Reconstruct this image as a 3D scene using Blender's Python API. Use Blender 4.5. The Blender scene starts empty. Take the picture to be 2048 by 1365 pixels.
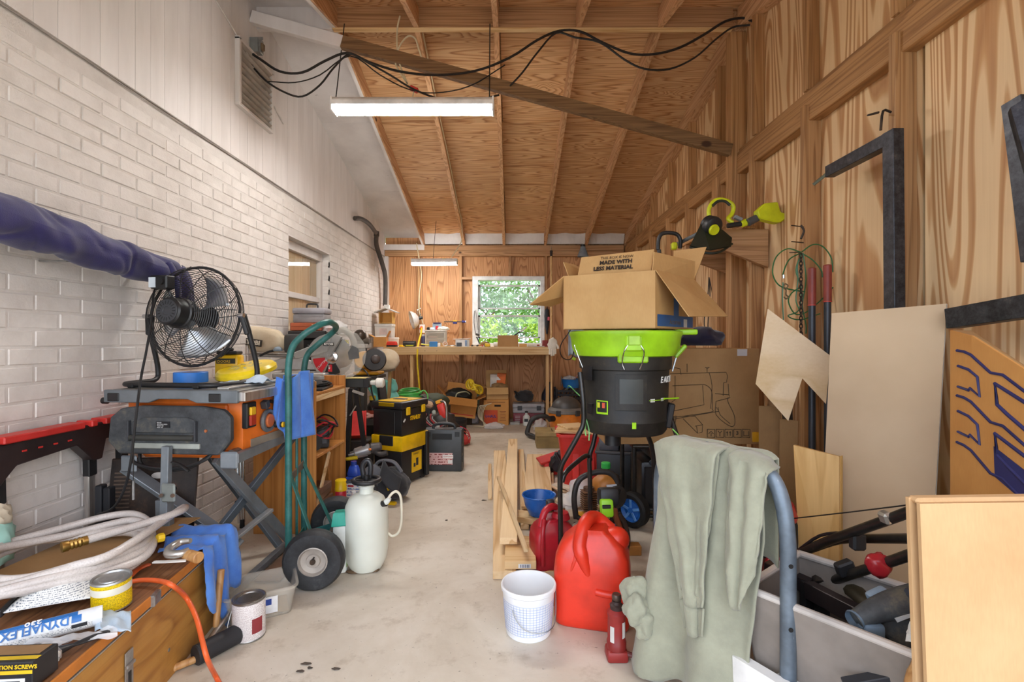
import bpy, bmesh, math, random
from mathutils import Vector, Matrix, noise as mn
R = math.radians
rnd = random.Random(7)
SC = bpy.context.scene
COL = SC.collection
# ------------------------------------------------------------------ camera
FPX = 980.0; EYE = 1.12
cam_d = bpy.data.cameras.new('camera'); cam = bpy.data.objects.new('camera', cam_d); COL.objects.link(cam)
cam_d.sensor_width = 36.0; cam_d.lens = 36.0 * FPX / 2048.0
cam_d.clip_start = 0.02
cam.location = (0, 0, EYE); cam.rotation_euler = (R(90), 0, 0)
SC.camera = cam
# ------------------------------------------------------------------ view, world
SC.view_settings.view_transform = 'Standard'
try: SC.view_settings.look = 'None'
except Exception: pass
SC.view_settings.gamma = 1.0
SC.view_settings.use_curve_mapping = False
SC.view_settings.exposure = 0.20
WORLD_STRENGTH = 3.8
LED_STRENGTH = 74.0
LED_FAR_STRENGTH = 75.0
w = bpy.data.worlds.new('sky'); SC.world = w; w.use_nodes = True
nt = w.node_tree; nt.nodes.clear()
out = nt.nodes.new('ShaderNodeOutputWorld'); bg = nt.nodes.new('ShaderNodeBackground')
bg.inputs['Strength'].default_value = WORLD_STRENGTH
tcw = nt.nodes.new('ShaderNodeTexCoord'); nzw = nt.nodes.new('ShaderNodeTexNoise'); rpw = nt.nodes.new('ShaderNodeValToRGB')
nzw.inputs['Scale'].default_value = 3.0; nzw.inputs['Detail'].default_value = 6
rpw.color_ramp.elements[0].position = .42; rpw.color_ramp.elements[0].color = (.56, .72, 1.0, 1)
rpw.color_ramp.elements[1].position = .60; rpw.color_ramp.elements[1].color = (1.0, .98, .95, 1)
nt.links.new(tcw.outputs['Generated'], nzw.inputs['Vector']); nt.links.new(nzw.outputs['Fac'], rpw.inputs['Fac'])
nt.links.new(rpw.outputs['Color'], bg.inputs['Color']); nt.links.new(bg.outputs['Background'], out.inputs['Surface'])

# ------------------------------------------------------------------ helpers: pixel of the 2048x1365 survey frame -> place
def P(x, y, d):            # point seen at pixel (x,y) at depth d
    return Vector(((x - 1024) / FPX * d, d, EYE + (682.5 - y) / FPX * d))
def FL(x, y):              # point on the floor
    d = FPX * EYE / (y - 682.5)
    return Vector(((x - 1024) / FPX * d, d, 0))

def link(o, parent=None):
    COL.objects.link(o)
    if parent is not None: o.parent = parent
    return o
def tag(o, label, cat, group=None, kind=None):
    if label: o['label'] = label
    if cat: o['category'] = cat
    if group: o['group'] = group
    if kind: o['kind'] = kind
    return o
def th(name, label, cat, loc=(0, 0, 0), rz=0, group=None, rx=0, ry=0):
    o = bpy.data.objects.new(name, None); o.empty_display_size = .05
    COL.objects.link(o); o.location = loc; o.rotation_euler = (R(rx), R(ry), R(rz))
    return tag(o, label, cat, group)
def struct(name, label=None):
    o = bpy.data.objects.new(name, None); o.empty_display_size = .05; COL.objects.link(o)
    o['kind'] = 'structure'
    if label: o['label'] = label
    return o
def mk(name, verts, faces, mat, p=None, smooth=None, loc=None):
    me = bpy.data.meshes.new(name); me.from_pydata([tuple(v) for v in verts], [], faces); me.update()
    if isinstance(mat, str): mat = M(mat)
    me.materials.append(mat)
    if smooth is not None:
        for q in me.polygons: q.use_smooth = True
        me.set_sharp_from_angle(angle=R(smooth))
    o = bpy.data.objects.new(name, me)
    if loc is not None: o.location = loc
    return link(o, p)
def from_bm(bm, name, mat, p=None, smooth=None, loc=None):
    me = bpy.data.meshes.new(name); bm.to_mesh(me); bm.free()
    if isinstance(mat, str): mat = M(mat)
    me.materials.append(mat)
    if smooth is not None:
        for q in me.polygons: q.use_smooth = True
        me.set_sharp_from_angle(angle=R(smooth))
    o = bpy.data.objects.new(name, me)
    if loc is not None: o.location = loc
    return link(o, p)
def rotm(rx=0, ry=0, rz=0):
    return Matrix.Rotation(R(rz), 4, 'Z') @ Matrix.Rotation(R(ry), 4, 'Y') @ Matrix.Rotation(R(rx), 4, 'X')
def frame(o, xa, ya):      # matrix with origin o, x axis xa, y axis ya
    xa = Vector(xa).normalized(); ya = Vector(ya); ya = (ya - xa * ya.dot(xa)).normalized(); za = xa.cross(ya)
    m = Matrix.Identity(4)
    for i in range(3): m[i][0] = xa[i]; m[i][1] = ya[i]; m[i][2] = za[i]; m[i][3] = o[i]
    return m
def bxbm(bm, c, s, m=None, taper=1.0, tx=None):
    vs = []
    for z in (-.5, .5):
        t = taper if z > 0 else 1.0
        for x, y in ((-.5, -.5), (.5, -.5), (.5, .5), (-.5, .5)):
            v = Vector((x * s[0] * t, y * s[1] * t, z * s[2]))
            if m is not None: v = m @ v
            vs.append(bm.verts.new(v + Vector(c)))
    for f in ((0, 3, 2, 1), (4, 5, 6, 7), (0, 1, 5, 4), (1, 2, 6, 5), (2, 3, 7, 6), (3, 0, 4, 7)):
        bm.faces.new([vs[i] for i in f])
def bevbm(bm, w, seg=1):
    if w > 0:
        bmesh.ops.bevel(bm, geom=list(bm.edges), offset=w, segments=seg, affect='EDGES', profile=.5, clamp_overlap=True)
def bx(p, name, mat, c, s, rot=(0, 0, 0), bev=.003, seg=1, taper=1.0):
    """box: centre of its BOTTOM face c, size s"""
    bm = bmesh.new(); bxbm(bm, (0, 0, 0), s, None, taper); bevbm(bm, min(bev, min(s) * .45), seg)
    m = rotm(*rot)
    off = Vector(c) + Vector((0, 0, s[2] / 2))
    for v in bm.verts: v.co = m @ v.co
    for v in bm.verts: v.co += off
    return from_bm(bm, name, mat, p, smooth=40 if seg > 1 else None)
def bar(p, name, mat, a, b, w, h, up=(0, 0, 1), bev=.002):
    """rectangular bar from a to b; w sideways, h along up"""
    a = Vector(a); b = Vector(b); d = b - a; L = d.length; za = d.normalized(); u = Vector(up)
    u = u - za * u.dot(za)
    if u.length < 1e-4: u = Vector((0, 1, 0)) - za * za.y
    u.normalize(); s = za.cross(u)
    bm = bmesh.new(); bxbm(bm, (0, 0, 0), (w, h, L)); bevbm(bm, min(bev, min(w, h) * .45))
    m = Matrix((s, u, za)).transposed()
    c = (a + b) / 2
    for v in bm.verts: v.co = m @ v.co + c
    return from_bm(bm, name, mat, p)
def ring_frames(pts, closed=False):
    n = len(pts); T = []
    for i in range(n):
        if closed: t = pts[(i + 1) % n] - pts[i - 1]
        else: t = pts[min(i + 1, n - 1)] - pts[max(i - 1, 0)]
        T.append(t.normalized() if t.length > 1e-9 else Vector((0, 0, 1)))
    ref = Vector((0, 0, 1)) if abs(T[0].z) < .9 else Vector((1, 0, 0))
    u = (ref - T[0] * ref.dot(T[0])).normalized(); U = [u]
    for i in range(1, n):
        u = u - T[i] * u.dot(T[i])
        if u.length < 1e-6: u = Vector((1, 0, 0))
        u.normalize(); U.append(u)
    return T, U
def spline(pts, k, closed=False):
    pts = [Vector(q) for q in pts]
    if k <= 1 or len(pts) < 3: return pts
    n = len(pts); o = []
    m = n if closed else n - 1
    for i in range(m):
        if closed: a, b, c, d = pts[i - 1], pts[i], pts[(i + 1) % n], pts[(i + 2) % n]
        else:
            b, c = pts[i], pts[i + 1]
            a = pts[i - 1] if i else b * 2 - c
            d = pts[i + 2] if i + 2 < n else c * 2 - b
        for j in range(k):
            t = j / k
            o.append(.5 * ((2 * b) + (c - a) * t + (2 * a - 5 * b + 4 * c - d) * t * t + (3 * b - a - 3 * c + d) * t ** 3))
    if not closed: o.append(pts[-1])
    return o
def tb(p, name, mat, pts, r, n=8, k=6, closed=False, flat=None, rf=None):
    """tube along a spline; rf(t) scales the radius"""
    pts = spline(pts, k, closed); T, U = ring_frames(pts, closed)
    V = []; F = []; N = len(pts)
    for i in range(N):
        s = T[i].cross(U[i]); rr = r * (rf(i / max(1, N - 1)) if rf else 1)
        for j in range(n):
            a = 2 * math.pi * j / n
            V.append(pts[i] + U[i] * (math.cos(a) * rr * (flat or 1)) + s * (math.sin(a) * rr))
    for i in range(N if closed else N - 1):
        for j in range(n):
            a = i * n + j; b = i * n + (j + 1) % n; c = ((i + 1) % N) * n + (j + 1) % n; d = ((i + 1) % N) * n + j
            F.append((a, b, c, d))
    if not closed:
        F.append(tuple(reversed(range(n)))); F.append(tuple((N - 1) * n + j for j in range(n)))
    return mk(name, V, F, mat, p, smooth=50)
def cy(p, name, mat, a, b, r, r2=None, n=20, bev=0):
    a = Vector(a); b = Vector(b); r2 = r if r2 is None else r2
    prof = [(0, 0), (r, 0), (r2, (b - a).length), (0, (b - a).length)]
    if bev: L = (b - a).length; prof = [(0, 0), (r - bev, 0), (r, bev), (r2, L - bev), (r2 - bev, L), (0, L)]
    return la(p, name, mat, prof, n, a, b - a)
def la(p, name, mat, prof, n=28, at=(0, 0, 0), ax=(0, 0, 1), sx=1.0, sy=1.0, ref=None, smooth=35, closed=False, arc=None):
    """surface of revolution; prof = [(radius, height)...]; sx, sy flatten it"""
    ax = Vector(ax).normalized()
    rf = Vector(ref) if ref else (Vector((1, 0, 0)) if abs(ax.x) < .9 else Vector((0, 1, 0)))
    xa = (rf - ax * rf.dot(ax)).normalized(); ya = ax.cross(xa); at = Vector(at)
    V = []; F = []; idx = []
    full = arc is None; a0, a1 = (0, 2 * math.pi) if full else (R(arc[0]), R(arc[1]))
    cnt = n if full else n + 1
    for (r, z) in prof:
        if r < 1e-6: idx.append([len(V)]); V.append(at + ax * z)
        else:
            s = len(V)
            for j in range(cnt):
                a = a0 + (a1 - a0) * j / n
                V.append(at + ax * z + xa * (math.cos(a) * r * sx) + ya * (math.sin(a) * r * sy))
            idx.append(list(range(s, s + cnt)))
    m = len(idx)
    for i in range(m if closed else m - 1):
        A = idx[i]; B = idx[(i + 1) % m]
        for j in range(n):
            j2 = (j + 1) % n if full else j + 1
            if len(A) == 1 and len(B) == 1: continue
            if len(A) == 1: F.append((A[0], B[j2], B[j]))
            elif len(B) == 1: F.append((A[j], A[j2], B[0]))
            else: F.append((A[j], A[j2], B[j2], B[j]))
    return mk(name, V, F, mat, p, smooth=smooth)
def pr(p, name, mat, poly, th_, mtx=None, bev=0, holes=None):
    """polygon (list of xy) extruded by th_ along +z of mtx"""
    bm = bmesh.new()
    vs = [bm.verts.new((x, y, 0)) for x, y in poly]
    f = bm.faces.new(vs); 
    r = bmesh.ops.extrude_face_region(bm, geom=[f])
    for v in [g for g in r['geom'] if isinstance(g, bmesh.types.BMVert)]: v.co.z += th_
    bmesh.ops.recalc_face_normals(bm, faces=list(bm.faces))
    bevbm(bm, bev)
    if mtx is not None: bm.transform(mtx)
    return from_bm(bm, name, mat, p, smooth=30)
def sh(p, name, mat, fn, nu, nv, thick=.003, smooth=60, sub=0):
    """cloth / sheet: fn(u,v)->point on a grid, given thickness"""
    V = [Vector(fn(i / nu, j / nv)) for j in range(nv + 1) for i in range(nu + 1)]
    F = [(j * (nu + 1) + i, j * (nu + 1) + i + 1, (j + 1) * (nu + 1) + i + 1, (j + 1) * (nu + 1) + i) for j in range(nv) for i in range(nu)]
    o = mk(name, V, F, mat, p, smooth=smooth)
    if thick:
        m = o.modifiers.new('thickness', 'SOLIDIFY'); m.thickness = thick; m.offset = 0
    if sub:
        m = o.modifiers.new('smooth', 'SUBSURF'); m.levels = sub; m.render_levels = sub
    return o
def blob(p, name, mat, c, s, seed=0, amp=.2, fr=3.0, sub=3, flatb=True, rot=None):
    """crumpled lump (rags, bags): noisy sphere flattened at the bottom"""
    bm = bmesh.new(); bmesh.ops.create_icosphere(bm, subdivisions=sub, radius=1)
    for v in bm.verts:
        q = v.co * fr + Vector((seed * 7.3, seed * 1.7, -seed * 3.1))
        k = 1 + amp * (mn.noise(q) * 1.2 + .6 * abs(mn.noise(q * 2.3)))
        co = v.co * k
        if flatb and co.z < -.55: co.z = -.55 - (co.z + .55) * .05
        v.co = Vector((co.x * s[0], co.y * s[1], co.z * s[2]))
    if rot: bm.transform(rotm(*rot))
    for v in bm.verts: v.co += Vector(c)
    return from_bm(bm, name, mat, p, smooth=60)
def tx(p, mat, s, size, mtx, ext=.0006, name='lettering', sx=1.0, bold=0.0, align='LEFT', shear=0):
    cu = bpy.data.curves.new('txt', 'FONT'); cu.body = s; cu.size = size; cu.extrude = ext; cu.offset = bold; cu.align_x = align; cu.shear = shear; cu.resolution_u = 2
    t = bpy.data.objects.new('txt', cu); COL.objects.link(t)
    dg = bpy.context.evaluated_depsgraph_get(); dg.update()
    me = bpy.data.meshes.new_from_object(t.evaluated_get(dg))
    bpy.data.objects.remove(t); bpy.data.curves.remove(cu)
    me.transform(Matrix.Diagonal((sx, 1, 1, 1))); me.transform(mtx)
    me.materials.clear(); me.materials.append(M(mat) if isinstance(mat, str) else mat)
    me.name = name
    o = bpy.data.objects.new(name, me)
    return link(o, p)
def cp(src, p, loc=None, rot=None, name=None):
    """copy one part, sharing its mesh"""
    c = src.copy(); COL.objects.link(c); c.parent = p
    if loc is not None: c.location = loc
    if rot is not None: c.rotation_euler = rot
    return c

# ------------------------------------------------------------------ materials
MATS = {}
def lin(c):
    if isinstance(c, str):
        c = c.lstrip('#'); c = [int(c[i:i + 2], 16) / 255 for i in (0, 2, 4)]
    return tuple(((v / 12.92) if v <= .04045 else ((v + .055) / 1.055) ** 2.4) for v in c[:3]) + (1,)
class NB:
    def __init__(s, name):
        s.m = bpy.data.materials.new(name); s.m.use_nodes = True; s.t = s.m.node_tree; s.t.nodes.clear()
        s.o = s.n('ShaderNodeOutputMaterial'); s.b = s.n('ShaderNodeBsdfPrincipled')
        s.l(s.b.outputs[0], s.o.inputs[0])
    def n(s, t, **k):
        q = s.t.nodes.new(t)
        for a, v in k.items():
            if hasattr(q, a) and a not in q.inputs: setattr(q, a, v)
            else: q.inputs[a].default_value = v
        return q
    def l(s, a, b): s.t.links.new(a, b)
    def set(s, k, v):
        if hasattr(v, 'is_linked') or isinstance(v, bpy.types.NodeSocket): s.l(v, s.b.inputs[k])
        else: s.b.inputs[k].default_value = v
    def math(s, op, a, b=None, c=None):
        q = s.t.nodes.new('ShaderNodeMath'); q.operation = op
        for i, v in enumerate((a, b, c)):
            if v is None: continue
            if isinstance(v, bpy.types.NodeSocket): s.l(v, q.inputs[i])
            else: q.inputs[i].default_value = v
        return q.outputs[0]
    def mix(s, f, a, b, mode='MIX'):
        q = s.t.nodes.new('ShaderNodeMix'); q.data_type = 'RGBA'; q.blend_type = mode
        for i, v in ((0, f), (6, a), (7, b)):
            if isinstance(v, bpy.types.NodeSocket): s.l(v, q.inputs[i])
            else: q.inputs[i].default_value = v
        return q.outputs[2]
    def ramp(s, f, els, interp='LINEAR'):
        q = s.t.nodes.new('ShaderNodeValToRGB'); r = q.color_ramp; r.interpolation = interp
        while len(r.elements) < len(els): r.elements.new(.5)
        for e, (p_, c) in zip(r.elements, els): e.position = p_; e.color = c if len(c) == 4 else tuple(c) + (1,)
        s.l(f, q.inputs[0]); return q.outputs[0]
    def co(s, scale=(1, 1, 1), jitter=0.0, kind='Object'):
        tc = s.t.nodes.new('ShaderNodeTexCoord'); v = tc.outputs[kind]
        if jitter:
            oi = s.t.nodes.new('ShaderNodeObjectInfo'); k = s.t.nodes.new('ShaderNodeVectorMath'); k.operation = 'ADD'
            cb = s.t.nodes.new('ShaderNodeCombineXYZ')
            for i, f in enumerate((jitter, jitter * 1.7, jitter * .6)): s.l(s.math('MULTIPLY', oi.outputs['Random'], f), cb.inputs[i])
            s.l(v, k.inputs[0]); s.l(cb.outputs[0], k.inputs[1]); v = k.outputs[0]
        mp = s.t.nodes.new('ShaderNodeMapping'); mp.inputs['Scale'].default_value = scale; s.l(v, mp.inputs['Vector'])
        return mp.outputs[0]
    def noise(s, v, scale, detail=3, rough=.5, dist=0):
        q = s.n('ShaderNodeTexNoise', Scale=scale, Detail=detail, Roughness=rough, Distortion=dist); s.l(v, q.inputs['Vector']); return q.outputs[0]
    def bump(s, h, st=.3, dist=.002):
        q = s.n('ShaderNodeBump', Strength=st, Distance=dist); s.l(h, q.inputs['Height']); s.l(q.outputs[0], s.b.inputs['Normal'])
def M(spec):
    """plain material from a short spec 'hex[:rough[:metal]]' or a named one"""
    if spec in MATS: return MATS[spec]
    q = spec.split(':'); c = lin(q[0]); ro = float(q[1]) if len(q) > 1 else .5; me = float(q[2]) if len(q) > 2 else 0
    b = NB('m_' + spec.replace('#', '').replace(':', '_'))
    v = b.co(jitter=3); n1 = b.noise(v, 6, 4, .6); n2 = b.noise(v, 60, 2)
    dk = tuple(x * .72 for x in c[:3]) + (1,); lt = tuple(min(1, x * 1.10 + .004) for x in c[:3]) + (1,)
    b.set('Base Color', b.ramp(n1, [(.3, dk), (.62, lt)])); b.set('Metallic', me)
    b.set('Roughness', b.math('ADD', ro - .08, b.math('MULTIPLY', n1, .16)))
    b.bump(n2, .08, .001)
    MATS[spec] = b.m; return b.m
def wood(name, light, mid, dark, axis='Z', across=5.0, along=.5, lines=26, knots=.0, rough=.62, streak=.35, jitter=5, stain=None, knotscale=2.2, wide=False):
    b = NB(name); ai = 'XYZ'.index(axis)
    sc = [across] * 3; sc[ai] = along
    v = b.co(tuple(sc), jitter); vj = b.co((1, 1, 1), jitter)
    base = b.noise(v, 1.0, 1.5, .45, .3)
    fine = b.co(tuple((2.0 if i == ai else 90.0) for i in range(3)), jitter)
    fn = b.noise(fine, 1.0, 3, .6)
    h = base
    kd = None
    if knots:
        ksc = [knotscale] * 3; ksc[ai] = knotscale * .62
        vo = b.n('ShaderNodeTexVoronoi', Scale=1.0, Randomness=1.0); b.l(b.co(tuple(ksc), jitter), vo.inputs['Vector'])
        kd = vo.outputs['Distance']
        rise = b.ramp(kd, [(0, (1, 1, 1)), (.12, (.35, .35, .35)), (.35, (0, 0, 0))])
        h = b.math('ADD', base, b.math('MULTIPLY', rise, .30 * knots))
    ph = b.math('MULTIPLY', h, float(lines)); fr = b.math('FRACT', ph)
    saw = b.ramp(fr, [(0, lin(light)), (.35, lin(light)), (.62, lin(mid)), (.86, lin(dark)), (1.0, lin(light))] if not wide else [(0, lin(light)), (.42, lin(light)), (.50, lin(mid)), (.60, lin(dark)), (.90, lin(mid)), (1.0, lin(light))])
    c = b.mix(streak, saw, b.ramp(fn, [(.3, lin(dark)), (.7, lin(light))]), 'MIX')
    big = b.noise(vj, 1.3, 3)
    c = b.mix(.35, c, b.ramp(big, [(.3, (.66, .60, .55, 1)), (.6, (1.08, 1.04, 1.0, 1))]), 'MULTIPLY')
    if kd is not None:
        spot = b.ramp(kd, [(0, (1, 1, 1)), (.040, (1, 1, 1)), (.062, (0, 0, 0))])
        kc = b.noise(vj, 2.5, 1)
        spot = b.math('MULTIPLY', spot, b.ramp(kc, [(.46, (0, 0, 0)), (.5, (1, 1, 1))]))
        c = b.mix(spot, c, (.055, .022, .010, 1))
    if stain: 
        sn = b.noise(vj, 2.0, 5, .7); c = b.mix(b.ramp(sn, [(.5, (0, 0, 0)), (.7, (.8, .8, .8))]), c, lin(stain))
    oi = b.t.nodes.new('ShaderNodeObjectInfo')
    c = b.mix(1.0, c, b.ramp(oi.outputs['Random'], [(0, (.84, .82, .80, 1)), (1, (1.06, 1.05, 1.04, 1))]), 'MULTIPLY')
    b.set('Base Color', c); b.set('Roughness', rough); b.bump(fn, .22, .0015)
    MATS[name] = b.m
def defmats():
    # painted brick
    b = NB('white_brick'); v = b.co(jitter=4); n = b.noise(v, 5, 5, .65); f = b.noise(v, 90, 3, .7)
    b.set('Base Color', b.ramp(n, [(.3, lin('cfc8c2')), (.6, lin('e2dcd7'))])); b.set('Roughness', .62); b.bump(f, .5, .003); MATS['white_brick'] = b.m
    b = NB('mortar'); v = b.co(); n = b.noise(v, 8, 5, .65); f = b.noise(v, 60, 3, .7)
    b.set('Base Color', b.ramp(n, [(.3, lin('cdc6c0')), (.65, lin('dcd6d1'))])); b.set('Roughness', .8); b.bump(f, .6, .004); MATS['mortar'] = b.m
    b = NB('white_siding'); v = b.co((1, 1, .15), jitter=4); n = b.noise(v, 6, 4, .6); f = b.noise(v, 60, 3)
    b.set('Base Color', b.ramp(n, [(.3, lin('d3ccc8')), (.65, lin('e4dedb'))])); b.set('Roughness', .55); b.bump(f, .15, .002); MATS['white_siding'] = b.m
    b = NB('white_ply'); v = b.co(jitter=4); n = b.noise(v, 3, 5, .6); f = b.noise(b.co((40, 40, 40)), 1, 3); k = b.noise(b.co((9, 24, 9)), 1, 4, .7)
    c = b.ramp(n, [(.3, lin('cfcac8')), (.65, lin('e2dedc'))]); c = b.mix(b.ramp(k, [(.68, (0, 0, 0)), (.74, (.6, .6, .6))]), c, lin('8d867f'))
    b.set('Base Color', c); b.set('Roughness', .6); b.bump(f, .15, .002); MATS['white_ply'] = b.m
    # concrete floor
    b = NB('concrete'); v = b.co(); n = b.noise(v, 1.6, 6, .65, .4); n2 = b.noise(v, 9, 5, .7); f = b.noise(v, 120, 3, .7)
    c = b.ramp(n, [(.28, lin('b3a592')), (.5, lin('c9bead')), (.68, lin('d8cfc1'))])
    c = b.mix(b.ramp(n2, [(.55, (0, 0, 0)), (.75, (.55, .55, .55))]), c, lin('96836c'))
    st = b.noise(b.co((1, 1, 1)), 3.3, 4, .8, 1.0); c = b.mix(b.ramp(st, [(.70, (0, 0, 0)), (.80, (.55, .55, .55))]), c, lin('4f453b'))
    sp = b.noise(v, 60, 2, .5); c = b.mix(b.ramp(sp, [(.70, (0, 0, 0)), (.74, (.6, .6, .6))]), c, lin('5d5247'))
    b.set('Base Color', c); b.set('Roughness', b.ramp(n2, [(.3, (.42,) * 3), (.7, (.62,) * 3)])); b.bump(f, .12, .002); MATS['concrete'] = b.m
    wood('ply_roof', 'e4bb8c', 'd4a26e', 'a06a3e', 'X', 8.5, .6, 20, 1.0, streak=.2, knotscale=2.4)
    wood('ply_wall', 'efd0a2', 'cf9f6c', 'ba8656', 'Z', 4.6, .45, 12, .7, streak=.14, knotscale=1.5, wide=True)
    wood('ply_back', 'd8a473', 'c78f5c', '9a6438', 'Z', 4.2, .5, 24, .9, streak=.25, knotscale=1.7)
    wood('stud', 'ca9d6c', 'b88754', '8f643c', 'Z', 14, .4, 9, .5, streak=.4, knotscale=3)
    wood('beam_y', 'c49562', 'b38450', '8a5f38', 'Y', 14, .4, 9, .4, streak=.4, knotscale=3)
    wood('rafter', 'e2b78c', 'd2a274', 'a97a50', 'Y', 16, .4, 8, .3, streak=.4, knotscale=3)
    wood('beam_x', 'c49a70', 'b0865a', '8a623e', 'X', 14, .4, 9, .4, streak=.4, knotscale=3)
    wood('oldwood_x', '8e6e4a', '7c5c3b', '573d26', 'X', 18, .4, 9, .3, streak=.5)
    wood('pine_x', 'e6c795', 'dcb983', 'c79b62', 'X', 12, .4, 5, .3, streak=.2)
    wood('pine_y', 'ecd3a8', 'e0c193', 'c99f68', 'Y', 14, .5, 4, .3, streak=.2)
    wood('pine_z', 'e3c08c', 'd6ae76', 'bd8f58', 'Z', 14, .5, 9, .3, streak=.25)
    wood('oak', 'cf9350', 'bf8140', '9f652d', 'Z', 10, .4, 8, 0, streak=.45, rough=.4)
    wood('oak_x', 'cf9350', 'bf8140', '9f652d', 'X', 10, .4, 8, 0, streak=.45, rough=.4)
    wood('birch', 'efd6b0', 'e8cb9f', 'd9b885', 'X', 4, .8, 3, 0, streak=.25, rough=.5)
    wood('mdf_board', 'dfb878', 'd6ad6c', 'c79c5a', 'Z', 12, .4, 6, 0, streak=.3, rough=.45)
    wood('chest_wood', 'd09a4c', 'c48a3c', 'a46c2a', 'Y', 7, 1.6, 6, .2, streak=.35, rough=.5, stain='8a5522')
    wood('chest_top', '9a6a42', '83532f', '5c371d', 'Y', 9, .6, 12, .2, streak=.5, stain='4a3222')
    wood('handle', 'd3a66e', 'c8965a', 'a97542', 'Z', 30, 2, 4, 0, streak=.4, rough=.45)
    wood('grayboard', 'a58c6c', '95795a', '6f563d', 'X', 14, .6, 8, .3, streak=.5)
    # cardboard
    for nm, a, bb, ax in (('cardboard', 'c8a069', 'b88d56', 0), ('kraft', 'b08a5b', 'a07a4d', 0), ('card_light', 'cda678', 'c0986a', 0), ('card_orange', 'cf9550', 'c08442', 0), ('kraft_dark', '8e6a3e', '7c5a32', 0)):
        b = NB(nm); v = b.co(jitter=3); n = b.noise(v, 4, 4, .6); f = b.noise(b.co((260, 260, 40)), 1, 2)
        c = b.ramp(n, [(.3, lin(bb)), (.65, lin(a))]); c = b.mix(.03, c, b.ramp(f, [(.3, (0, 0, 0)), (.7, (1, 1, 1))]), 'OVERLAY')
        b.set('Base Color', c); b.set('Roughness', .75); b.bump(f, .06, .001); MATS[nm] = b.m
    # metals
    b = NB('rust_metal'); v = b.co(jitter=4); n = b.noise(v, 14, 6, .75)
    b.set('Base Color', b.ramp(n, [(.35, lin('2c2926')), (.55, lin('4a3b30')), (.7, lin('6d4a32'))])); b.set('Metallic', .5); b.set('Roughness', .6); MATS['rust_metal'] = b.m
    b = NB('black_steel'); v = b.co(jitter=4); n = b.noise(v, 30, 5, .75)
    b.set('Base Color', b.ramp(n, [(.35, lin('2b2b2e')), (.6, lin('45464b')), (.8, lin('6a655d'))])); b.set('Metallic', .7); b.set('Roughness', .42); b.bump(n, .1, .001); MATS['black_steel'] = b.m
    b = NB('black_tube'); v = b.co(jitter=4); n = b.noise(v, 25, 5, .7)
    b.set('Base Color', b.ramp(n, [(.4, lin('1b1a19')), (.65, lin('2d2925')), (.85, lin('6b5a46'))])); b.set('Roughness', .28); MATS['black_tube'] = b.m
    b = NB('galv'); v = b.co(jitter=4); n = b.noise(v, 20, 4, .6)
    b.set('Base Color', b.ramp(n, [(.3, lin('8b8b8a')), (.7, lin('b9b9b7'))])); b.set('Metallic', .8); b.set('Roughness', .4); MATS['galv'] = b.m
    b = NB('alu'); v = b.co((1, 1, .1), jitter=4); n = b.noise(v, 60, 3, .6)
    b.set('Base Color', b.ramp(n, [(.3, lin('b5b0ab')), (.7, lin('dcd9d6'))])); b.set('Metallic', .85); b.set('Roughness', .33); MATS['alu'] = b.m
    b = NB('blue_tube'); v = b.co(jitter=1); n = b.noise(v, 4, 5, .7); s2 = b.noise(b.co((60, 60, 12)), 1, 3)
    c = b.ramp(n, [(.3, lin('464f58')), (.55, lin('717d88')), (.75, lin('8e99a3'))]); c = b.mix(b.ramp(s2, [(.68, (0, 0, 0)), (.73, (.8, .8, .8))]), c, lin('c5cbd0'))
    b.set('Base Color', c); b.set('Metallic', .25); b.set('Roughness', .42); MATS['blue_tube'] = b.m
    b = NB('teal_paint'); v = b.co(jitter=1); n = b.noise(v, 9, 5, .75)
    b.set('Base Color', b.ramp(n, [(.3, lin('1e4a44')), (.55, lin('2f6b66')), (.74, lin('3f7f7b')), (.86, lin('7a6148'))])); b.set('Roughness', .38); MATS['teal_paint'] = b.m
    b = NB('dusty_dark'); v = b.co(jitter=2); n = b.noise(v, 10, 6, .75)
    b.set('Base Color', b.ramp(n, [(.35, lin('2e3033')), (.55, lin('44474a')), (.72, lin('6b6658')), (.85, lin('9a8f78'))])); b.set('Roughness', .6); b.bump(n, .1, .002); MATS['dusty_dark'] = b.m
    b = NB('dusty_black'); v = b.co(jitter=2); n = b.noise(v, 7, 6, .75)
    b.set('Base Color', b.ramp(n, [(.4, lin('1a1917')), (.6, lin('2b2823')), (.82, lin('5a4c34'))])); b.set('Roughness', .55); MATS['dusty_black'] = b.m
    b = NB('brown_black'); v = b.co(jitter=2); n = b.noise(v, 9, 6, .75)
    b.set('Base Color', b.ramp(n, [(.35, lin('1d1716')), (.55, lin('33261f')), (.78, lin('6b4a34')), (.9, lin('8a7a6a'))])); b.set('Roughness', .5); b.bump(n, .2, .003); MATS['brown_black'] = b.m
    # glass, plastics
    b = NB('glass'); b.set('Base Color', (.95, .98, .97, 1)); b.set('Roughness', .02); b.set('Transmission Weight', 1.0); b.set('IOR', 1.45); MATS['glass'] = b.m
    # thin window pane: clear with a fresnel sheen
    m = bpy.data.materials.new('pane'); m.use_nodes = True; t = m.node_tree; t.nodes.clear()
    o = t.nodes.new('ShaderNodeOutputMaterial'); mx = t.nodes.new('ShaderNodeMixShader'); tr = t.nodes.new('ShaderNodeBsdfTransparent'); gl = t.nodes.new('ShaderNodeBsdfGlossy'); fz = t.nodes.new('ShaderNodeLayerWeight'); fz.inputs['Blend'].default_value = .5; pw_ = t.nodes.new('ShaderNodeMath'); pw_.operation = 'POWER'; pw_.inputs[1].default_value = 4.0; ad_ = t.nodes.new('ShaderNodeMath'); ad_.operation = 'MULTIPLY_ADD'; ad_.inputs[1].default_value = .8; ad_.inputs[2].default_value = .05
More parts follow.
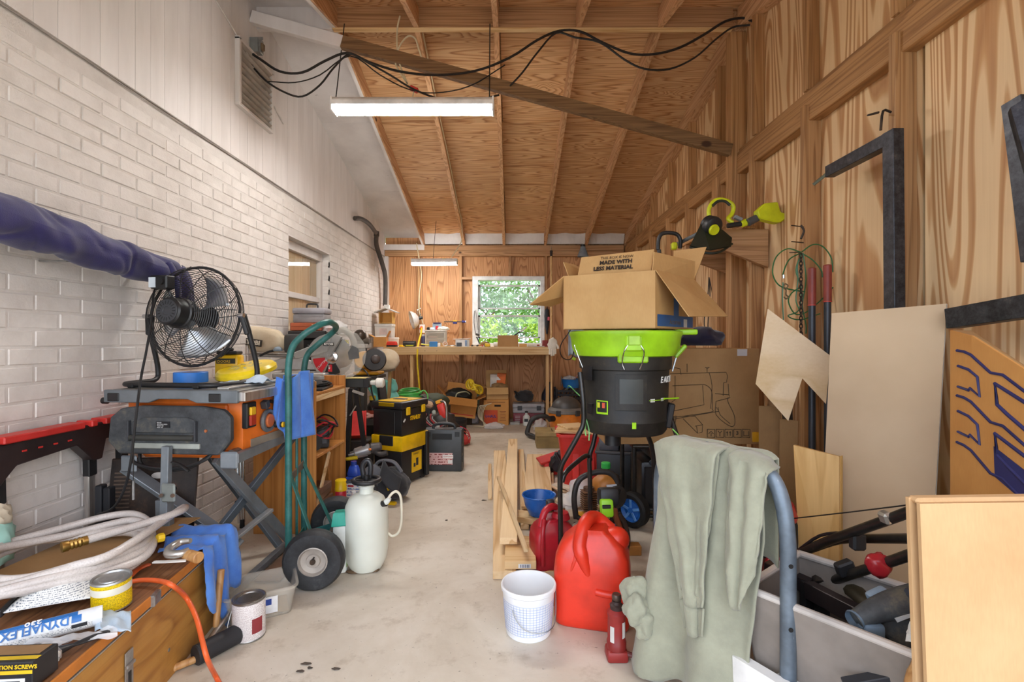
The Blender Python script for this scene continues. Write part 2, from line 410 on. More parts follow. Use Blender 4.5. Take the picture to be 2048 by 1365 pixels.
    gl.inputs['Roughness'].default_value = .02; tr.inputs['Color'].default_value = (.93, .96, .96, 1)
    t.links.new(fz.outputs['Facing'], pw_.inputs[0]); t.links.new(pw_.outputs[0], ad_.inputs[0]); t.links.new(ad_.outputs[0], mx.inputs[0]); t.links.new(tr.outputs[0], mx.inputs[1]); t.links.new(gl.outputs[0], mx.inputs[2]); t.links.new(mx.outputs[0], o.inputs[0]); MATS['pane'] = m
    def film(nm, col, op, rough):
        m = bpy.data.materials.new(nm); m.use_nodes = True; t = m.node_tree; t.nodes.clear()
        o = t.nodes.new('ShaderNodeOutputMaterial'); mx = t.nodes.new('ShaderNodeMixShader'); tr = t.nodes.new('ShaderNodeBsdfTransparent'); pb = t.nodes.new('ShaderNodeBsdfPrincipled')
        pb.inputs['Base Color'].default_value = lin(col); pb.inputs['Roughness'].default_value = rough; mx.inputs[0].default_value = op
        t.links.new(tr.outputs[0], mx.inputs[1]); t.links.new(pb.outputs[0], mx.inputs[2]); t.links.new(mx.outputs[0], o.inputs[0]); MATS[nm] = m
    film('clear_bin', 'd9d2c4', .30, .25); film('clear_guard', 'e6e2d8', .24, .2); film('clear_bag', 'f2f2f2', .45, .25); film('blade_film', 'd9dcde', .45, .3); film('screen', '8d9a94', .16, .8)
    film('frost', 'e8e6e0', .7, .4)
    def trans(nm, col, tw, ro):
        b = NB(nm); v = b.co(); n = b.noise(v, 6, 3); c = lin(col)
        b.set('Base Color', b.ramp(n, [(.3, tuple(x * .9 for x in c[:3]) + (1,)), (.7, c)])); b.set('Roughness', ro)
        b.set('Subsurface Weight', tw); b.set('Subsurface Radius', (.05, .05, .05)); b.set('Subsurface Scale', .3); MATS[nm] = b.m
    trans('white_poly', 'e9eae2', .3, .35); trans('bucket_poly', 'eef0f2', .3, .3); trans('tank_poly', 'dfe2d6', .3, .4)
    # cloth
    def cloth(nm, a, bb, ro=.9):
        b = NB(nm); v = b.co(); n = b.noise(v, 7, 5, .65); f = b.noise(v, 260, 2)
        b.set('Base Color', b.ramp(n, [(.3, lin(bb)), (.65, lin(a))])); b.set('Roughness', ro); b.set('Sheen Weight', .25); b.bump(f, .35, .002); MATS[nm] = b.m
    cloth('navy_cloth', '2b2766', '1c1946', .7); cloth('blue_rag', '5a8fe0', '3f6fca'); cloth('sage', 'a0a08a', '8b8b78'); cloth('black_cloth', '26272c', '17181b', .8); cloth('grey_cloth', '62646c', '45474e', .8)
    cloth('beige_cloth', 'd2c3a8', 'bda98a'); cloth('white_cloth', 'e6dfd2', 'cfc4b2'); cloth('aqua_cloth', '78c0b4', '5aa596'); cloth('paleblue', 'c5d4e0', 'a4bace'); cloth('navy_dark', '1d1c3c', '121128'); cloth('drop_white', 'dfddd6', 'c9c5ba')
    # hose braid
    b = NB('hose'); v = b.co(); n = b.noise(v, 6, 4); f = b.n('ShaderNodeTexVoronoi', Scale=190.0); b.l(v, f.inputs['Vector'])
    c = b.ramp(n, [(.3, lin('b7ada8')), (.65, lin('d6cfca'))]); c = b.mix(.35, c, b.ramp(f.outputs['Distance'], [(.1, (.55, .52, .5, 1)), (.6, (1, 1, 1, 1))]), 'MULTIPLY')
    b.set('Base Color', c); b.set('Roughness', .35); MATS['hose'] = b.m
    # emitters
    for nm, st in (('led', LED_STRENGTH), ('led_far', LED_FAR_STRENGTH)):
        m = bpy.data.materials.new(nm); m.use_nodes = True; t = m.node_tree; t.nodes.clear()
        o = t.nodes.new('ShaderNodeOutputMaterial'); e = t.nodes.new('ShaderNodeEmission'); e.inputs['Color'].default_value = (1, .975, .94, 1); e.inputs['Strength'].default_value = st
        t.links.new(e.outputs[0], o.inputs[0]); MATS[nm] = m
    # tread rubber
    b = NB('tyre'); v = b.co(); n = b.noise(v, 30, 4, .7)
    b.set('Base Color', b.ramp(n, [(.3, lin('1c1d1f')), (.6, lin('2c2e31')), (.85, lin('4c4c4a'))])); b.set('Roughness', .6); b.bump(n, .2, .002); MATS['tyre'] = b.m
    # leaves, grass
    for nm, a, bb in (('leaf', '6fa035', '3f6a1e'), ('leaf_bright', 'b6cf2c', '7aa51d'), ('grass', '87a050', '5f7c36'), ('leaf_pale', '8fae72', '5d8146')):
        b = NB(nm); oi = b.noise(b.co(), 4, 2)
        b.set('Base Color', b.ramp(oi, [(.35, lin(bb)), (.65, lin(a))])); b.set('Roughness', .5); b.set('Subsurface Weight', 0.0); MATS[nm] = b.m
    # printed paper: lines of fine print
    def prnt(nm, base, ink, sx, sz, ax=('X', 'Z'), band=None):
        b = NB(nm); v = b.co(); sp = b.n('ShaderNodeSeparateXYZ'); b.l(v, sp.inputs[0])
        row = b.math('FRACT', b.math('MULTIPLY', sp.outputs[ax[1]], sz)); on = b.math('GREATER_THAN', row, .55)
        q = b.n('ShaderNodeTexNoise', Scale=1.0, Detail=2.0); b.l(b.co((sx if ax[0] == 'X' else 3, sx if ax[0] == 'Y' else 3, sz * .9)), q.inputs['Vector'])
        w = b.math('GREATER_THAN', q.outputs[0], .5)
        b.set('Base Color', b.mix(b.math('MULTIPLY', on, w), lin(base), lin(ink))); b.set('Roughness', .45); MATS[nm] = b.m
    prnt('print_white', 'e9e9e6', '77808a', 420, 240); prnt('print_can', 'e6e2e0', 'b09ca0', 500, 260); prnt('print_yellow', 'e8c400', '9a8410', 420, 240); prnt('print_black', '1d1d20', 'c9c9c9', 160, 140)
    prnt('print_blue', 'eef2f6', '6a86c0', 60, 48); prnt('print_pink', 'd9b0ac', '8a3a3a', 60, 46)
defmats()
# ------------------------------------------------------------------ the setting
XL, XS, XR, YB, YR = -1.83, 1.60, 1.69, 7.0, 3.52
def zraf(y): return 3.367 - .252 * abs(y - YR)      # underside of the rafters
def zply(y): return zraf(y) + .145                  # underside of the roof sheets
floor = mk('floor', [(-2.1, -.3, -.1), (2.0, -.3, -.1), (2.0, 7.3, -.1), (-2.1, 7.3, -.1), (-2.1, -.3, 0), (2.0, -.3, 0), (2.0, 7.3, 0), (-2.1, 7.3, 0)],
           [(0, 3, 2, 1), (4, 5, 6, 7), (0, 1, 5, 4), (1, 2, 6, 5), (2, 3, 7, 6), (3, 0, 4, 7)], 'concrete'); floor['kind'] = 'structure'
gr = mk('ground', [(-40, -40, -.12), (40, -40, -.12), (40, 40, -.12), (-40, 40, -.12)], [(0, 1, 2, 3)], 'grass'); gr['kind'] = 'structure'
drive = mk('driveway', [(-6, -14, -.11), (6, -14, -.11), (6, -.3, -.11), (-6, -.3, -.11), (-6, -14, -.02), (6, -14, -.02), (6, -.3, -.02), (-6, -.3, -.02)],
           [(0, 3, 2, 1), (4, 5, 6, 7), (0, 1, 5, 4), (1, 2, 6, 5), (2, 3, 7, 6), (3, 0, 4, 7)], 'concrete'); drive['kind'] = 'structure'
# --- left wall: painted brick below, boards above
wl = struct('wall_left')
ZB = 2.335
WY0, WY1, WZ0, WZ1 = 4.02, 4.93, .98, 2.0
def seg(p, name, mat, x0, x1, y0, y1, z0, z1, bev=0): return bx(p, name, mat, ((x0 + x1) / 2, (y0 + y1) / 2, z0), (x1 - x0, y1 - y0, z1 - z0), bev=bev)
seg(wl, 'mortar_bed', 'mortar', XL - .15, XL - .0035, -.05, WY0, 0, ZB)
seg(wl, 'mortar_bed', 'mortar', XL - .15, XL - .0035, WY1, YB + .1, 0, ZB)
seg(wl, 'mortar_bed', 'mortar', XL - .15, XL - .0035, WY0, WY1, 0, WZ0)
seg(wl, 'mortar_bed', 'mortar', XL - .15, XL - .0035, WY0, WY1, WZ1, ZB)
CH = .0687; BL = .2035; GAP = .0085
allb = []
for c in range(int(ZB / CH)):
    z0 = c * CH; y = -.05 + (0 if c % 2 else -BL / 2)
    while y < YB + .05:
        a, b_ = max(y, -.05), min(y + BL - GAP, YB + .05); y += BL
        if b_ - a < .03: continue
        parts_ = [(a, b_)]
        if z0 + CH > WZ0 and z0 < WZ1:
            if a < WY1 and b_ > WY0:
                parts_ = []
                if a < WY0 - .02: parts_.append((a, WY0))
                if b_ > WY1 + .02: parts_.append((WY1, b_))
        for a2, b2 in parts_: allb.append((a2, b2, z0, z0 + CH - GAP))
def area_in_view(t):
    a, b_, z0, z1 = t; ym = (a + b_) / 2
    if a < 1.74: return 0
    u = XL / ym * FPX + 1024; vtop = 682.5 - (z1 - EYE) / ym * FPX
    if u < 2 or vtop < -10 or vtop > 1060: return 0
    if vtop > 800 and u < 640: return .0
    return (1 / a - 1 / b_) * (z1 - z0) / ym
allb.sort(key=area_in_view, reverse=True)
def brick_mesh(L, H):
    bm = bmesh.new(); bxbm(bm, (0, 0, 0), (.024, L, H)); bevbm(bm, .0035); me = bpy.data.meshes.new('brick'); bm.to_mesh(me); bm.free(); me.materials.append(M('white_brick')); return me
full = brick_mesh(BL - GAP, CH - GAP); cache = {}
for a, b_, z0, z1 in allb[:300]:
    L = round(b_ - a, 4)
    if abs(L - (BL - GAP)) < .002: me = full
    else: me = cache.setdefault(L, brick_mesh(L, CH - GAP))
    o = bpy.data.objects.new('brick', me); COL.objects.link(o); o.parent = wl
    o.location = (XL - .012 + rnd.uniform(-.0022, .0022), (a + b_) / 2, (z0 + z1) / 2 + rnd.uniform(-.0012, .0012)); o.rotation_euler = (rnd.uniform(-.006, .006), 0, rnd.uniform(-.010, .010))
bm = bmesh.new()
for a, b_, z0, z1 in allb[300:]:
    b2 = bmesh.new(); bxbm(b2, (XL - .012 + rnd.uniform(-.002, .002), (a + b_) / 2, (z0 + z1) / 2), (.024, b_ - a, z1 - z0)); bevbm(b2, .0035)
    me = bpy.data.meshes.new('t'); b2.to_mesh(me); b2.free(); bm.from_mesh(me); bpy.data.meshes.remove(me)
o = from_bm(bm, 'distant_bricks', 'white_brick', wl); o['kind'] = 'stuff'
# window reveal of bricks
for k in range(int((WZ1 - WZ0) / CH)):
    for yy in (WY0, WY1 ):
        s = 1 if yy == WY0 else -1
        bx(wl, 'reveal_brick', 'white_brick', (XL - .062, yy - s * .008, WZ0 + k * CH), (.092, .02, CH - GAP), bev=.003)
# siding boards
y = -.05; i = 0
SBW = .101
while y < YB + .05:
    a, b_ = y + .0008, min(y + SBW, YB + .06) - .0008; y += SBW; i += 1
    za, zb = zply(a) - .0, zply(b_) - .0
    x0, x1 = XL - .03, XL + .004 + (.0006 if i % 2 else 0)
    vs = [(x0, a, ZB), (x1, a, ZB), (x1, b_, ZB), (x0, b_, ZB), (x0, a, za), (x1, a, za), (x1, b_, zb), (x0, b_, zb)]
    mk('siding_board', vs, [(0, 3, 2, 1), (4, 5, 6, 7), (0, 1, 5, 4), (1, 2, 6, 5), (2, 3, 7, 6), (3, 0, 4, 7)], 'white_siding', wl)
seg(wl, 'siding_backing', 'mortar', XL - .15, XL - .03, -.05, YB + .06, ZB, 3.52)
bar(wl, 'drip_edge', '9d958e:.7', (XL + .004, -.05, ZB - .004), (XL + .004, YB, ZB - .004), .012, .008)
tb(wl, 'caulk_bead', 'a59c95:.7', [(XL + .006, .2 + i * .45, ZB - .012 + .004 * math.sin(i * 2.1)) for i in range(15)], .003, 5, 3)
# painted cable stapled along the siding
tb(wl, 'painted_cable', 'd9d3cf:.5', [(XL + .008, 2.74, 3.28), (XL + .008, 3.0, 3.22), (XL + .012, 3.3, 3.12), (XL + .012, 3.6, 2.98), (XL + .012, 3.9, 2.85)], .006, 6, 4)
# louvre vent in the boards
vent = th('louver_vent', 'white framed wall vent with slanted slats above the brick', 'vent', (XL + .006, 3.46, 2.70))
for dy, sy, z, sz in ((-.22, .025, 0, .43), (.22, .025, 0, .43)): bx(vent, 'vent_frame', 'white_siding', (.012, dy, z), (.036, sy, sz))
for z in (-.02, .415): bx(vent, 'vent_frame', 'white_siding', (.012, 0, z), (.036, .465, .022))
bx(vent, 'dark_backing', '4a4038:.9', (.0015, 0, 0), (.003, .43, .43), bev=0)
for k in range(10): bx(vent, 'slat', 'b0a79e:.6', (.014, 0, .006 + k * .042), (.004, .42, .034), rot=(0, 52, 0), bev=.001)
# --- left window
def panel_pane(p, v): return mk('pane', v, [(0, 1, 2, 3)], 'pane', p)
w2 = struct('window_1')
gx = XL - .105
seg(w2, 'head_lining', 'white_siding', XL - .15, XL - .004, WY0, WY1, WZ1 - .012, WZ1)
seg(w2, 'frame_head', 'white_siding', gx - .03, gx + .03, WY0, WY1, WZ1 - .09, WZ1 - .012, .003)
seg(w2, 'frame_jamb', 'white_siding', gx - .03, gx + .03, WY0, WY0 + .05, WZ0, WZ1 - .09, .003)
seg(w2, 'frame_jamb', 'white_siding', gx - .03, gx + .03, WY1 - .055, WY1, WZ0, WZ1 - .09, .003)
seg(w2, 'frame_sill', 'white_siding', XL - .15, XL + .02, WY0, WY1, WZ0 - .02, WZ0 + .015, .003)
seg(w2, 'meeting_rail', 'white_siding', gx - .02, gx + .02, WY0 + .05, WY1 - .055, 1.50, 1.55, .003)
panel_pane(w2, [(gx, WY0 + .05, 1.55), (gx, WY1 - .055, 1.55), (gx, WY1 - .055, WZ1 - .09), (gx, WY0 + .05, WZ1 - .09)])
panel_pane(w2, [(gx, WY0 + .05, WZ0 + .015), (gx, WY1 - .055, WZ0 + .015), (gx, WY1 - .055, 1.50), (gx, WY0 + .05, 1.50)])
wood('panel_beige', 'e0c7a3', 'd8bd97', 'cbad86', 'Z', 10, .4, 6, 0, streak=.3)
for k in range(5): seg(w2, 'shutter_panel', 'panel_beige', gx - .035, gx - .012, WY0 + .02 + k * .174, WY0 + .19 + k * .174, WZ0, WZ1 - .05, .001)
# --- right wall
wr = struct('wall_right')
ys = [-.05, 1.12, 2.005, 3.30, 4.52, 5.74, YB + .1]
for k in range(len(ys) - 1):
    a, b_ = ys[k] + (.012 if k == 2 else .003), ys[k + 1] - .003
    if k == 1: b_ -= .012
    if k == 1: a2 = a
    zt = lambda q: zply(q) + .02
    x0 = XR if k != 1 else XR - .012
    top = [(a, zt(a)), (b_, zt(b_))] if not (a < YR < b_) else [(a, zt(a)), (YR, zt(YR)), (b_, zt(b_))]
    poly = [(a, 0), (b_, 0)] + top[::-1]
    pr(wr, 'plywood_sheet', 'ply_wall', poly, .014, frame((x0, 0, 0), (0, 1, 0), (0, 0, 1)))
seg(wr, 'outer_cladding', '3a2a1c:.9', XR + .016, XR + .05, -.05, YB + .1, 0, 2.6)
pr(wr, 'outer_cladding', '3a2a1c:.9', [(-.05, 2.6), (YB + .1, 2.6), (YB + .1, 2.75), (YR, 3.62), (-.05, 2.75)], .03, frame((XR + .017, 0, 0), (0, 1, 0), (0, 0, 1)))
# plate (long beam), studs below and above it
PZ0, PZ1 = 2.325, 2.475
seg(wr, 'plate_beam', 'beam_y', XS + .02, XR - .001, -.05, 3.53, PZ0, PZ1, .004)
seg(wr, 'plate_beam', 'beam_y', XS + .02, XR - .001, 3.63, YB, PZ0 + .01, PZ1 - .005, .004)
seg(wr, 'plate_cap', 'beam_y', XS + .035, XR - .001, -.05, YB, PZ1, PZ1 + .03, .003)
for y0 in (.80, 1.42, 2.042, 2.675, 3.285, 3.82, 4.50, 5.05, 5.69, 6.36):
    seg(wr, 'stud', 'stud', XS + rnd.uniform(-.006, .004), XR - .001, y0, y0 + (.038 if y0 != 3.82 else .10), 0, PZ0 + .075 + rnd.uniform(-.02, .03), .002)
for y0 in (.80, 1.42, 2.06, 2.69, 3.27, 3.85, 4.48, 5.07, 5.70, 6.36):
    seg(wr, 'upper_stud', 'stud', XS + .022, XR - .001, y0, y0 + .042, PZ1 + .03, zraf(y0 + .02) + .02, .002)
seg(wr, 'ridge_post', 'stud', XS - .02, XR - .001, 3.53, 3.625, 0, zraf(3.57) - .0, .003)
def rake(name, y0, y1, x0, x1, mat, p, drop=.0, ht=.14):
    vs = [(x, y, zraf(y) + dz - drop) for (y) in (y0, y1) for dz in (0, ht) for x in (x0, x1)]
    return mk(name, vs, [(0, 1, 3, 2), (4, 6, 7, 5), (0, 4, 5, 1), (2, 3, 7, 6), (0, 2, 6, 4), (1, 5, 7, 3)], mat, p)
rake('rake_rafter', YR + .02, YB + .02, XS + .01, XR - .001, 'rafter', wr)
rake('rake_rafter', -.05, YR - .02, XS + .01, XR - .001, 'rafter', wr)
# --- back wall
wb = struct('wall_back')
BX0, BX1, BZ0, BZ1 = -.545, .455, 1.05, 2.045
BY = 7.09
for a, b_ in ((-1.83, -1.30), (-1.295, -.70)):
    seg(wb, 'plywood_sheet', 'ply_back', a + .002, b_ - .002, BY, BY + .014, 0, 2.62)
seg(wb, 'plywood_sheet', 'ply_back', -.697, BX0, BY, BY + .014, 0, 2.62)
seg(wb, 'plywood_sheet', 'ply_back', BX0 + .001, -.035, BY, BY + .014, BZ1, 2.62); seg(wb, 'plywood_sheet', 'ply_back', -.031, BX1 - .001, BY, BY + .014, BZ1, 2.62)
seg(wb, 'plywood_sheet', 'ply_back', BX0 + .001, -.035, BY, BY + .014, 0, BZ0); seg(wb, 'plywood_sheet', 'ply_back', -.031, BX1 - .001, BY, BY + .014, 0, BZ0)
seg(wb, 'plywood_sheet', 'ply_back', BX1, 1.10, BY, BY + .014, 0, 2.62); seg(wb, 'plywood_sheet', 'ply_back', 1.104, 1.72, BY, BY + .014, 0, 2.62)
for a, b_, z0, z1 in ((-1.83, BX0, 0, 2.75), (BX1, 1.75, 0, 2.75), (BX0, BX1, 0, BZ0), (BX0, BX1, BZ1, 2.75)): seg(wb, 'outer_cladding', '5a4632:.9', a, b_, BY + .016, BY + .04, z0, z1)
for xc in (-1.33, -.735, .485, 1.08): seg(wb, 'stud', 'stud', xc - .019, xc + .019, YB, BY, 0, 2.335, .002)
seg(wb, 'stud', 'stud', -.05, -.012, YB + .03, BY, BZ1 + .02, 2.335, .002)
seg(wb, 'blocking', 'beam_x', -.715, -.57, YB, BY, 2.0, 2.038, .002)
seg(wb, 'top_plate', 'beam_x', -1.82, XS, YB, BY, 2.335, 2.41, .003); seg(wb, 'top_plate', 'beam_x', -1.82, XS, YB + .004, BY, 2.412, 2.49, .003)
seg(wb, 'corner_trim', 'white_siding', -1.83, -1.775, YB + .01, BY - .001, 0, 2.335, .002)
seg(wb, 'corner_trim', 'white_siding', -1.83, -1.25, YB - .012, YB - .001, 2.42, 2.50, .002)
# --- back window with two sashes, both a little open
w1 = struct('window_2')
def wbox(n, x0, x1, z0, z1, y0, y1, mat='e6e7e6:.4', bev=.003): return seg(w1, n, mat, x0, x1, y0, y1, z0, z1, bev)
wbox('frame_jamb', BX0 - .02, BX0 + .06, BZ0, BZ1, YB - .01, BY + .06); wbox('frame_jamb', BX1 - .05, BX1 + .01, BZ0, BZ1, YB - .01, BY + .06)
wbox('frame_head', BX0 - .02, BX1 + .01, BZ1 - .055, BZ1, YB - .012, BY + .06); wbox('frame_sill', BX0 - .02, BX1 + .03, BZ0 - .02, BZ0 + .04, YB - .03, BY + .08)
gx0, gx1 = BX0 + .06, BX1 - .05
def zpx(y): return EYE + (682.5 - y) * 7.05 / FPX
for (yt, yb_, yy) in ((570, 619, 7.06), (631, 677, 7.03)):
    zt, zb = zpx(yt), zpx(yb_)
    wbox('sash_rail', gx0, gx1, zt - .026, zt, yy, yy + .03, 'd5d7d4:.5'); wbox('sash_rail', gx0, gx1, zb, zb + .022, yy, yy + .03, 'd5d7d4:.5')
    wbox('sash_stile', gx0, gx0 + .03, zb, zt, yy, yy + .03, 'd5d7d4:.5'); wbox('sash_stile', gx1 - .03, gx1, zb, zt, yy, yy + .03, 'd5d7d4:.5')
    panel_pane(w1, [(gx0 + .03, yy + .014, zb + .02), (gx1 - .03, yy + .014, zb + .02), (gx1 - .03, yy + .014, zt - .024), (gx0 + .03, yy + .014, zt - .024)])
    mk('insect_screen', [(gx0 + .03, yy + .025, zb + .02), (gx1 - .03, yy + .025, zb + .02), (gx1 - .03, yy + .025, zt - .024), (gx0 + .03, yy + .025, zt - .024)], [(0, 1, 2, 3)], 'screen', w1)
# --- roof
ce = struct('ceiling')
def roofsheet(x0, x1, y0, y1, mat):
    vs = [(x, y, zply(y) + dz) for y in (y0, y1) for dz in (0, .014) for x in (x0, x1)]
    return mk('roof_sheet', vs, [(0, 1, 3, 2), (4, 6, 7, 5), (0, 4, 5, 1), (2, 3, 7, 6), (0, 2, 6, 4), (1, 5, 7, 3)], mat, ce)
XW = -1.265                                   # white bay ends at this rafter
ybk = [YR + .002, 4.70, 5.88, 7.25]; xs = [XW, -.09, 1.09, 1.76]
for j in range(3):
    roofsheet(-1.9, XW - .003, ybk[j] + .002, ybk[j + 1] - .002, 'white_ply')
    xj = xs if j % 2 == 0 else [XW, .51, 1.76]
    for i in range(len(xj) - 1): roofsheet(xj[i] + .002, xj[i + 1] - .002, ybk[j] + .003, ybk[j + 1] - .003, 'ply_roof')
yfr = [-.2, 1.15, 2.33, YR - .002]
for j in range(3):
    roofsheet(-1.9, XW - .003, yfr[j] + .002, yfr[j + 1] - .002, 'white_ply')
    for i in range(len(xs) - 1): roofsheet(xs[i] + .002, xs[i + 1] - .002, yfr[j] + .002, yfr[j + 1] - .002, 'ply_roof')
# outer roof cover keeps daylight out of the seams
for y0, y1 in ((YR, 7.3), (-.25, YR)):
    vs = [(x, y, zply(y) + .02 + dz) for y in (y0, y1) for dz in (0, .02) for x in (-1.98, 1.8)]
    mk('roof_felt', vs, [(0, 1, 3, 2), (4, 6, 7, 5), (0, 4, 5, 1), (2, 3, 7, 6), (0, 2, 6, 4), (1, 5, 7, 3)], '2d2a28:.9', ce)
for xc in (-.685, -.115, .475, 1.06):
    rake('rafter', YR + .02, YB + .09, xc - .019, xc + .019, 'rafter', ce); rake('rafter', -.05, YR - .02, xc - .019, xc + .019, 'rafter', ce)
rake('rafter', YR + .02, YB + .09, XW - .019, XW + .019, 'rafter', ce); rake('rafter', -.05, YR - .02, XW - .019, XW + .019, 'rafter', ce)
# the white paint reaches the flank and edge of the first rafter
rake('painted_face', YR + .02, YB + .0, XW - .024, XW - .020, 'white_siding', ce, .002); rake('painted_face', -.05, YR - .02, XW - .024, XW - .020, 'white_siding', ce, .002)
rake('painted_edge', YR + .02, YB + .0, XW - .020, XW + .004, 'white_siding', ce, .003, .003); rake('painted_edge', -.05, YR - .02, XW - .020, XW + .004, 'white_siding', ce, .003, .003)
seg(ce, 'ridge_beam', 'beam_x', XW - .02, XS - .02, YR - .02, YR + .02, zraf(YR) - .005, zraf(YR) + .15, .003)
seg(ce, 'ridge_strip', 'pine_x', XW - .02, XS - .02, YR - .022, YR + .022, zraf(YR) - .016, zraf(YR) - .006, .002)
seg(ce, 'ridge_beam', 'white_siding', XL, XW - .022, YR - .02, YR + .02, zraf(YR) - .016, zraf(YR) + .15, .003)
for a, b_ in ((XW + .02, -.705), (-.665, -.135), (-.095, .455), (.495, 1.04), (1.08, 1.60)):
    vs = []
    n = 8
    for i in range(n + 1):
        x = a + (b_ - a) * i / n
        vs += [(x, YB - .05 - .03 * mn.noise(Vector((x * 6, 1, 2))), zply(YB - .08) - .004), (x, YB + .02, 2.492 + .02)]
    m_ = len(vs)
    vs += [(v[0], v[1] + .02, v[2]) for v in vs]
    F = []
    for i in range(n):
        q = 2 * i; F += [(q, q + 2, q + 3, q + 1), (m_ + q, m_ + q + 1, m_ + q + 3, m_ + q + 2)]
    mk('eave_block', vs, F, 'white_ply', ce)
# diagonal brace from ridge to post
brace = th('wooden_brace', 'long brown wooden brace slanting from the white ridge down to the post', 'brace', (0, 0, 0))
a_ = Vector((XL + .01, 3.43, 3.385)); e_ = Vector((XS - .03, 3.52, 2.49)); q_ = a_.lerp(e_, .185)
bar(brace, 'brown_length', 'oldwood_x', q_, e_, .045, .085); bar(brace, 'painted_end', 'white_siding', a_, q_, .045, .085)
# ------------------------------------------------------------------ lamps and what hangs from the roof
def shop_light(label, c, L, h, dp, tilt, emat):
    t = th('shop_light', label, 'light fixture', c, tilt, 'hanging shop lights')
    pr(t, 'housing', 'e9e9ea:.4', [(-dp / 2, 0), (dp / 2, 0), (dp / 2, h * .35), (dp * .3, h * .7), (-dp * .3, h * .7), (-dp / 2, h * .35)], L, frame((-L / 2, 0, 0), (0, 1, 0), (0, 0, 1)), bev=.002)
    pr(t, 'lens', emat, [(-dp * .46, -.001), (-dp * .36, -h * .42), (dp * .36, -h * .42), (dp * .46, -.001)], L * .985, frame((-L * .4925, 0, 0), (0, 1, 0), (0, 0, 1)), bev=.003)
    for s in (-1, 1): bx(t, 'end_cap', 'f0f0f0:.4', (s * L * .497, 0, -h * .42), (L * .012, dp * .98, h * 1.1), bev=.002)
    return t
c1 = P(827, 216, 3.42)
sl = shop_light('long glowing shop light hanging below the ridge beam', c1, 1.12, .085, .12, 0, 'led')
for sx, tx_ in ((-.545, -.51), (.53, .53)):
    cy(sl, 'hanging_cord', '2a2622:.6', (sx, 0, .04), (tx_, .08, zraf(YR) - c1.z + .02), .004, n=6)
c2 = P(869, 526, 6.42)
s2 = shop_light('short glowing shop light in front of the back wall', c2, .60, .075, .10, -3, 'led_far')
cy(s2, 'hanging_cord', '2a2622:.6', (-.02, 0, .04), (.0, .1, zraf(6.5) - c2.z + .1), .003, n=6)
bx(s2, 'hook_plate', 'd8b13a:.4:.6', (.13, 0, .05), (.05, .03, .012))
# white flex with red-taped plug
t = th('light_cord', 'cream power cord dangling in a loop above the long shop light', 'cord', P(800, 40, 3.45))
o0 = t.location
pp = lambda x, y, d=3.45: P(x, y, d) - o0
tb(t, 'cable', 'd9cba8:.5', [pp(800, 32), pp(795, 55), pp(794, 90), pp(800, 130), pp(815, 168)], .006, 6)
tb(t, 'cable', 'd9cba8:.5', [pp(815, 168), pp(800, 145), pp(791, 125), pp(798, 95), pp(815, 73), pp(830, 77), pp(838, 100), pp(846, 125)], .006, 6)
bx(t, 'red_tape', 'c93a34:.5', pp(828, 183), (.06, .03, .03), rot=(0, 25, 0))
tb(t, 'cable', 'd9cba8:.5', [pp(828, 180), pp(825, 195), pp(823, 203)], .004, 6)
# stapled cord running down the rafter to the far light
pts = [(846, 125, 3.55), (856, 180, 3.9), (866, 235, 4.15), (874, 290, 4.5), (887, 330, 4.9), (903, 375, 5.3), (909, 405, 5.7), (914, 430, 6.1), (918, 470, 6.55)]
def under(x, y, d): q = P(x, y, d); return Vector((-.663, d, zraf(d) + .03))
run = [Vector((-.66, d, zraf(d) + .05 + .012 * math.sin(d * 4))) for d in (3.58, 3.9, 4.3, 4.7, 5.0, 5.3, 5.7, 6.1, 6.4)]
run += [P(924, 478, 6.4), P(915, 497, 6.4), P(905, 512, 6.4), P(900, 519, 6.4)]
t = tag(tb(None, 'stapled_cord', 'd9cba8:.5', run, .006, 6, 5), 'cream cable stapled along a rafter down to the far shop light', 'cord')
# black cables swagged under the ridge
cab = [
 ('black swagged cable sagging deepest between vent and brace', [(486, 95, 3.4), (520, 118, 3.4), (560, 143, 3.4), (605, 145, 3.4), (650, 122, 3.4), (695, 106, 3.4), (740, 125, 3.4), (800, 143, 3.4), (870, 150, 3.4), (950, 142, 3.4), (1020, 115, 3.4), (1075, 80, 3.4), (1118, 62, 3.42), (1160, 63, 3.4), (1205, 85, 3.4), (1260, 107, 3.4), (1310, 108, 3.4), (1360, 95, 3.4), (1410, 68, 3.4), (1450, 43, 3.4), (1485, 36, 3.4), (1505, 42, 3.36)], .009),
 ('thinner black cable hanging lower below the brace end', [(492, 118, 3.42), (530, 160, 3.42), (570, 185, 3.42), (605, 193, 3.42), (640, 170, 3.42), (668, 135, 3.42), (700, 108, 3.42), (735, 125, 3.42), (780, 150, 3.42), (830, 180, 3.42), (890, 200, 3.42), (950, 201, 3.42), (998, 190, 3.46)], .007),
 ('black cable looping from ridge hook to the post top', [(1020, 172, 3.44), (1045, 145, 3.42), (1075, 105, 3.42), (1112, 66, 3.42), (1150, 75, 3.42), (1200, 85, 3.42), (1250, 120, 3.42), (1290, 138, 3.42), (1340, 138, 3.42), (1390, 115, 3.42), (1430, 80, 3.42), (1465, 55, 3.42), (1500, 50, 3.38)], .007),
 ('slim black wire crossing behind the shop light cords', [(537, 163, 3.44), (590, 165, 3.44), (640, 150, 3.44), (700, 112, 3.44), (760, 150, 3.44), (815, 178, 3.44), (870, 186, 3.44), (940, 172, 3.44), (1010, 130, 3.44)], .0045)]
for lb, pt, r in cab: tag(tb(None, 'overhead_cable', '1d1a18:.5', [P(*q) for q in pt], r, 6, 4), lb, 'cable', 'overhead cables')
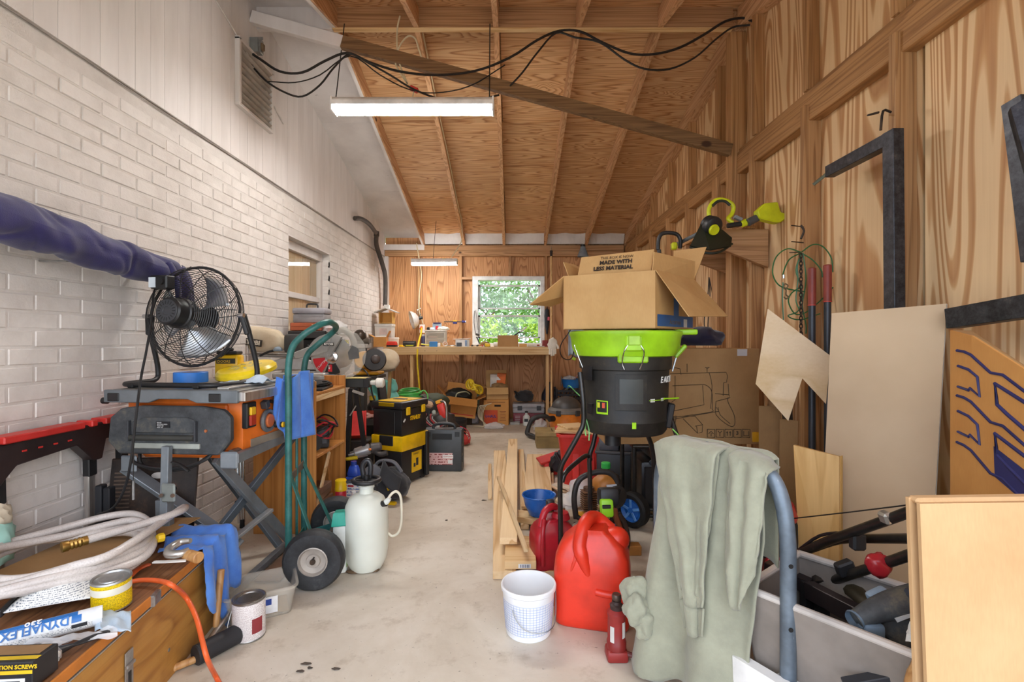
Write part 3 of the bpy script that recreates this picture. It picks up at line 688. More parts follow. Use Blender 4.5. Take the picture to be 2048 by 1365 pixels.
# junction box on the wall under the ridge
t = th('junction_box', 'small grey metal junction box with open side near the ridge', 'electrical box', P(512, 94, 3.44))
bx(t, 'box_body', 'galv', (0, 0, -.05), (.085, .05, .10), bev=.004); bx(t, 'cover_plate', '9aa0a0:.5:.5', (-.005, -.03, -.05), (.07, .008, .1), bev=.002)
bx(t, 'wire_bundle', '6d5a42:.7', (.05, -.005, -.03), (.02, .035, .05), bev=.006); bx(t, 'bracket', 'galv', (.02, 0, .05), (.06, .01, .02))
# flexible conduit in the far left corner
t = th('conduit_pipe', 'dark bent conduit pipe running down the far left corner', 'pipe', (XL + .04, 6.5, 1.5))
o0 = t.location
pts = [P(708, 437, 5.6), P(722, 438, 5.7), P(738, 448, 5.9), P(752, 466, 6.2)]
pts = [Vector((max(q.x, XL + .03), q.y, q.z)) for q in pts]
tb(t, 'upper_pipe', '4a4440:.6', [q - o0 for q in pts], .026, 10)
p2_ = [P(753, 468, 6.25), P(753, 490, 6.45), P(762, 520, 6.6), P(770, 550, 6.7), P(771, 580, 6.75), P(770, 612, 6.75)]
tb(t, 'lower_pipe', '4a4440:.6', [q - o0 for q in p2_], .030, 10)
cy(t, 'coupling', '39332f:.6', p2_[0] - o0 + Vector((0, 0, .03)), p2_[0] - o0 - Vector((0, 0, .03)), .034)
# ------------------------------------------------------------------ left side, foreground
def TZ(x, y, z):           # point seen at a pixel lying at height z
    d = FPX * (EYE - z) / (y - 682.5); return Vector(((x - 1024) / FPX * d, d, z))
BK = '1c1c1e:.45'; DG = '3a3c40:.5'; CHROME = 'c9c9c9:.2:.95'; BRASS = 'b08a4a:.35:.85'
# wooden chest
CT = .337
t = th('wooden_chest', 'worn orange-brown wooden chest with metal hasp on the floor', 'chest', FL(450, 1225), 7.4)
W_, L_, H_ = .50, 1.15, .288
for n_, c, s in (('front_board', (-.009, -L_ / 2, 0), (.018, L_, H_)), ('back_board', (-W_ + .009, -L_ / 2, 0), (.018, L_, H_)), ('end_board', (-W_ / 2, -.009, 0), (W_ - .036, .018, H_)), ('end_board', (-W_ / 2, -L_ + .009, 0), (W_ - .036, .018, H_)), ('bottom_board', (-W_ / 2, -L_ / 2, .0), (W_ - .037, L_ - .037, .012))):
    bx(t, n_, 'chest_wood', c, s, bev=.002)
bx(t, 'worn_edge', 'b9b2a4:.7', (-.009, -L_ / 2, H_ - .002), (.016, L_, .004), bev=.001)
lid = bx(t, 'lid', 'chest_top', (-W_ / 2, -L_ / 2 + .01, .306), (W_ + .01, L_ + .03, .028), rot=(0, 0, 0), bev=.003)
bx(t, 'lid_edge_strip', 'c8792a:.6', (.006, -L_ / 2, .304), (.006, L_ + .02, .030), bev=.001)
hs = bx(t, 'hasp', 'galv', (.004, -.62, .10), (.004, .035, .13), bev=.001); bx(hs, 'hasp_slot', '2b2622:.6', (.0065, -.62, .12), (.002, .012, .05), bev=0); bx(hs, 'hinge_pin', 'galv', (.008, -.62, .185), (.008, .038, .010), bev=.002)
bx(t, 'corner_bracket', 'galv', (.008, -.50, .30), (.016, .05, .035), rot=(0, 0, 8), bev=.003)
bx(t, 'steel_patch', '6f6a64:.4:.6', (.003, -.78, .02), (.003, .04, .07), bev=.001)
for k in range(4): cy(t, 'nail_head', 'a8a29a:.4:.7', (.0, -.2 - k * .21, .05 + .05 * (k % 2)), (.0015, -.2 - k * .21, .05 + .05 * (k % 2)), .006, n=8)
# cardboard sheet with a hand hole
bm = bmesh.new()
outer = [(-1.335, 2.10), (-1.36, 1.86), (-1.40, 1.62), (-1.55, 1.50), (-1.715, 1.48), (-1.72, 2.06), (-1.55, 2.11)]
hole = [(-1.45 + .045 * math.cos(a * math.pi / 6), 2.03 + .022 * math.sin(a * math.pi / 6)) for a in range(12)]
V2 = [bm.verts.new((x, y, 0)) for x, y in outer]; H2 = [bm.verts.new((x, y, 0)) for x, y in hole]
E2 = [bm.edges.new((V2[i], V2[(i + 1) % len(V2)])) for i in range(len(V2))] + [bm.edges.new((H2[i], H2[(i + 1) % 12])) for i in range(12)]
bmesh.ops.triangle_fill(bm, edges=E2, use_beauty=True)
bmesh.ops.subdivide_edges(bm, edges=list(bm.edges), cuts=2)
for v in bm.verts: v.co.z = .352 + .012 * math.sin((v.co.x + 1.5) * 9) * (v.co.y - 1.4)
o = from_bm(bm, 'cardboard_sheet', 'kraft'); m = o.modifiers.new('th', 'SOLIDIFY'); m.thickness = .004
tag(o, 'flat cardboard sheet with an oval hand hole under the coiled hose', 'cardboard')
# garden hose
t = th('garden_hose', 'coiled grey-white braided garden hose on the cardboard sheet', 'hose', (-1.50, 1.64, .37))
pts = []; turns = 4.6; n_ = 64
for i in range(n_ + 1):
    a = i / n_ * turns * 2 * math.pi + 2.2; k = i / n_
    rx = .215 + .03 * math.sin(i * .9) + .012 * math.sin(a * .5); ry = .255 + .04 * math.sin(i * .37 + 1)
    pts.append((rx * math.cos(a) + .015 * math.sin(i * .33), ry * math.sin(a), .012 + .055 * k + .012 * math.sin(i * 1.3)))
pts += [(.20, .28, .09), (.235, .24, .10), (.22, .17, .10), (.16, .08, .095), (.09, -.02, .09)]
tb(t, 'hose_tube', 'hose', pts, .0135, 10, 4)
e = Vector(pts[-1]); dr = (Vector(pts[-1]) - Vector(pts[-2])).normalized()
la(t, 'brass_fitting', BRASS, [(0, 0), (.015, 0), (.015, .012), (.0135, .014), (.0165, .02), (.0135, .025), (.0165, .03), (.0135, .035), (.0165, .04), (.0135, .045), (.017, .05), (.017, .065), (.012, .065), (0, .06)], 16, e - dr * .005, dr)
la(t, 'yellow_coupling', 'e8c020:.4', [(0, 0), (.014, 0), (.016, .004), (.016, .02), (.012, .022), (0, .022)], 8, (.225, .12, .04), (.5, .8, -.1))
# grassy product bag
t = th('product_bag', 'white and green product bag with fine print under the hose', 'bag', TZ(130, 1185, CT + .03), 25)
sh(t, 'bag_film', 'print_white', lambda u, v: ((u - .5) * .22, (v - .5) * .15, .012 * math.sin(u * 5) * math.sin(v * 6) + .035 * math.sin(v * math.pi) * math.sin(u * math.pi)), 14, 10, .003)
sh(t, 'green_band', '3f7a2e:.45', lambda u, v: ((u - .5) * .225, .075 + v * .055, .003 + .012 * math.sin(u * 5)), 10, 4, .004)
bx(t, 'dark_edge', BK, (-.115, 0, -.01), (.012, .16, .02)); bx(t, 'barcode', '23262b:.5', (.06, .02, .034), (.035, .03, .001), bev=0)
# yellow can
t = th('filler_can', 'small yellow metal can with fine print on the chest', 'can', TZ(224, 1213, CT + .001), 20, rx=3)
la(t, 'can_wall', 'print_yellow', [(.046, 0), (.048, .002), (.048, .080), (.046, .082)], 28); la(t, 'base_rim', 'galv', [(0, .001), (.048, .001), (.049, .003), (.048, .006), (.0478, .007)], 28)
la(t, 'paper_band', 'd8d4c4:.6', [(.0484, .052), (.0484, .072)], 28)
la(t, 'rim', 'galv', [(.047, .081), (.05, .084), (.0485, .089), (.044, .088), (.042, .083), (.030, .083), (.028, .086), (0, .086)], 28)
# red snips, orange handle
t = th('tin_snips', 'red-handled snips lying beside the yellow can', 'snips', TZ(180, 1178, CT + .002), -20)
tb(t, 'handle', 'd8431f:.4', [(-.06, .015, .012), (-.01, .026, .014), (.05, .012, .012)], .011, 8, 5, flat=.6); tb(t, 'handle', 'd8431f:.4', [(-.06, -.012, .012), (-.01, -.024, .014), (.05, -.008, .012)], .011, 8, 5, flat=.6)
bx(t, 'blade', 'galv', (.085, .0, .004), (.07, .02, .012), rot=(0, 0, -6)); cy(t, 'pivot', CHROME, (.055, 0, .006), (.055, 0, .022), .008, n=10)
t = tag(tb(None, 'pry_handle', 'cf5a28:.45', [TZ(255, 1158, CT + .012), TZ(275, 1140, CT + .014), TZ(297, 1130, CT + .012)], .011, 8, 5, flat=.5), 'orange rubber tool handle poking out under the blue rag', 'tool handle')
# caulk tube
a = TZ(205, 1230, CT + .03); b_ = TZ(-10, 1286, CT + .03); ax = (b_ - a).normalized()
t = th('caulk_tube', 'white and blue caulk tube lettered upside down on the chest', 'caulk tube', a)
la(t, 'tube', 'e9ecef:.4', [(0, .002), (.0225, .002), (.024, 0), (.025, .003), (.025, .21), (.022, .215), (0, .215)], 26, (0, 0, 0), ax)
sd = Vector((ax.y, -ax.x, 0)).normalized()  # toward viewer
if sd.y > 0: sd = -sd
up = sd.cross(ax); up = up if up.z > 0 else -up
nrm = (sd * .55 + Vector((0, 0, 1)) * .84).normalized(); tang = nrm.cross(ax).normalized()
def around(ang): return (sd * math.cos(R(ang)) + Vector((0, 0, 1)) * math.sin(R(ang)))
def patch(p, name, mat, ang0, ang1, l0, l1, rad):
    V = []; F = []
    for i in range(7):
        q = around(ang0 + (ang1 - ang0) * i / 6) * rad; V += [q + ax * l0, q + ax * l1]
    for i in range(6): F.append((2 * i, 2 * i + 1, 2 * i + 3, 2 * i + 2))
    return mk(name, V, F, mat, p, smooth=60)
patch(t, 'blue_band', '2a6fb8:.4', 60, 100, .05, .205, .0254); patch(t, 'blue_block', '2a6fb8:.4', 18, 60, .042, .062, .0254)
patch(t, 'fine_print', 'print_white', -30, 6, .02, .19, .0254); patch(t, 'barcode', '2a2d31:.5', -14, 8, .03, .062, .0256)
q = around(50) * .0257
tx(t, '2a6fb8:.4', 'DYNAFLEX', .030, frame(around(36) * .0266 + ax * .066 - around(-54) * .011, ax, around(-54)), .0008, sx=.86, bold=.0006)
tx(t, 'f4f6f8:.4', '230', .022, frame(around(78) * .0266 + ax * .12 - around(-12) * .008, ax, around(-12)), .0008, bold=.0004)
la(t, 'nozzle_end', 'clear_bag', [(.024, .2), (.026, .215), (.020, .24), (.012, .255), (0, .26)], 16, (0, 0, 0), ax)
# plastic wrapper
t = tag(sh(None, 'plastic_wrapper', 'clear_bag', lambda u, v: TZ(20 + 215 * u, 1296 + 16 * v - 30 * u, CT + .004) + Vector((0, 0, .018 * mn.noise(Vector((u * 6, v * 4, 1))) + .012)), 22, 8, 0), 'crinkled clear plastic wrapper between caulk tube and brush', 'wrapper')
t = tag(sh(None, 'paper_towel', 'paleblue', lambda u, v: TZ(190 + 72 * u, 1228 + 42 * v, CT + .004) + Vector((0, 0, .014 * mn.noise(Vector((u * 4, v * 4, 5))) + .008)), 14, 10, .002), 'crumpled pale blue paper towel at the chest edge', 'paper towel')
# paint brush
a = TZ(232, 1258, CT + .012); b_ = TZ(118, 1302, CT + .014)
t = th('paint_brush', 'black-handled paint brush lying on the chest top', 'brush', a)
dd = (b_ - a); tb(t, 'handle', BK, [(0, 0, 0), dd * .3, dd * .7, dd], .008, 10, 5, flat=.6, rf=lambda k: .8 + .5 * abs(math.sin(k * 4.2)) if k < .8 else 1.2 + (k - .8) * 4)
bar(t, 'ferrule', 'c8c8c8:.3:.8', dd * 1.0, dd * 1.28, .05, .02); bar(t, 'bristles', '2a2422:.8', dd * 1.28, dd * 1.75, .056, .018)
bar(t, 'wrapper_sleeve', 'print_white', dd * 1.05, dd * 1.5, .062, .024)
# screw box
t = th('screw_box', 'black and yellow box of screws at the bottom left corner', 'box', TZ(2, 1380, CT + .001), 4)
bx(t, 'carton', '1d1e22:.45', (0, .03, 0), (.14, .07, .062), bev=.002)
bx(t, 'yellow_stripe', 'd9b51f:.45', (0, -.0056, .036), (.141, .001, .008), bev=0); bx(t, 'yellow_stripe', 'd9b51f:.45', (0, .012, .0622), (.141, .012, .0008), bev=0); bx(t, 'picture_panel', '8b6a45:.5', (.0, .042, .0622), (.12, .034, .0008), bev=0)
tx(t, 'e0bb22:.4', 'CONSTRUCTION SCREWS', .0125, frame((-.068, -.0058, .048), (1, 0, 0), (0, 0, 1)), .0005, bold=.0003)
bx(t, 'white_label', 'e6e6e6:.5', (.0, -.0056, .014), (.11, .001, .012), bev=0); bx(t, 'screw_picture', '3a3c40:.4', (.0, -.0062, .018), (.09, .001, .003), bev=0); tx(t, 'f2f2f2:.4', '1 LB', .011, frame((.03, -.0058, .003), (1, 0, 0), (0, 0, 1)), .0005)
# blue rag over the corner
def rag(u, v):
    x = 285 + 165 * u; s = v
    base = TZ(x, 1098 + 30 * (1 - u), CT + .008)
    if v < .55:
        p_ = base + Vector((.10 * (v / .55 - .5) * (1 - u) + .02 * v, -.16 * v / .55 * (1.1 - u * .4) + .06, .016 + .012 * math.sin(v * 14 + u * 9)))
    else:
        k = (v - .55) / .45; e = base + Vector((.02 + .0, -.12 * (1.1 - u * .4) + .03, .014))
        p_ = e + Vector((.03 + .03 * k, -.05 * k, -.22 * k * (.25 + .75 * u)))
    return p_ + Vector((.012 * math.sin(u * 22 + v * 3), .010 * math.sin(u * 17 + 2 * v), .012 * mn.noise(Vector((u * 5, v * 5, 3)))))
t = th('blue_rag', 'blue microfibre rag draped over the far corner of the chest', 'rag', TZ(370, 1120, CT + .02)); o0 = Vector(t.location)
cor = Vector((-1.185, 2.023, 0)); rgx = Matrix.Rotation(R(7.4), 3, 'Z')
def rag2(u, v):      # u along chest edge (toward camera), v from inside of the lid, over the edge and down
    yl = .03 - .26 * u; fall = .11 + .09 * math.sin(u * 3.4) + .03 * math.sin(u * 15)
    sx = -.22 * (1 - .35 * u) + v * (.34 - .05 * u)
    if sx < .012: q = Vector((sx + .012, yl, .345 + .018 * abs(mn.noise(Vector((u * 6, v * 5, 2)))) + .01 * math.sin(u * 15)))
    else:
        k = (sx - .012) / .11; q = Vector((.026 + .012 * math.sin(u * 16) + .02 * k, yl - .03 * k * (u - .3), .345 - k * fall * 1.35))
    q = rgx @ q + cor
    return q + Vector((.008 * mn.noise(Vector((u * 9, v * 9, 7))), .008 * mn.noise(Vector((u * 9, v * 9, 1))), .008 * mn.noise(Vector((u * 8, v * 8, 4))))) - o0
sh(t, 'cloth', 'blue_rag', rag2, 26, 30, .004)
# hook hammer on the rag
t = th('claw_hammer', 'steel hammer head with a pale wooden handle end on the blue rag', 'hammer', TZ(365, 1110, .375), 15)
tb(t, 'claw', 'c4c2bd:.3:.85', [(.015, .03, .035), (-.02, .04, .03), (-.04, .01, .022), (-.03, -.03, .018), (.005, -.045, .02), (.03, -.03, .026)], .013, 10, 6, rf=lambda k: .7 + .5 * math.sin(k * 3.1))
cy(t, 'wooden_end', 'handle', (.01, -.02, .012), (.075, -.075, .012), .016, .019, 16, .003)
tb(t, 'white_strap', 'd7d5cf:.6', [(-.07, -.04, .0), (-.02, -.06, .004), (.03, -.055, .0)], .009, 6, 4, flat=.4)
# orange extension cord
pts = [TZ(252, 1166, CT + .012), TZ(285, 1161, CT + .014), TZ(320, 1163, CT + .016), TZ(345, 1172, CT + .022), P(372, 1196, 1.62), P(392, 1235, 1.57), P(404, 1280, 1.52), P(415, 1320, 1.50)]
pts += [FL(432, 1362) + Vector((0, 0, .012)), FL(440, 1400) + Vector((.02, 0, .008))]
tag(tb(None, 'extension_cord', 'e2622c:.4', pts, .0075, 8, 6), 'orange extension cord arching off the chest to the floor', 'cord')
# hammer leaning on the chest, rubber mallet on the floor
t = th('framing_hammer', 'hammer with upright wooden handle leaning on the chest front', 'hammer', FL(436, 1283))
cy(t, 'handle', 'handle', (-.02, .02, .04), (-.03, .07, .235), .011, .013, 14, .003)
tb(t, 'head', 'b9b7b2:.3:.85', [(-.02, .10, .06), (-.0, .06, .058), (-.015, .015, .03), (-.02, -.01, .012)], .012, 10, 5, rf=lambda k: .6 + .6 * k)
la(t, 'face', CHROME, [(0, 0), (.016, 0), (.017, .012), (.012, .02), (0, .02)], 14, (.012, .12, .055), (.2, 1, .1))
t = th('rubber_mallet', 'black rubber mallet with wooden handle lying on the floor', 'mallet', FL(430, 1312))
cy(t, 'head', '26272b:.6', (-.035, -.055, .034), (.04, .075, .034), .034, .034, 24, .004); cy(t, 'handle', 'handle', (-.008, -.02, .02), (-.12, -.12, .013), .012, .012, 14, .003)
# paint can
t = th('paint_can', 'white printed paint can with closed metal lid on the floor', 'paint can', FL(498, 1272), 10)
la(t, 'can_wall', 'print_can', [(.056, .002), (.057, .004), (.057, .138), (.056, .14)], 32); la(t, 'maroon_panel', '8c2f35:.45', [(.0574, .03), (.0574, .085)], 10, arc=(-62, -22), smooth=60)
la(t, 'base', 'galv', [(0, .002), (.057, .002), (.0578, .005), (.057, .007)], 32)
la(t, 'lid', '8d8781:.3:.8', [(.0565, .139), (.059, .142), (.0585, .148), (.054, .149), (.050, .145), (.047, .145), (.045, .141), (.038, .141), (.036, .143), (0, .143)], 32)
tb(t, 'bail_handle', 'galv', [(-.058, .0, .11), (-.064, -.03, .06), (-.055, -.045, .035), (-.03, -.066, .03)], .0018, 5, 4)
# clear plastic tub
t = th('plastic_tub', 'dirty clear plastic tub with torn blue label on the floor', 'tub', FL(520, 1220), 28)
def tub(p, name, mat, w, d, h, tp, thk, rim=.012):
    bm = bmesh.new(); rings = []
    def rr(w, d, r, z):
        o = []
        for cx, cy_, a0 in ((w / 2 - r, d / 2 - r, 0), (-w / 2 + r, d / 2 - r, 90), (-w / 2 + r, -d / 2 + r, 180), (w / 2 - r, -d / 2 + r, 270)):
            for k in range(5): a = R(a0 + k * 22.5); o.append(bm.verts.new((cx + r * math.cos(a), cy_ + r * math.sin(a), z)))
        return o
    rings = [rr(w * tp, d * tp, .025, 0), rr(w * tp + (w - w * tp) * .5, d * tp + (d - d * tp) * .5, .03, h * .5), rr(w, d, .035, h), rr(w + rim * 2, d + rim * 2, .04, h), rr(w + rim * 2, d + rim * 2, .04, h - rim), rr(w + .002, d + .002, .035, h - rim * 1.0), rr(w - thk * 2, d - thk * 2, .033, h - .001), rr((w - thk * 2) * tp, (d - thk * 2) * tp, .025, thk)]
    seq = [0, 1, 2, 4, 3, 6, 7]
    seq = [0, 1, 5, 4, 3, 6, 7]
    for a, b_ in zip(seq[:-1], seq[1:]):
        for k in range(20): bm.faces.new((rings[a][k], rings[a][(k + 1) % 20], rings[b_][(k + 1) % 20], rings[b_][k]))
    bm.faces.new(list(reversed(rings[0]))); bm.faces.new(rings[7])
    for v in rings[2]: bm.verts.remove(v)
    bmesh.ops.recalc_face_normals(bm, faces=list(bm.faces))
    return from_bm(bm, name, mat, p, smooth=40)
tub(t, 'tub_body', 'clear_bin', .27, .20, .115, .86, .003, .008)
bx(t, 'residue', '9a7a4c:.7', (0, 0, .004), (.21, .14, .002), bev=0)
lb = bx(t, 'label', 'e9ebee:.5', (.02, -.0985, .022), (.085, .001, .07), rot=(7, 0, 0), bev=0); bx(lb, 'blue_print', '27469a:.5', (.015, -.1015, .058), (.05, .001, .025), rot=(7, 0, 0), bev=0)
for k in range(9): bx(t, 'rib', 'clear_bin', (-.139, -.08 + k * .02, .03), (.003, .004, .07), rot=(0, -9, 0), bev=0)
# ------------------------------------------------------------------ folded red-black sawhorses along the wall
t = th('folding_sawhorse', 'red and black folding sawhorse with aluminium legs against the brick wall', 'sawhorse', (-1.765, 1.95, 0))
RD = 'c9302a:.4'; SB = '2a1c1c:.45'
pr(t, 'top_rail', SB, [(-.42, .58), (-.30, .60), (-.22, .68), (.02, .70), (.10, .62), (.14, .62), (.16, .70), (.34, .70), (.34, .78), (-.42, .76)], .05, frame((-.03, 0, 0), (0, 1, 0), (0, 0, 1)), bev=.004)
for a, b_ in ((-.42, -.33), (-.28, .04), (.07, .10), (.14, .34)): bx(t, 'red_cap', RD, (0, (a + b_) / 2, .765), (.07, b_ - a, .026), bev=.004)
for y_ in (-.38, -.32, -.255, .12, .29): 
    bar(t, 'leg', 'alu', (-.02, y_, .60), (-.03, y_ + .02, .0), .036, .022, (1, 0, 0), bev=.004); bar(t, 'leg_socket', BK, (-.02, y_, .66), (-.021, y_ + .004, .55), .044, .03, (1, 0, 0), bev=.004)
for k in range(4): bx(t, 'red_mark', RD, (.024, -.2 + k * .06, .725), (.003, .016, .006), bev=0)
# stained perforated plate
t = th('stained_plate', 'dark rusty perforated plate leaning below the sawhorse', 'metal plate', (-1.60, 2.13, 0), 8, rx=-9)
bx(t, 'plate', 'brown_black', (0, 0, 0.0), (.36, .014, .60), bev=.004)
for (x, z, rx, rz_) in ((.02, .52, .03, .014), (-.08, .36, .014, .012), (.06, .40, .012, .012), (.09, .46, .010, .010), (-.05, .22, .012, .012), (.04, .14, .016, .016), (-.1, .12, .011, .011)):
    la(t, 'hole', '0b0a0a:.9' if rx < .025 else 'd8d4d0:.6', [(0, 0), (1, 0), (1, .002), (0, .002)], 14, (x, -.0068, z), (0, -1, 0), sx=rx, sy=rz_)
for k in range(26): bx(t, 'slot_rib', '5d4b3e:.6', (-.125, -.008, .12 + k * .0165), (.07, .003, .006), bev=0)
blob(t, 'red_lamp', 'b3322f:.3', (.06, -.018, .20), (.035, .012, .035), 2, .05)
t = th('black_bar_stack', 'pair of black ribbed bars standing between sawhorse legs and rusty plate', 'bars', (-1.715, 2.045, 0), 5)
for k in range(2): bx(t, 'bar', '1f2126:.5', (k * .032, 0, 0), (.026, .04, .52 - .01 * k), bev=.004)
# mint plastic bag at the left edge
t = th('mint_bag', 'mint green plastic bag behind the hose at the left edge', 'bag', (-1.775, 1.68, .36))
blob(t, 'bag_body', 'a9d8cc:.4', (0, 0, .05), (.04, .06, .10), 5, .25); blob(t, 'tied_top', 'cfc3ae:.5', (.0, .01, .15), (.03, .04, .04), 9, .4)
# ------------------------------------------------------------------ navy roll along the wall
t = th('rolled_canopy', 'rolled navy blue fabric canopy resting high along the brick wall', 'fabric roll', (-1.70, 2.1, 1.48))
A0 = Vector((-1.715, 1.40, 1.565)); A1 = Vector((-1.70, 2.46, 1.455)); o0 = Vector(t.location)
def roll(u, v):
    c = A0.lerp(A1, u); a = 2 * math.pi * v
    r = .083 - .012 * u; sp = a * 1.0 + u * 7
    r *= 1 + .10 * math.sin(3 * a + u * 17) * math.sin(u * 9 + 1) + .05 * math.sin(2 * a - u * 26) + .10 * mn.noise(Vector((u * 12, math.cos(a) * 1.5, math.sin(a) * 1.5))) - .09 * max(0, math.sin(a + u * 23 + 4 * mn.noise(Vector((u * 7, 0, 3))))) ** 6 - .07 * max(0, math.sin(2 * a + u * 15 + 3 * mn.noise(Vector((u * 9, 4, 1))))) ** 8
    if u > .96: r *= 1 - (u - .96) * 9
    return c + Vector((math.cos(a) * r, 0, math.sin(a) * r - .01 * math.sin(u * 3))) - o0
sh(t, 'roll', 'navy_cloth', roll, 150, 44, 0, smooth=80)
def tail(u, v):
    c = Vector((-1.665, 2.40, 1.49)); w_ = (u - .5) * .15
    return c + Vector((.02 + .03 * math.sin(v * 2.5) + .012 * math.sin(u * 12), w_ + .04 * v, -.30 * v + .05 * math.sin(v * math.pi) + .01 * math.sin(u * 9))) - o0
sh(t, 'hanging_end', 'navy_cloth', tail, 14, 14, .004)
for y_ in (1.9, 2.35): bar(t, 'wall_hook', 'galv', Vector((-1.829, y_, 1.43)) - o0, Vector((-1.72, y_, 1.43)) - o0, .02, .006)
# ------------------------------------------------------------------ table saw and what stands on it
SAWZ = .915
t = th('table_saw', 'orange table saw with dark folding outfeed panel on a grey stand', 'table saw', (-1.395, 2.34, 0), -4)
GR = '747b80:.45:.4'; OR = 'e0701c:.42'; SG = '7f868c:.4:.3'
bx(t, 'table_top', '8b8a86:.4:.6', (0, 0, .885), (.56, .57, .030), bev=.003)
pr(t, 'front_trim', GR, [(-.30, .915), (-.30, .862), (-.10, .862), (-.06, .878), (.07, .878), (.11, .862), (.285, .862), (.285, .915)], .02, frame((0, -.285, 0), (1, 0, 0), (0, 0, 1)), bev=.003)
for x in (-.255, .19): bx(t, 'trim_vent', BK, (x, -.306, .868), (.052, .006, .034), bev=.003)
cy(t, 'trim_knob', BK, (-.315, -.29, .868), (-.295, -.29, .868), .014, n=14)
bx(t, 'body', OR, (.0, .02, .645), (.53, .50, .235), bev=.018, seg=2); bx(t, 'body_rim', 'c9611a:.45', (0, -.236, .80), (.40, .02, .05), bev=.006)
bx(t, 'lower_body', OR, (.02, 0, .615), (.44, .46, .04), bev=.012)
# right face controls
bx(t, 'side_rail', 'alu', (.295, .02, .868), (.03, .62, .04), bev=.003); bx(t, 'rear_fence_bar', 'd2d2cf:.35:.7', (.20, -.02, .9155), (.05, .50, .010), bev=.002)
sw = bx(t, 'switch_box', BK, (.272, -.20, .745), (.025, .07, .11), bev=.004); bx(sw, 'yellow_paddle', 'e8b51c:.4', (.287, -.20, .80), (.012, .035, .035)); bx(sw, 'red_paddle', 'b9341c:.4', (.287, -.20, .755), (.012, .04, .045))
hw = la(t, 'handwheel', '5f6366:.45', [(.034, 0), (.05, 0), (.054, .008), (.05, .018), (.038, .018), (.034, .010)], 26, (.272, -.07, .755), (1, 0, 0), closed=True)
cy(hw, 'hub', 'c86a3a:.5', (.266, -.07, .755), (.296, -.07, .755), .034, .03, 20, .003); cy(hw, 'crank_knob', BK, (.29, -.03, .73), (.33, -.03, .73), .015, .013, 14, .003); cy(hw, 'knob_cap', 'e8b51c:.4', (.328, -.03, .73), (.336, -.03, .73), .013, n=14)
tb(t, 'bevel_scale', BK, [(.272, -.04, .84), (.272, .01, .825), (.272, .05, .79)], .008, 6, 4); tb(t, 'bevel_scale', '45484c:.5', [(.272, .0, .85), (.272, .06, .835), (.272, .095, .79)], .008, 6, 4)
bx(t, 'lock_lever', DG, (.285, -.10, .815), (.03, .03, .035), rot=(20, 0, 0)); bx(t, 'warning_plate', '8f8577:.5', (.2665, .0, .655), (.002, .36, .035), bev=0)
# dark panel in front
pw, ph = .262, .10
pz = .75
oc = [(-pw + .04, -ph), (pw - .05, -ph), (pw, -ph + .06), (pw, ph - .045), (pw - .03, ph - .015), (pw * .5, ph), (-pw * .5, ph), (-pw + .05, ph - .01), (-pw, ph - .05), (-pw - .01, -ph + .05)]
pn = pr(t, 'outfeed_panel', 'dusty_dark', oc, .03, frame((0, -.285, pz), (1, 0, 0), (0, 0, 1)), bev=.005)
pr(pn, 'raised_rib', 'dusty_dark', [(-.16, .0), (.12, .0), (.12, .05), (.08, .065), (-.10, .065), (-.16, .045)], .012, frame((0, -.31, pz - .01), (1, 0, 0), (0, 0, 1)), bev=.003)
bx(pn, 'lower_bar', '9fa39c:.5', (-.01, -.318, pz - .075), (.29, .012, .022), bev=.003); cy(pn, 'roller', '33332f:.6', (-.165, -.322, pz - .03), (.115, -.322, pz - .03), .012, n=12); cy(pn, 'screw', 'b5673a:.5', (.16, -.314, pz + .0), (.16, -.320, pz + .0), .006, n=10)
for x in (-.17, .12): bx(pn, 'rib_wall', '33353a:.6', (x, -.322, pz - .045), (.008, .02, .085), bev=.002)
bx(pn, 'data_label', '15161a:.5', (-.02, -.3235, pz + .012), (.06, .002, .026), bev=0)
for k in range(4): tx(pn, 'd8d8d8:.5', ('RIDGID', 'NO LOAD SPEED', 'VOLTS 120', '60HZ 15A')[k], .006, frame((-.046, -.3248, pz + .031 - k * .0065), (1, 0, 0), (0, 0, 1)), .0003)
# cord looped below, cord from the fan
tb(t, 'power_cord', BK, [(-.19, -.28, .66), (-.16, -.31, .615), (-.05, -.325, .595), (.06, -.32, .60), (.14, -.30, .625), (.17, -.28, .66)], .007, 7, 5); tb(t, 'power_cord', BK, [(-.17, -.27, .66), (-.13, -.30, .60), (-.02, -.315, .585), (.08, -.30, .595), (.15, -.28, .64)], .007, 7, 5)
# stand
o0 = Vector(t.location); inv = Matrix.Rotation(R(4), 3, 'Z')
def S(v): return inv @ (Vector(v) - o0)
bar(t, 'stand_post', SG, S(P(334, 893, 2.0)), S(P(330, 1040, 2.0)) , .032, .025, (0, 1, 0)); bar(t, 'stand_post', SG, S(P(329, 1000, 2.02)), S((-1.43, 2.03, .0)), .06, .03, (0, 1, 0))
bx(t, 'hinge_plate', '8d938f:.45:.4', S(P(337, 1005, 1.97)), (.058, .012, .075), bev=.006)
for x in (322, 345): cy(t, 'bolt', 'rust_metal', S(P(x, 992, 1.965)), S(P(x, 992, 1.95)), .008, n=8)
bar(t, 'stand_leg', '5d666e:.45:.3', S(P(588, 872, 2.58)), S((-1.46, 2.02, .02)), .045, .022, (1, 0, 0)); bar(t, 'stand_leg', SG, S(P(432, 918, 2.12)), S(FL(588, 1096) + Vector((0, 0, .015))), .045, .022, (1, 0, 0))
bar(t, 'stand_leg', SG, S(P(250, 935, 2.12)), S((-1.22, 2.2, .2)), .05, .022, (1, 0, 0)); bar(t, 'stand_leg', '5d666e:.45:.3', S((-1.62, 2.52, .62)), S((-1.22, 2.6, .015)), .045, .022, (1, 0, 0))
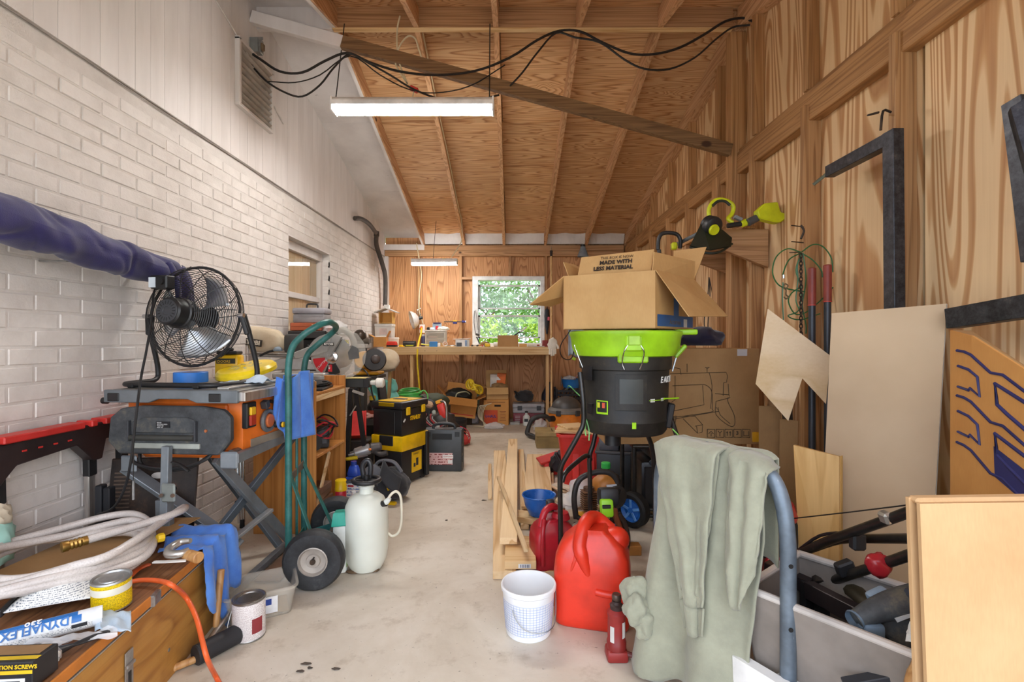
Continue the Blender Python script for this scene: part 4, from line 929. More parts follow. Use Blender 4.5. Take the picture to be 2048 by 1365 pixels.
bar(t, 'stand_strut', 'aeb3b5:.35:.6', S(P(448, 1094, 2.12)), S(P(542, 1020, 2.42)), .03, .016, (0, 0, 1)); bar(t, 'foot_rail', SG, S((-1.21, 2.08, .03)), S((-1.21, 2.66, .03)), .03, .03)
bar(t, 'side_beam', SG, S(P(470, 918, 2.02)), S(P(576, 872, 2.5)), .03, .04, (0, 0, 1)); cy(t, 'side_tube', '6d665f:.4:.5', S(P(462, 908, 2.04)), S(P(572, 866, 2.55)), .016, n=14)
bx(t, 'corner_plate', SG, S(P(258, 945, 2.06)), (.07, .012, .07), bev=.006); bx(t, 'corner_plate', SG, S(P(458, 938, 2.02)), (.075, .012, .07), bev=.006)
tb(t, 'release_lever', BK, [S(P(345, 925, 1.99)), S(P(360, 930, 1.97)), S(P(378, 943, 1.96))], .008, 8, 4, flat=.6)
tb(t, 'brake_cable', '2b2725:.5', [S(P(268, 905, 1.97)), S(P(267, 930, 1.97)), S(P(267, 960, 1.97))], .0018, 5, 2); cy(t, 'spring', 'galv', S(P(267, 962, 1.97)), S(P(267, 1000, 1.97)), .005, n=8)
# tape roll, frisbee, rag, jug on the table
t = th('blue_tape_roll', 'roll of blue painters tape on the saw table', 'tape roll', TZ(382, 765, SAWZ + .012))
la(t, 'tape', '2f7ad0:.5', [(.038, 0), (.068, 0), (.07, .002), (.07, .046), (.068, .048), (.038, .048)], 32, closed=True); la(t, 'cardboard_core', 'kraft', [(.035, .001), (.038, .001), (.038, .047), (.035, .047)], 24, closed=True)
t = th('throwing_disc', 'bright yellow plastic throwing disc with faded print', 'throwing disc', P(494, 744, 2.44), 0, rx=13, ry=-6)
la(t, 'disc', 'f0cf1d:.3', [(0, .032), (.10, .032), (.125, .028), (.138, .014), (.138, -.004), (.132, -.006), (.130, .008), (.118, .021), (0, .026)], 40)
for k in range(9):
    a = k * .7; bar(t, 'print_mark', 'b9b58a:.5', (.03 * math.cos(a), .03 * math.sin(a), .0322), (.075 * math.cos(a + .3), .075 * math.sin(a + .3), .0322), .012, .0006)
t = th('yellow_jug', 'yellow jug with black cap standing behind the fan cage', 'jug', (-1.44, 2.50, SAWZ + .001), 5)
bx(t, 'jug_body', 'e3b40f:.35', (0, 0, 0), (.115, .08, .135), bev=.014, seg=2); bx(t, 'black_lid', BK, (0, 0, .1355), (.10, .07, .018), bev=.005); bx(t, 'lid_grip', BK, (0, 0, .154), (.03, .03, .015), bev=.004)
bx(t, 'label', '2a2a1c:.5', (0, -.041, .09), (.09, .002, .026), bev=0); tx(t, 'e3b40f:.4', 'DOORS', .018, frame((-.04, -.0425, .095), (1, 0, 0), (0, 0, 1)), .0004)
t = tag(sh(None, 'pale_rag', 'paleblue', lambda u, v: Vector((-1.33 + .20 * u, 2.22 + .12 * v, SAWZ + .012 + .012 * abs(mn.noise(Vector((u * 6, v * 5, 3)))) + .035 * math.exp(-((u - .8) ** 2 + (v - .4) ** 2) * 18))), 20, 14, .003), 'pale blue rag crumpled beside the fan foot', 'rag')
t = tag(bar(None, 'level_bar', 'c9c9c4:.35:.6', TZ(368, 770, SAWZ + .004), TZ(486, 766, SAWZ + .004), .02, .008), 'thin aluminium straightedge lying along the saw table front', 'straightedge')
# ------------------------------------------------------------------ drum fan
FC = P(390, 633, 2.28)
t = th('floor_fan', 'large black metal floor fan seen from its motor side', 'fan', (FC.x, FC.y, SAWZ + .002), -9)
fz = FC.z - SAWZ - .002; RF = .232
tl = Matrix.Translation((0, 0, fz)) @ Matrix.Rotation(R(-6), 4, 'X')
def T3(v): return tl @ Vector(v)
# front faces local +y ; motor side is -y, toward the camera
def ringpts(r, y, n=40): return [T3((r * math.cos(2 * math.pi * i / n), y, r * math.sin(2 * math.pi * i / n))) for i in range(n)]
tb(t, 'outer_ring', BK, ringpts(RF, .0), .0065, 6, 1, True)
wire = []; 
def cage(side, n_r, name):
    V = []; F = []
    def ring(r, y, rr=.0016, n=44):
        pts = ringpts(r, y, n); Tn, U = ring_frames(pts, True); b0 = len(V)
        for i in range(n):
            s = Tn[i].cross(U[i])
            for j in range(3): a = 2 * math.pi * j / 3; V.append(pts[i] + U[i] * math.cos(a) * rr + s * math.sin(a) * rr)
        for i in range(n):
            for j in range(3): F.append((b0 + i * 3 + j, b0 + i * 3 + (j + 1) % 3, b0 + ((i + 1) % n) * 3 + (j + 1) % 3, b0 + ((i + 1) % n) * 3 + j))
    for k in range(n_r):
        f = (k + 1) / (n_r + 1); r = RF * (.24 + .76 * f); y = side * .085 * math.sqrt(max(0, 1 - (f * .98) ** 3.2)); ring(r, y)
    o = mk(name, V, F, BK, t); o['kind'] = 'stuff'
    for k in range(12):
        a = 2 * math.pi * k / 12 + .1; pts = []
        for f in (0, .3, .6, .85, 1.0):
            r = RF * (.24 + .76 * f); y = side * .085 * math.sqrt(max(0, 1 - (f * .98) ** 3.2)); pts.append(T3((r * math.cos(a), y, r * math.sin(a))))
        tb(t, 'cage_spoke', BK, pts, .0022, 5, 2)
cage(-1, 17, 'rear_cage_wires'); cage(1, 17, 'front_cage_wires')
la(t, 'front_badge', BK, [(0, .09), (.055, .088), (.06, .08), (.06, .075), (0, .07)], 22, T3((0, 0, 0)), tl.to_3x3() @ Vector((0, 1, 0)))
mt = la(t, 'motor', '1d1d1f:.4', [(.0, -.155), (.055, -.155), (.062, -.148), (.064, -.10), (.07, -.095), (.07, -.06), (.05, -.02), (0, -.01)], 30, T3((0, 0, 0)), tl.to_3x3() @ Vector((0, 1, 0)))
la(mt, 'motor_cap', '3b3c40:.5', [(0, -.1555), (.018, -.1555), (.020, -.158), (.050, -.158), (.052, -.1555), (.05, -.154), (0, -.154)], 24, T3((0, 0, 0)), tl.to_3x3() @ Vector((0, 1, 0)))
for k in range(18):
    a = 2 * math.pi * k / 18; bar(mt, 'vent_slot', '0c0c0d:.6', T3((.030 * math.cos(a), -.1585, .030 * math.sin(a))), T3((.045 * math.cos(a), -.1585, .045 * math.sin(a))), .0035, .001, tl.to_3x3() @ Vector((0, 1, 0)))
for k in range(3):
    def blade(u, v, k=k):
        a = 2 * math.pi * k / 3 + .9 + (u - .5) * 1.25 * (.75 + .35 * v); r = .055 + (.195 - .055) * v
        return T3((r * math.cos(a), .012 + (u - .5) * .07, r * math.sin(a)))
    sh(t, 'blade', 'c5c8cb:.3:.8', blade, 12, 8, .0015)
sb = bx(t, 'speed_switch_box', BK, T3((-.07, -.115, .105)), (.085, .05, .06), bev=.005)
p_ = T3((-.098, -.142, .108)); bx(sb, 'rating_label', 'cdd6de:.5', p_, (.034, .002, .045), bev=0); la(sb, 'dial', BK, [(0, 0), (.016, 0), (.015, .012), (0, .012)], 16, T3((-.052, -.14, .135)), (0, -1, 0))
tb(t, 'motor_lead', BK, [T3((-.06, -.10, .11)), T3((-.03, -.12, .09)), T3((-.025, -.11, .065))], .006, 6, 4)
bx(t, 'carry_handle', BK, T3((-.20, -.02, .135)), (.05, .04, .035), rot=(0, -30, 0), bev=.008)
# U stand
for s in (-1, 1):
    pt = [T3((s * (RF + .02), 0, 0)), Vector((s * (RF + .025), -.01, fz - .05)), Vector((s * (RF + .028), -.05 , .10)), Vector((s * (RF + .02), -.08, .03)), Vector((s * (RF - .02), -.10 - .0, .014)), Vector((s * .12, -.105, .012)), Vector((0, -.105, .012))]
    pt = [T3((s * (RF + .02), 0, 0)), Vector((s * (RF + .03), .03, fz - .10)), Vector((s * (RF + .035), .07, .07)), Vector((s * (RF + .03), .05, .016)), Vector((s * (RF + .02), -.06, .012)), Vector((s * (RF - .02), -.15, .012)), Vector((s * .10, -.165, .012)), Vector((0, -.165, .012))]
    tb(t, 'stand_tube', BK, pt, .0115, 10, 6)
    bar(t, 'pivot_arm', '2a2b2e:.5', T3((s * (RF + .012), 0, .01)), Vector((s * (RF + .028), .02, fz - .085)), .02, .04, (0, 1, 0), bev=.006); cy(t, 'pivot_screw', CHROME, T3((s * (RF - .0), -.012, 0)), T3((s * (RF + .03), -.012, 0)), .010, n=12)
for x in (-.16, .16): bx(t, 'rubber_foot', '111112:.7', (x, -.165, -.001), (.03, .03, .016), bev=.004)
cd = [P(308, 585, 2.18), P(303, 640, 2.12), P(293, 700, 2.08), P(283, 750, 2.04), P(276, 800, 1.96), P(270, 850, 1.94), P(262, 920, 1.93), P(250, 975, 1.94), P(228, 1015, 1.95), P(195, 1030, 1.96)]
iv = Matrix.Rotation(R(9), 3, 'Z'); 
tb(t, 'power_cord', BK, [T3((-.19, -.02, .13))] + [iv @ (q - Vector(t.location)) for q in cd], .005, 7, 5)
# ------------------------------------------------------------------ oak bookcase
BC = Vector((-1.50, 2.84, 0))
t = th('oak_bookcase', 'open oak bookcase standing sideways with two shelves', 'bookcase', BC)
bw, bd, bh = .36, .52, .885      # x depth, y width, height
bx(t, 'side_panel', 'oak', (bw / 2, .009, 0), (bw, .018, bh), bev=.002); bx(t, 'side_panel', 'oak', (bw / 2, bd - .009, 0), (bw, .018, bh), bev=.002); bx(t, 'back_panel', 'oak', (.004, bd / 2, .02), (.008, bd - .037, bh - .03), bev=.001)
for z in (.04, .43, .80): bx(t, 'shelf', 'oak_x', (bw / 2 + .004, bd / 2, z), (bw - .01, bd - .037, .018), bev=.002)
bx(t, 'front_lip', 'pine_y', (bw - .01, bd / 2, .765), (.018, bd - .037, .034), bev=.002); bar(t, 'loose_slat', 'pine_y', (bw - .03, .06, .08), (bw - .03, .30, .41), .03, .012, (1, 0, 0)); bar(t, 'loose_slat', 'oak', (bw - .06, .42, .07), (bw - .05, .30, .42), .03, .012, (1, 0, 0))
t = th('dark_folder', 'black flat folder lying on the top shelf of the bookcase', 'folder', BC + Vector((.24, .24, .8185)), 8)
bx(t, 'folder_body', BK, (0, 0, 0), (.2, .30, .014)); blob(t, 'crumpled_cloth', '2b2a2a:.8', (.02, .06, .03), (.08, .1, .02), 3, .3)
t = th('battery_charger', 'black battery charger wrapped in red and black cables on the shelf', 'battery charger', BC + Vector((.24, .27, .449)), 20)
bx(t, 'charger_body', '2a2c30:.45', (.03, -.0, 0), (.13, .16, .12), bev=.015, seg=2); bx(t, 'charger_face', '4b4f55:.5', (.03, -.082, .03), (.1, .004, .06), bev=.002)
for k in range(6): tb(t, 'cable_loop', ('c7283a:.4', BK)[k % 2], [(.03 + .085 * math.cos(a) + .006 * k, -.04 + .12 * math.sin(a), .10 + .03 * math.sin(a * 2 + k) + .012 * k) for a in [i * .785 for i in range(8)]], .0055, 6, 4, True)
tb(t, 'clamp', BK, [(-.02, -.11, .02), (-.04, -.15, .04), (-.03, -.17, .09)], .016, 8, 4, flat=.5); la(t, 'cord_spool', BK, [(.0, 0), (.05, 0), (.05, .012), (.03, .014), (.03, .05), (.05, .052), (.05, .064), (0, .064)], 20, (-.01, -.12, .055), (.3, -1, .0))
for k in range(3): tb(t, 'cable_loop', 'd23a55:.4', [(-.01 + .042 * math.cos(a), -.145 - .012 * k, .055 + .042 * math.sin(a)) for a in [i * .785 for i in range(8)]], .005, 6, 4, True)
for k in range(4):
    t = tag(bx(None, 'wood_block', ('8b6a4f:.7', '7c583d:.7', '9a7a5e:.7', '80604a:.7')[k], BC + Vector((.27 + .01 * (k % 2), .19 + .02 * (k % 3), .0585 + k * .042)), (.12, .24, .04), rot=(0, 0, (2, -3, 4, -1)[k]), bev=.003), ('bottom block of the brown wood pile in the bookcase', 'second block up in the bookcase wood pile', 'third block up in the bookcase wood pile', 'top block of the bookcase wood pile')[k], 'wood block', 'wood blocks in the bookcase')
# ------------------------------------------------------------------ hand truck
t = th('hand_truck', 'teal steel hand truck with two black pneumatic tyres', 'hand truck', (-.90, 2.36, 0))
o0 = Vector(t.location)
NF, FF = 2.28, 2.60
def L(v): return Vector(v) - o0
TE = 'teal_paint'
xn, xf = P(577, 800, NF).x, P(608, 800, FF).x
near = [L((xn, NF, .03)), L((xn, NF, .4)), L((xn, NF, .85)), L((xn, NF, 1.00)), L(P(585, 695, NF)), L(P(605, 672, NF)), L(P(630, 655, NF + .02)), L(P(650, 646, NF + .06))]
far = [L(P(650, 646, NF + .06)), L(P(664, 646, NF + .13)), L(P(672, 655, FF - .05)), L(P(662, 668, FF)), L(P(635, 690, FF)), L(P(615, 710, FF)), L((xf, FF, .96)), L((xf, FF, .85)), L((xf, FF, .4)), L((xf, FF, .03))]
tb(t, 'frame_tube', TE, near + far[1:], .0155, 12, 6)
bar(t, 'cross_bar', '6b6258:.5:.5', L((xn, NF, .935)), L((xf, FF, .935)), .004, .035); bar(t, 'cross_bar', '6b5f52:.5:.4', L((xn, NF, .47)), L((xf, FF, .47)), .006, .04); bar(t, 'cross_bar', TE, L((xn, NF, .12)), L((xf, FF, .12)), .006, .04)
cy(t, 'centre_rod', TE, L(((xn + xf) / 2, (NF + FF) / 2, .05)), L(((xn + xf) / 2, (NF + FF) / 2, .93)), .007, n=8)
bx(t, 'toe_plate', '7a5c48:.6:.3', L(((xn + xf) / 2 - .06, (NF + FF) / 2, .008)), (.12, .36, .006), bev=.002)
WN, WF = Vector((FL(631, 1176).x, 2.21, .135)), Vector((P(676, 1020, 2.70).x, 2.68, .135))
cy(t, 'axle', '5a544e:.5:.6', L(WN), L(WF), .009, n=10)
for (yy, xx) in ((NF + .02, xn), (FF - .02, xf)):
    w_ = WN.lerp(WF, .15 if yy < 2.4 else .82)
    bar(t, 'axle_strut', TE, L((xx, yy, .49)), L(w_), .028, .006, (1, 0, 0)); bar(t, 'axle_bracket', TE, L((xx, yy, .09)), L(w_), .006, .045, (0, 0, 1))
def tyre(parent, c, R_, wd, axd, hub='c9c3b8:.45:.2', rimr=.56, tread=True, tm='tyre'):
    axd = Vector(axd).normalized(); h = wd / 2
    ty = la(parent, 'tyre', tm, [(R_ * rimr, -h * .75), (R_ * .72, -h), (R_ * .9, -h * .95), (R_ * .975, -h * .6), (R_, -h * .25), (R_ * .992, -h * .1), (R_ * .992, h * .1), (R_, h * .25), (R_ * .975, h * .6), (R_ * .9, h * .95), (R_ * .72, h), (R_ * rimr, h * .75)], 40, c, axd, closed=True)
    la(parent, 'wheel_rim', hub, [(R_ * rimr * 1.02, -h * .8), (R_ * rimr * .95, -h * .86), (R_ * rimr * .86, -h * .5), (R_ * rimr * .5, -h * .35), (R_ * rimr * .45, -h * .6), (R_ * .10, -h * .62), (0, -h * .62)], 32, c, axd); la(parent, 'wheel_rim', hub, [(R_ * rimr * 1.02, h * .8), (R_ * rimr * .9, h * .6), (R_ * rimr * .5, h * .3), (0, h * .3)], 32, c, axd)
    cy(parent, 'hub_nut', 'rust_metal', Vector(c) - axd * h * .9, Vector(c) - axd * h * .55, R_ * .09, n=10)
    return ty
tyre(t, L(WN), .135, .078, (WF - WN), 'b3aaa0:.5:.2', .47); tyre(t, L(WF), .135, .078, (WF - WN), 'c0bdb8:.4:.3', .47)
cy(t, 'valve_stem', BK, L(WN) + Vector((.012, -.045, .02)), L(WN) + Vector((.02, -.052, .03)), .004, n=6)
# towel over the upper bar
t = th('blue_towel', 'blue microfibre towel hanging on the hand truck bar', 'towel', (xn, 2.42, .9)); o1 = Vector(t.location)
def towel(u, v):   # u across (left..right), v down
    x = xn - .05 + .085 * u; y_ = 2.28 + .16 * u - .03 * math.sin(u * 3)
    L_ = .31 * (.62 + .38 * min(1, u * 1.8)) if u < .4 else .30
    z = .955 - L_ * v - .02 * math.sin(u * 5) * (1 - v)
    sp = (v * .05) * (u - .5)
    fold = .016 * math.sin(u * 19 + v * 1.2) * (.4 + v * .6)
    return Vector((x + sp + .01 * math.sin(u * 13), y_ + fold - .015, z)) - o1
sh(t, 'front_fall', 'blue_rag', towel, 30, 24, .005)
sh(t, 'back_fall', 'blue_rag', lambda u, v: Vector((xn - .06 + .075 * u - .035 * v * (1 - u), 2.36 + .16 * u + .012 * math.sin(u * 15), .955 - .19 * v)) - o1, 20, 14, .005)
# ------------------------------------------------------------------ pump sprayer, bottles
t = th('pump_sprayer', 'white plastic pump sprayer tank with black ring handle', 'sprayer', FL(733, 1136))
la(t, 'tank', 'tank_poly', [(0, .004), (.055, 0), (.075, .006), (.098, .05), (.105, .10), (.106, .27), (.10, .31), (.085, .345), (.06, .365), (.035, .372), (.033, .40), (.036, .405), (0, .405)], 40)
la(t, 'neck_collar', 'd8dbd2:.4', [(.034, .395), (.038, .397), (.038, .41), (.034, .412)], 24)
tb(t, 'ring_handle', BK, [(.062 * math.cos(a * .5236), .062 * math.sin(a * .5236), .432) for a in range(12)], .0115, 10, 3, True)
bar(t, 'handle_spoke', BK, (-.06, 0, .43), (.06, 0, .43), .02, .012); bar(t, 'handle_spoke', BK, (0, -.06, .43), (0, .06, .43), .02, .012); cy(t, 'pump_rod', BK, (0, 0, .40), (0, 0, .455), .014, n=12)
tb(t, 'pump_grip', '26272a:.3', [(-.02, .02, .44), (-.025, .02, .50), (.0, .02, .525), (.015, .02, .50), (.012, .02, .44)], .013, 10, 5)
bx(t, 'trigger', BK, (-.075, .0, .42), (.05, .018, .016), rot=(0, -12, 0), bev=.004)
cy(t, 'hose_socket', BK, (.085, -.03, .325), (.108, -.04, .332), .015, n=12); la(t, 'hose_nut', 'dfe2da:.4', [(0, 0), (.012, 0), (.015, .01), (.009, .035), (0, .035)], 14, (.103, -.038, .332), (.7, -.2, .75))
tb(t, 'hose', 'd9d2bd:.4', [(.118, -.042, .355), (.135, -.04, .378), (.155, -.03, .385), (.172, -.02, .36), (.176, -.01, .30), (.172, .0, .22), (.155, .01, .17), (.125, .015, .15), (.10, .02, .165)], .0065, 8, 6)
for k in range(2): tag(blob(None, 'dry_leaf', '6b543c:.8', FL(708 + 36 * k, 1146 - 3 * k) + Vector((0, 0, .006)), (.035, .02, .008), 4 + k, .4, sub=2), ('brown dry leaf left of the sprayer base', 'brown dry leaf in front of the sprayer base')[k], 'leaf')
t = th('spray_bottle', 'white bottle with turquoise cap beside the hand truck wheel', 'bottle', FL(686, 1153), 10)
bx(t, 'bottle', 'dfe3dd:.4', (-.02, .045, 0), (.065, .05, .235), bev=.014, seg=2); la(t, 'cap', '1f9c88:.35', [(0, 0), (.048, 0), (.05, .004), (.040, .06), (.036, .064), (0, .064)], 4, (-.02, .045, .232), (0, 0, 1), ref=(1, 1, 0), sy=.85, smooth=20); bx(t, 'label_panel', 'a8c27a:.5', (.013, .045, .03), (.002, .04, .1), bev=0)
t = th('blue_tarp_scrap', 'small blue cloth scrap behind the hand truck tyre', 'cloth', Vector((-1.0, 2.50, 0))); blob(t, 'cloth', '3a6cc4:.8', (0, 0, .05), (.05, .06, .09), 6, .3)
t = th('chrome_tripod', 'folded chrome tripod standing behind the saw stand', 'tripod', FL(483, 1056))
for dx in (-.025, 0, .022): cy(t, 'leg', CHROME, (dx * .4, dx * .3, .03), (dx - .03, .03, .66), .009, n=10)
bx(t, 'collar', BK, (-.005, 0, .13), (.06, .035, .035), bev=.006); cy(t, 'rubber_foot', BK, (.004, 0, 0), (.004, 0, .05), .014, .012, 12)
# ------------------------------------------------------------------ helpers for repeated kinds
def carton(t, w, d, h, mat='cardboard', flaps=(), th_=.005, inner=True):
    """open box in local space, base centred; flaps: (side, angle_out_deg, length[, mat])"""
    bx(t, 'front_panel', mat, (0, -d / 2 + th_ / 2, 0), (w, th_, h), bev=.001); bx(t, 'back_panel', mat, (0, d / 2 - th_ / 2, 0), (w, th_, h), bev=.001)
    bx(t, 'side_panel', mat, (-w / 2 + th_ / 2, 0, 0), (th_, d - 2 * th_, h), bev=.001); bx(t, 'side_panel', mat, (w / 2 - th_ / 2, 0, 0), (th_, d - 2 * th_, h), bev=.001)
    bx(t, 'base_panel', mat, (0, 0, 0), (w - 2 * th_, d - 2 * th_, th_), bev=0)
    for f in flaps:
        s, a, l = f[:3]; a = R(a)
        if s in 'fb':
            sg = -1 if s == 'f' else 1; y0 = sg * (d / 2); q = Vector((0, sg * math.sin(a), math.cos(a)))
            bar(t, 'flap', f[3] if len(f) > 3 else mat, (0, y0, h), Vector((0, y0, h)) + q * l, w - .004, th_, (0, math.cos(a), -sg * math.sin(a)), bev=.001)
        else:
            sg = -1 if s == 'l' else 1; x0 = sg * (w / 2); q = Vector((sg * math.sin(a), 0, math.cos(a)))
            bar(t, 'flap', f[3] if len(f) > 3 else mat, (x0, 0, h), Vector((x0, 0, h)) + q * l, d - .004, th_, (math.cos(a), 0, -sg * math.sin(a)), bev=.001)
def bottle(t, r, h, mat, capmat, caph=.025, neck=.4, sx=1, sy=1):
    la(t, 'bottle', mat, [(0, .002), (r * .9, 0), (r, .006), (r, h * .62), (r * .92, h * .72), (r * neck, h * .88), (r * neck, h), (0, h)], 24, sx=sx, sy=sy)
    la(t, 'cap', capmat, [(0, h - .002), (r * neck * 1.15, h - .002), (r * neck * 1.15, h + caph - .003), (r * neck, h + caph), (0, h + caph)], 18)
# ------------------------------------------------------------------ mitre saw on its stand
MY = 3.45
t = th('mitre_saw_stand', 'black steel mitre saw stand with folding trestle legs', 'saw stand', (-1.2, MY, 0)); o0 = Vector(t.location)
bar(t, 'stand_beam', '2f3231:.5', P(560, 766, MY) - o0, P(738, 766, MY) - o0, .06, .062, bev=.004); bx(t, 'beam_top', 'c9b26a:.5', P(690, 757, MY) - o0 - Vector((0, .0, .0)), (.32, .08, .006), bev=.001)
bx(t, 'end_clamp', BK, P(735, 775, MY) - o0, (.04, .07, .068), bev=.003)
cy(t, 'release_knob', 'd9d6cc:.4', P(741, 766, MY) - o0, P(752, 766, MY) - o0, .016, .018, 14, .003); cy(t, 'release_knob', 'd9d6cc:.4', P(752, 766, MY) - o0, P(768, 766, MY) - o0, .034, .034, 20, .008)
for a, b_ in ((P(702, 778, MY), FL(692, 990)), (P(712, 778, MY), FL(742, 985)), (P(590, 778, MY), Vector((-1.62, 3.5, 0)))): bar(t, 'leg', BK, a - o0, b_ - o0, .03, .03, (0, 1, 0))
bar(t, 'lever', 'cfcfca:.3:.6', P(705, 782, MY - .03) - o0, P(728, 790, MY - .03) - o0, .01, .02); bar(t, 'brace', 'b5b5b0:.35:.6', P(700, 832, MY) - o0, P(712, 812, MY) - o0, .012, .008)
t = th('mitre_saw', 'grey mitre saw with clear blade guard and beige dust bag', 'mitre saw', P(640, 756, MY)); o0 = Vector(t.location)
GS = '9a9a96:.5'; GD = '6d6e6c:.5'
Q = lambda x, y, d=MY: P(x, y, d) - o0
bx(t, 'base_casting', 'b6b7b4:.4:.4', Q(610, 756) + Vector((0, .02, 0)), (.36, .26, .04), bev=.008); pr(t, 'fence', 'c2c3c2:.4:.5', [(-.2, 0), (.16, 0), (.16, .05), (.05, .08), (-.10, .08), (-.2, .05)], .025, frame(Q(590, 740) + Vector((0, .03, 0)), (1, 0, 0), (0, 0, 1)), bev=.004)
la(t, 'turntable', '8b8c8a:.45:.4', [(0, 0), (.13, 0), (.13, .02), (.11, .03), (0, .03)], 26, Q(640, 757))
bc = Q(664, 714, MY - .02)
bl = la(t, 'blade', 'c2c2be:.25:.9', [(0, 0), (.146, 0), (.146, .0025), (0, .0025)], 60, bc, (0, -1, 0))
def wedge(p, nm, mat, c, r0, r1, a0, a1, dy, thk=.001):
    poly = [(r1 * math.cos(R(a0 + (a1 - a0) * i / 8)), r1 * math.sin(R(a0 + (a1 - a0) * i / 8))) for i in range(9)] + [(r0 * math.cos(R(a1 - (a1 - a0) * i / 8)), r0 * math.sin(R(a1 - (a1 - a0) * i / 8))) for i in range(9)]
    return pr(p, nm, mat, poly, thk, frame(Vector(c) + Vector((0, dy, 0)), (1, 0, 0), (0, 0, 1)))
wedge(bl, 'red_print', 'd01f2c:.4', bc, .05, .132, 186, 238, -.004); wedge(bl, 'black_print', '1b1b1c:.4', bc, .05, .125, 246, 300, -.004); wedge(bl, 'red_badge', 'd01f2c:.4', bc, .055, .105, 255, 272, -.0055)
aa = R(222); tx(bl, 'f2f2f2:.4', 'CRAFTSMAN', .019, frame(bc + Vector((.128 * math.cos(aa), -.0062, .128 * math.sin(aa))), (math.cos(R(45)), 0, math.sin(R(45))), (-math.sin(R(45)), 0, math.cos(R(45)))), .0005)
tx(bl, 'f2f2f2:.4', '40T', .018, frame(bc + Vector((-.012, -.0068, -.088)), (.12, 0, 1), (-1, 0, .12)), .0005)
for k in range(40): bx(bl, 'tooth', 'd8d8d4:.25:.9', bc + Vector((.148 * math.cos(k * .157), -.001, .148 * math.sin(k * .157) - .003)), (.007, .003, .007), bev=0) if k % 2 == 0 else None
la(t, 'arbor', CHROME, [(0, 0), (.04, 0), (.042, .006), (.03, .012), (.02, .014), (.018, .022), (0, .022)], 24, bc + Vector((0, -.006, 0)), (0, -1, 0))
wedge(t, 'upper_guard', GS, bc, .0, .16, 60, 176, -.014, .03)
pr(t, 'arm_housing', GS, [(-.25, .03), (-.02, .12), (.02, .15), (-.01, .035), (-.08, .012), (-.24, -.015)], .04, frame(bc + Vector((0, -.012, 0)), (1, 0, 0), (0, 0, 1)), bev=.006)
wedge(t, 'clear_guard', 'clear_guard', bc + Vector((.06, 0, .02)), .10, .185, -90, 95, -.012, .004)
pr(t, 'guard_link', '5b5b5a:.5', [(.1, -.02), (.17, -.01), (.16, .06), (.12, .08), (.09, .03)], .006, frame(bc + Vector((.03, -.022, 0)), (1, 0, 0), (0, 0, 1)))
bar(t, 'black_link', BK, bc + Vector((-.16, -.035, .075)), bc + Vector((-.01, -.035, .012)), .008, .022, (0, 0, 1)); cy(t, 'link_screw', CHROME, bc + Vector((-.015, -.036, .012)), bc + Vector((-.015, -.046, .012)), .009, n=12)
bx(t, 'name_plate', BK, Q(657, 692, MY - .078), (.07, .003, .022), bev=0); tx(t, 'e8e8e4:.4', 'RYOBI', .022, frame(Q(648, 691, MY - .082), (1, 0, 0), (0, 0, 1)), .0006, sx=1.0, bold=.0006)
tb(t, 'handle', '8d8b83:.5', [Q(668, 668), Q(685, 660), Q(702, 672), Q(708, 690), Q(700, 705)], .022, 10, 5); bx(t, 'yellow_trigger', 'd6c832:.4', Q(690, 690), (.045, .03, .035))
la(t, 'motor', '4a4a48:.5', [(0, 0), (.055, 0), (.06, .01), (.06, .12), (.05, .13), (0, .13)], 22, bc + Vector((-.06, .03, .03)), (0, 1, .1)); cy(t, 'slide_rail', 'b9b9b6:.3:.8', Q(475, 710, MY + .05), Q(600, 712, MY + .05), .015, n=12); cy(t, 'rail_end', '5a4a40:.5', Q(466, 710, MY + .05), Q(477, 710, MY + .05), .02, n=12)
bx(t, 'gearbox', '3a3a39:.5', Q(588, 706), (.10, .12, .13), bev=.02, seg=2)
dbag = Q(525, 680, MY)
bm = bmesh.new(); bmesh.ops.create_icosphere(bm, subdivisions=4, radius=1)
for v in bm.verts:
    x, y_, z = v.co; s = 1 - .30 * max(0, x) ** 2; k = 1 + .10 * mn.noise(v.co * 2.2)
    sq = lambda q: math.copysign(abs(q) ** .62, q)
    v.co = Vector((sq(x) * .17 * k, y_ * .055 * s * k, sq(z) * .088 * s * k - .03 * x + (.012 if x < -.5 else 0))) + dbag
db = from_bm(bm, 'dust_bag', 'beige_cloth', t, smooth=60)
bx(db, 'badge', '3a3026:.5', Q(504, 692, MY - .074), (.135, .012, .048), rot=(0, 8, 0), bev=.001); tx(db, 'e9e1cf:.5', 'RYOBI', .042, frame(Q(485, 686.5, MY - .083), (1, 0, -.13), (.13, 0, 1)), .0008, bold=.0016)
tb(t, 'power_lead', BK, [Q(520, 712, MY - .04), Q(535, 705, MY - .05), Q(553, 700, MY - .05)], .008, 6, 4); blob(t, 'grey_knob', '8fa0b0:.5', Q(556, 700, MY - .05), (.03, .02, .02), 3, .2)
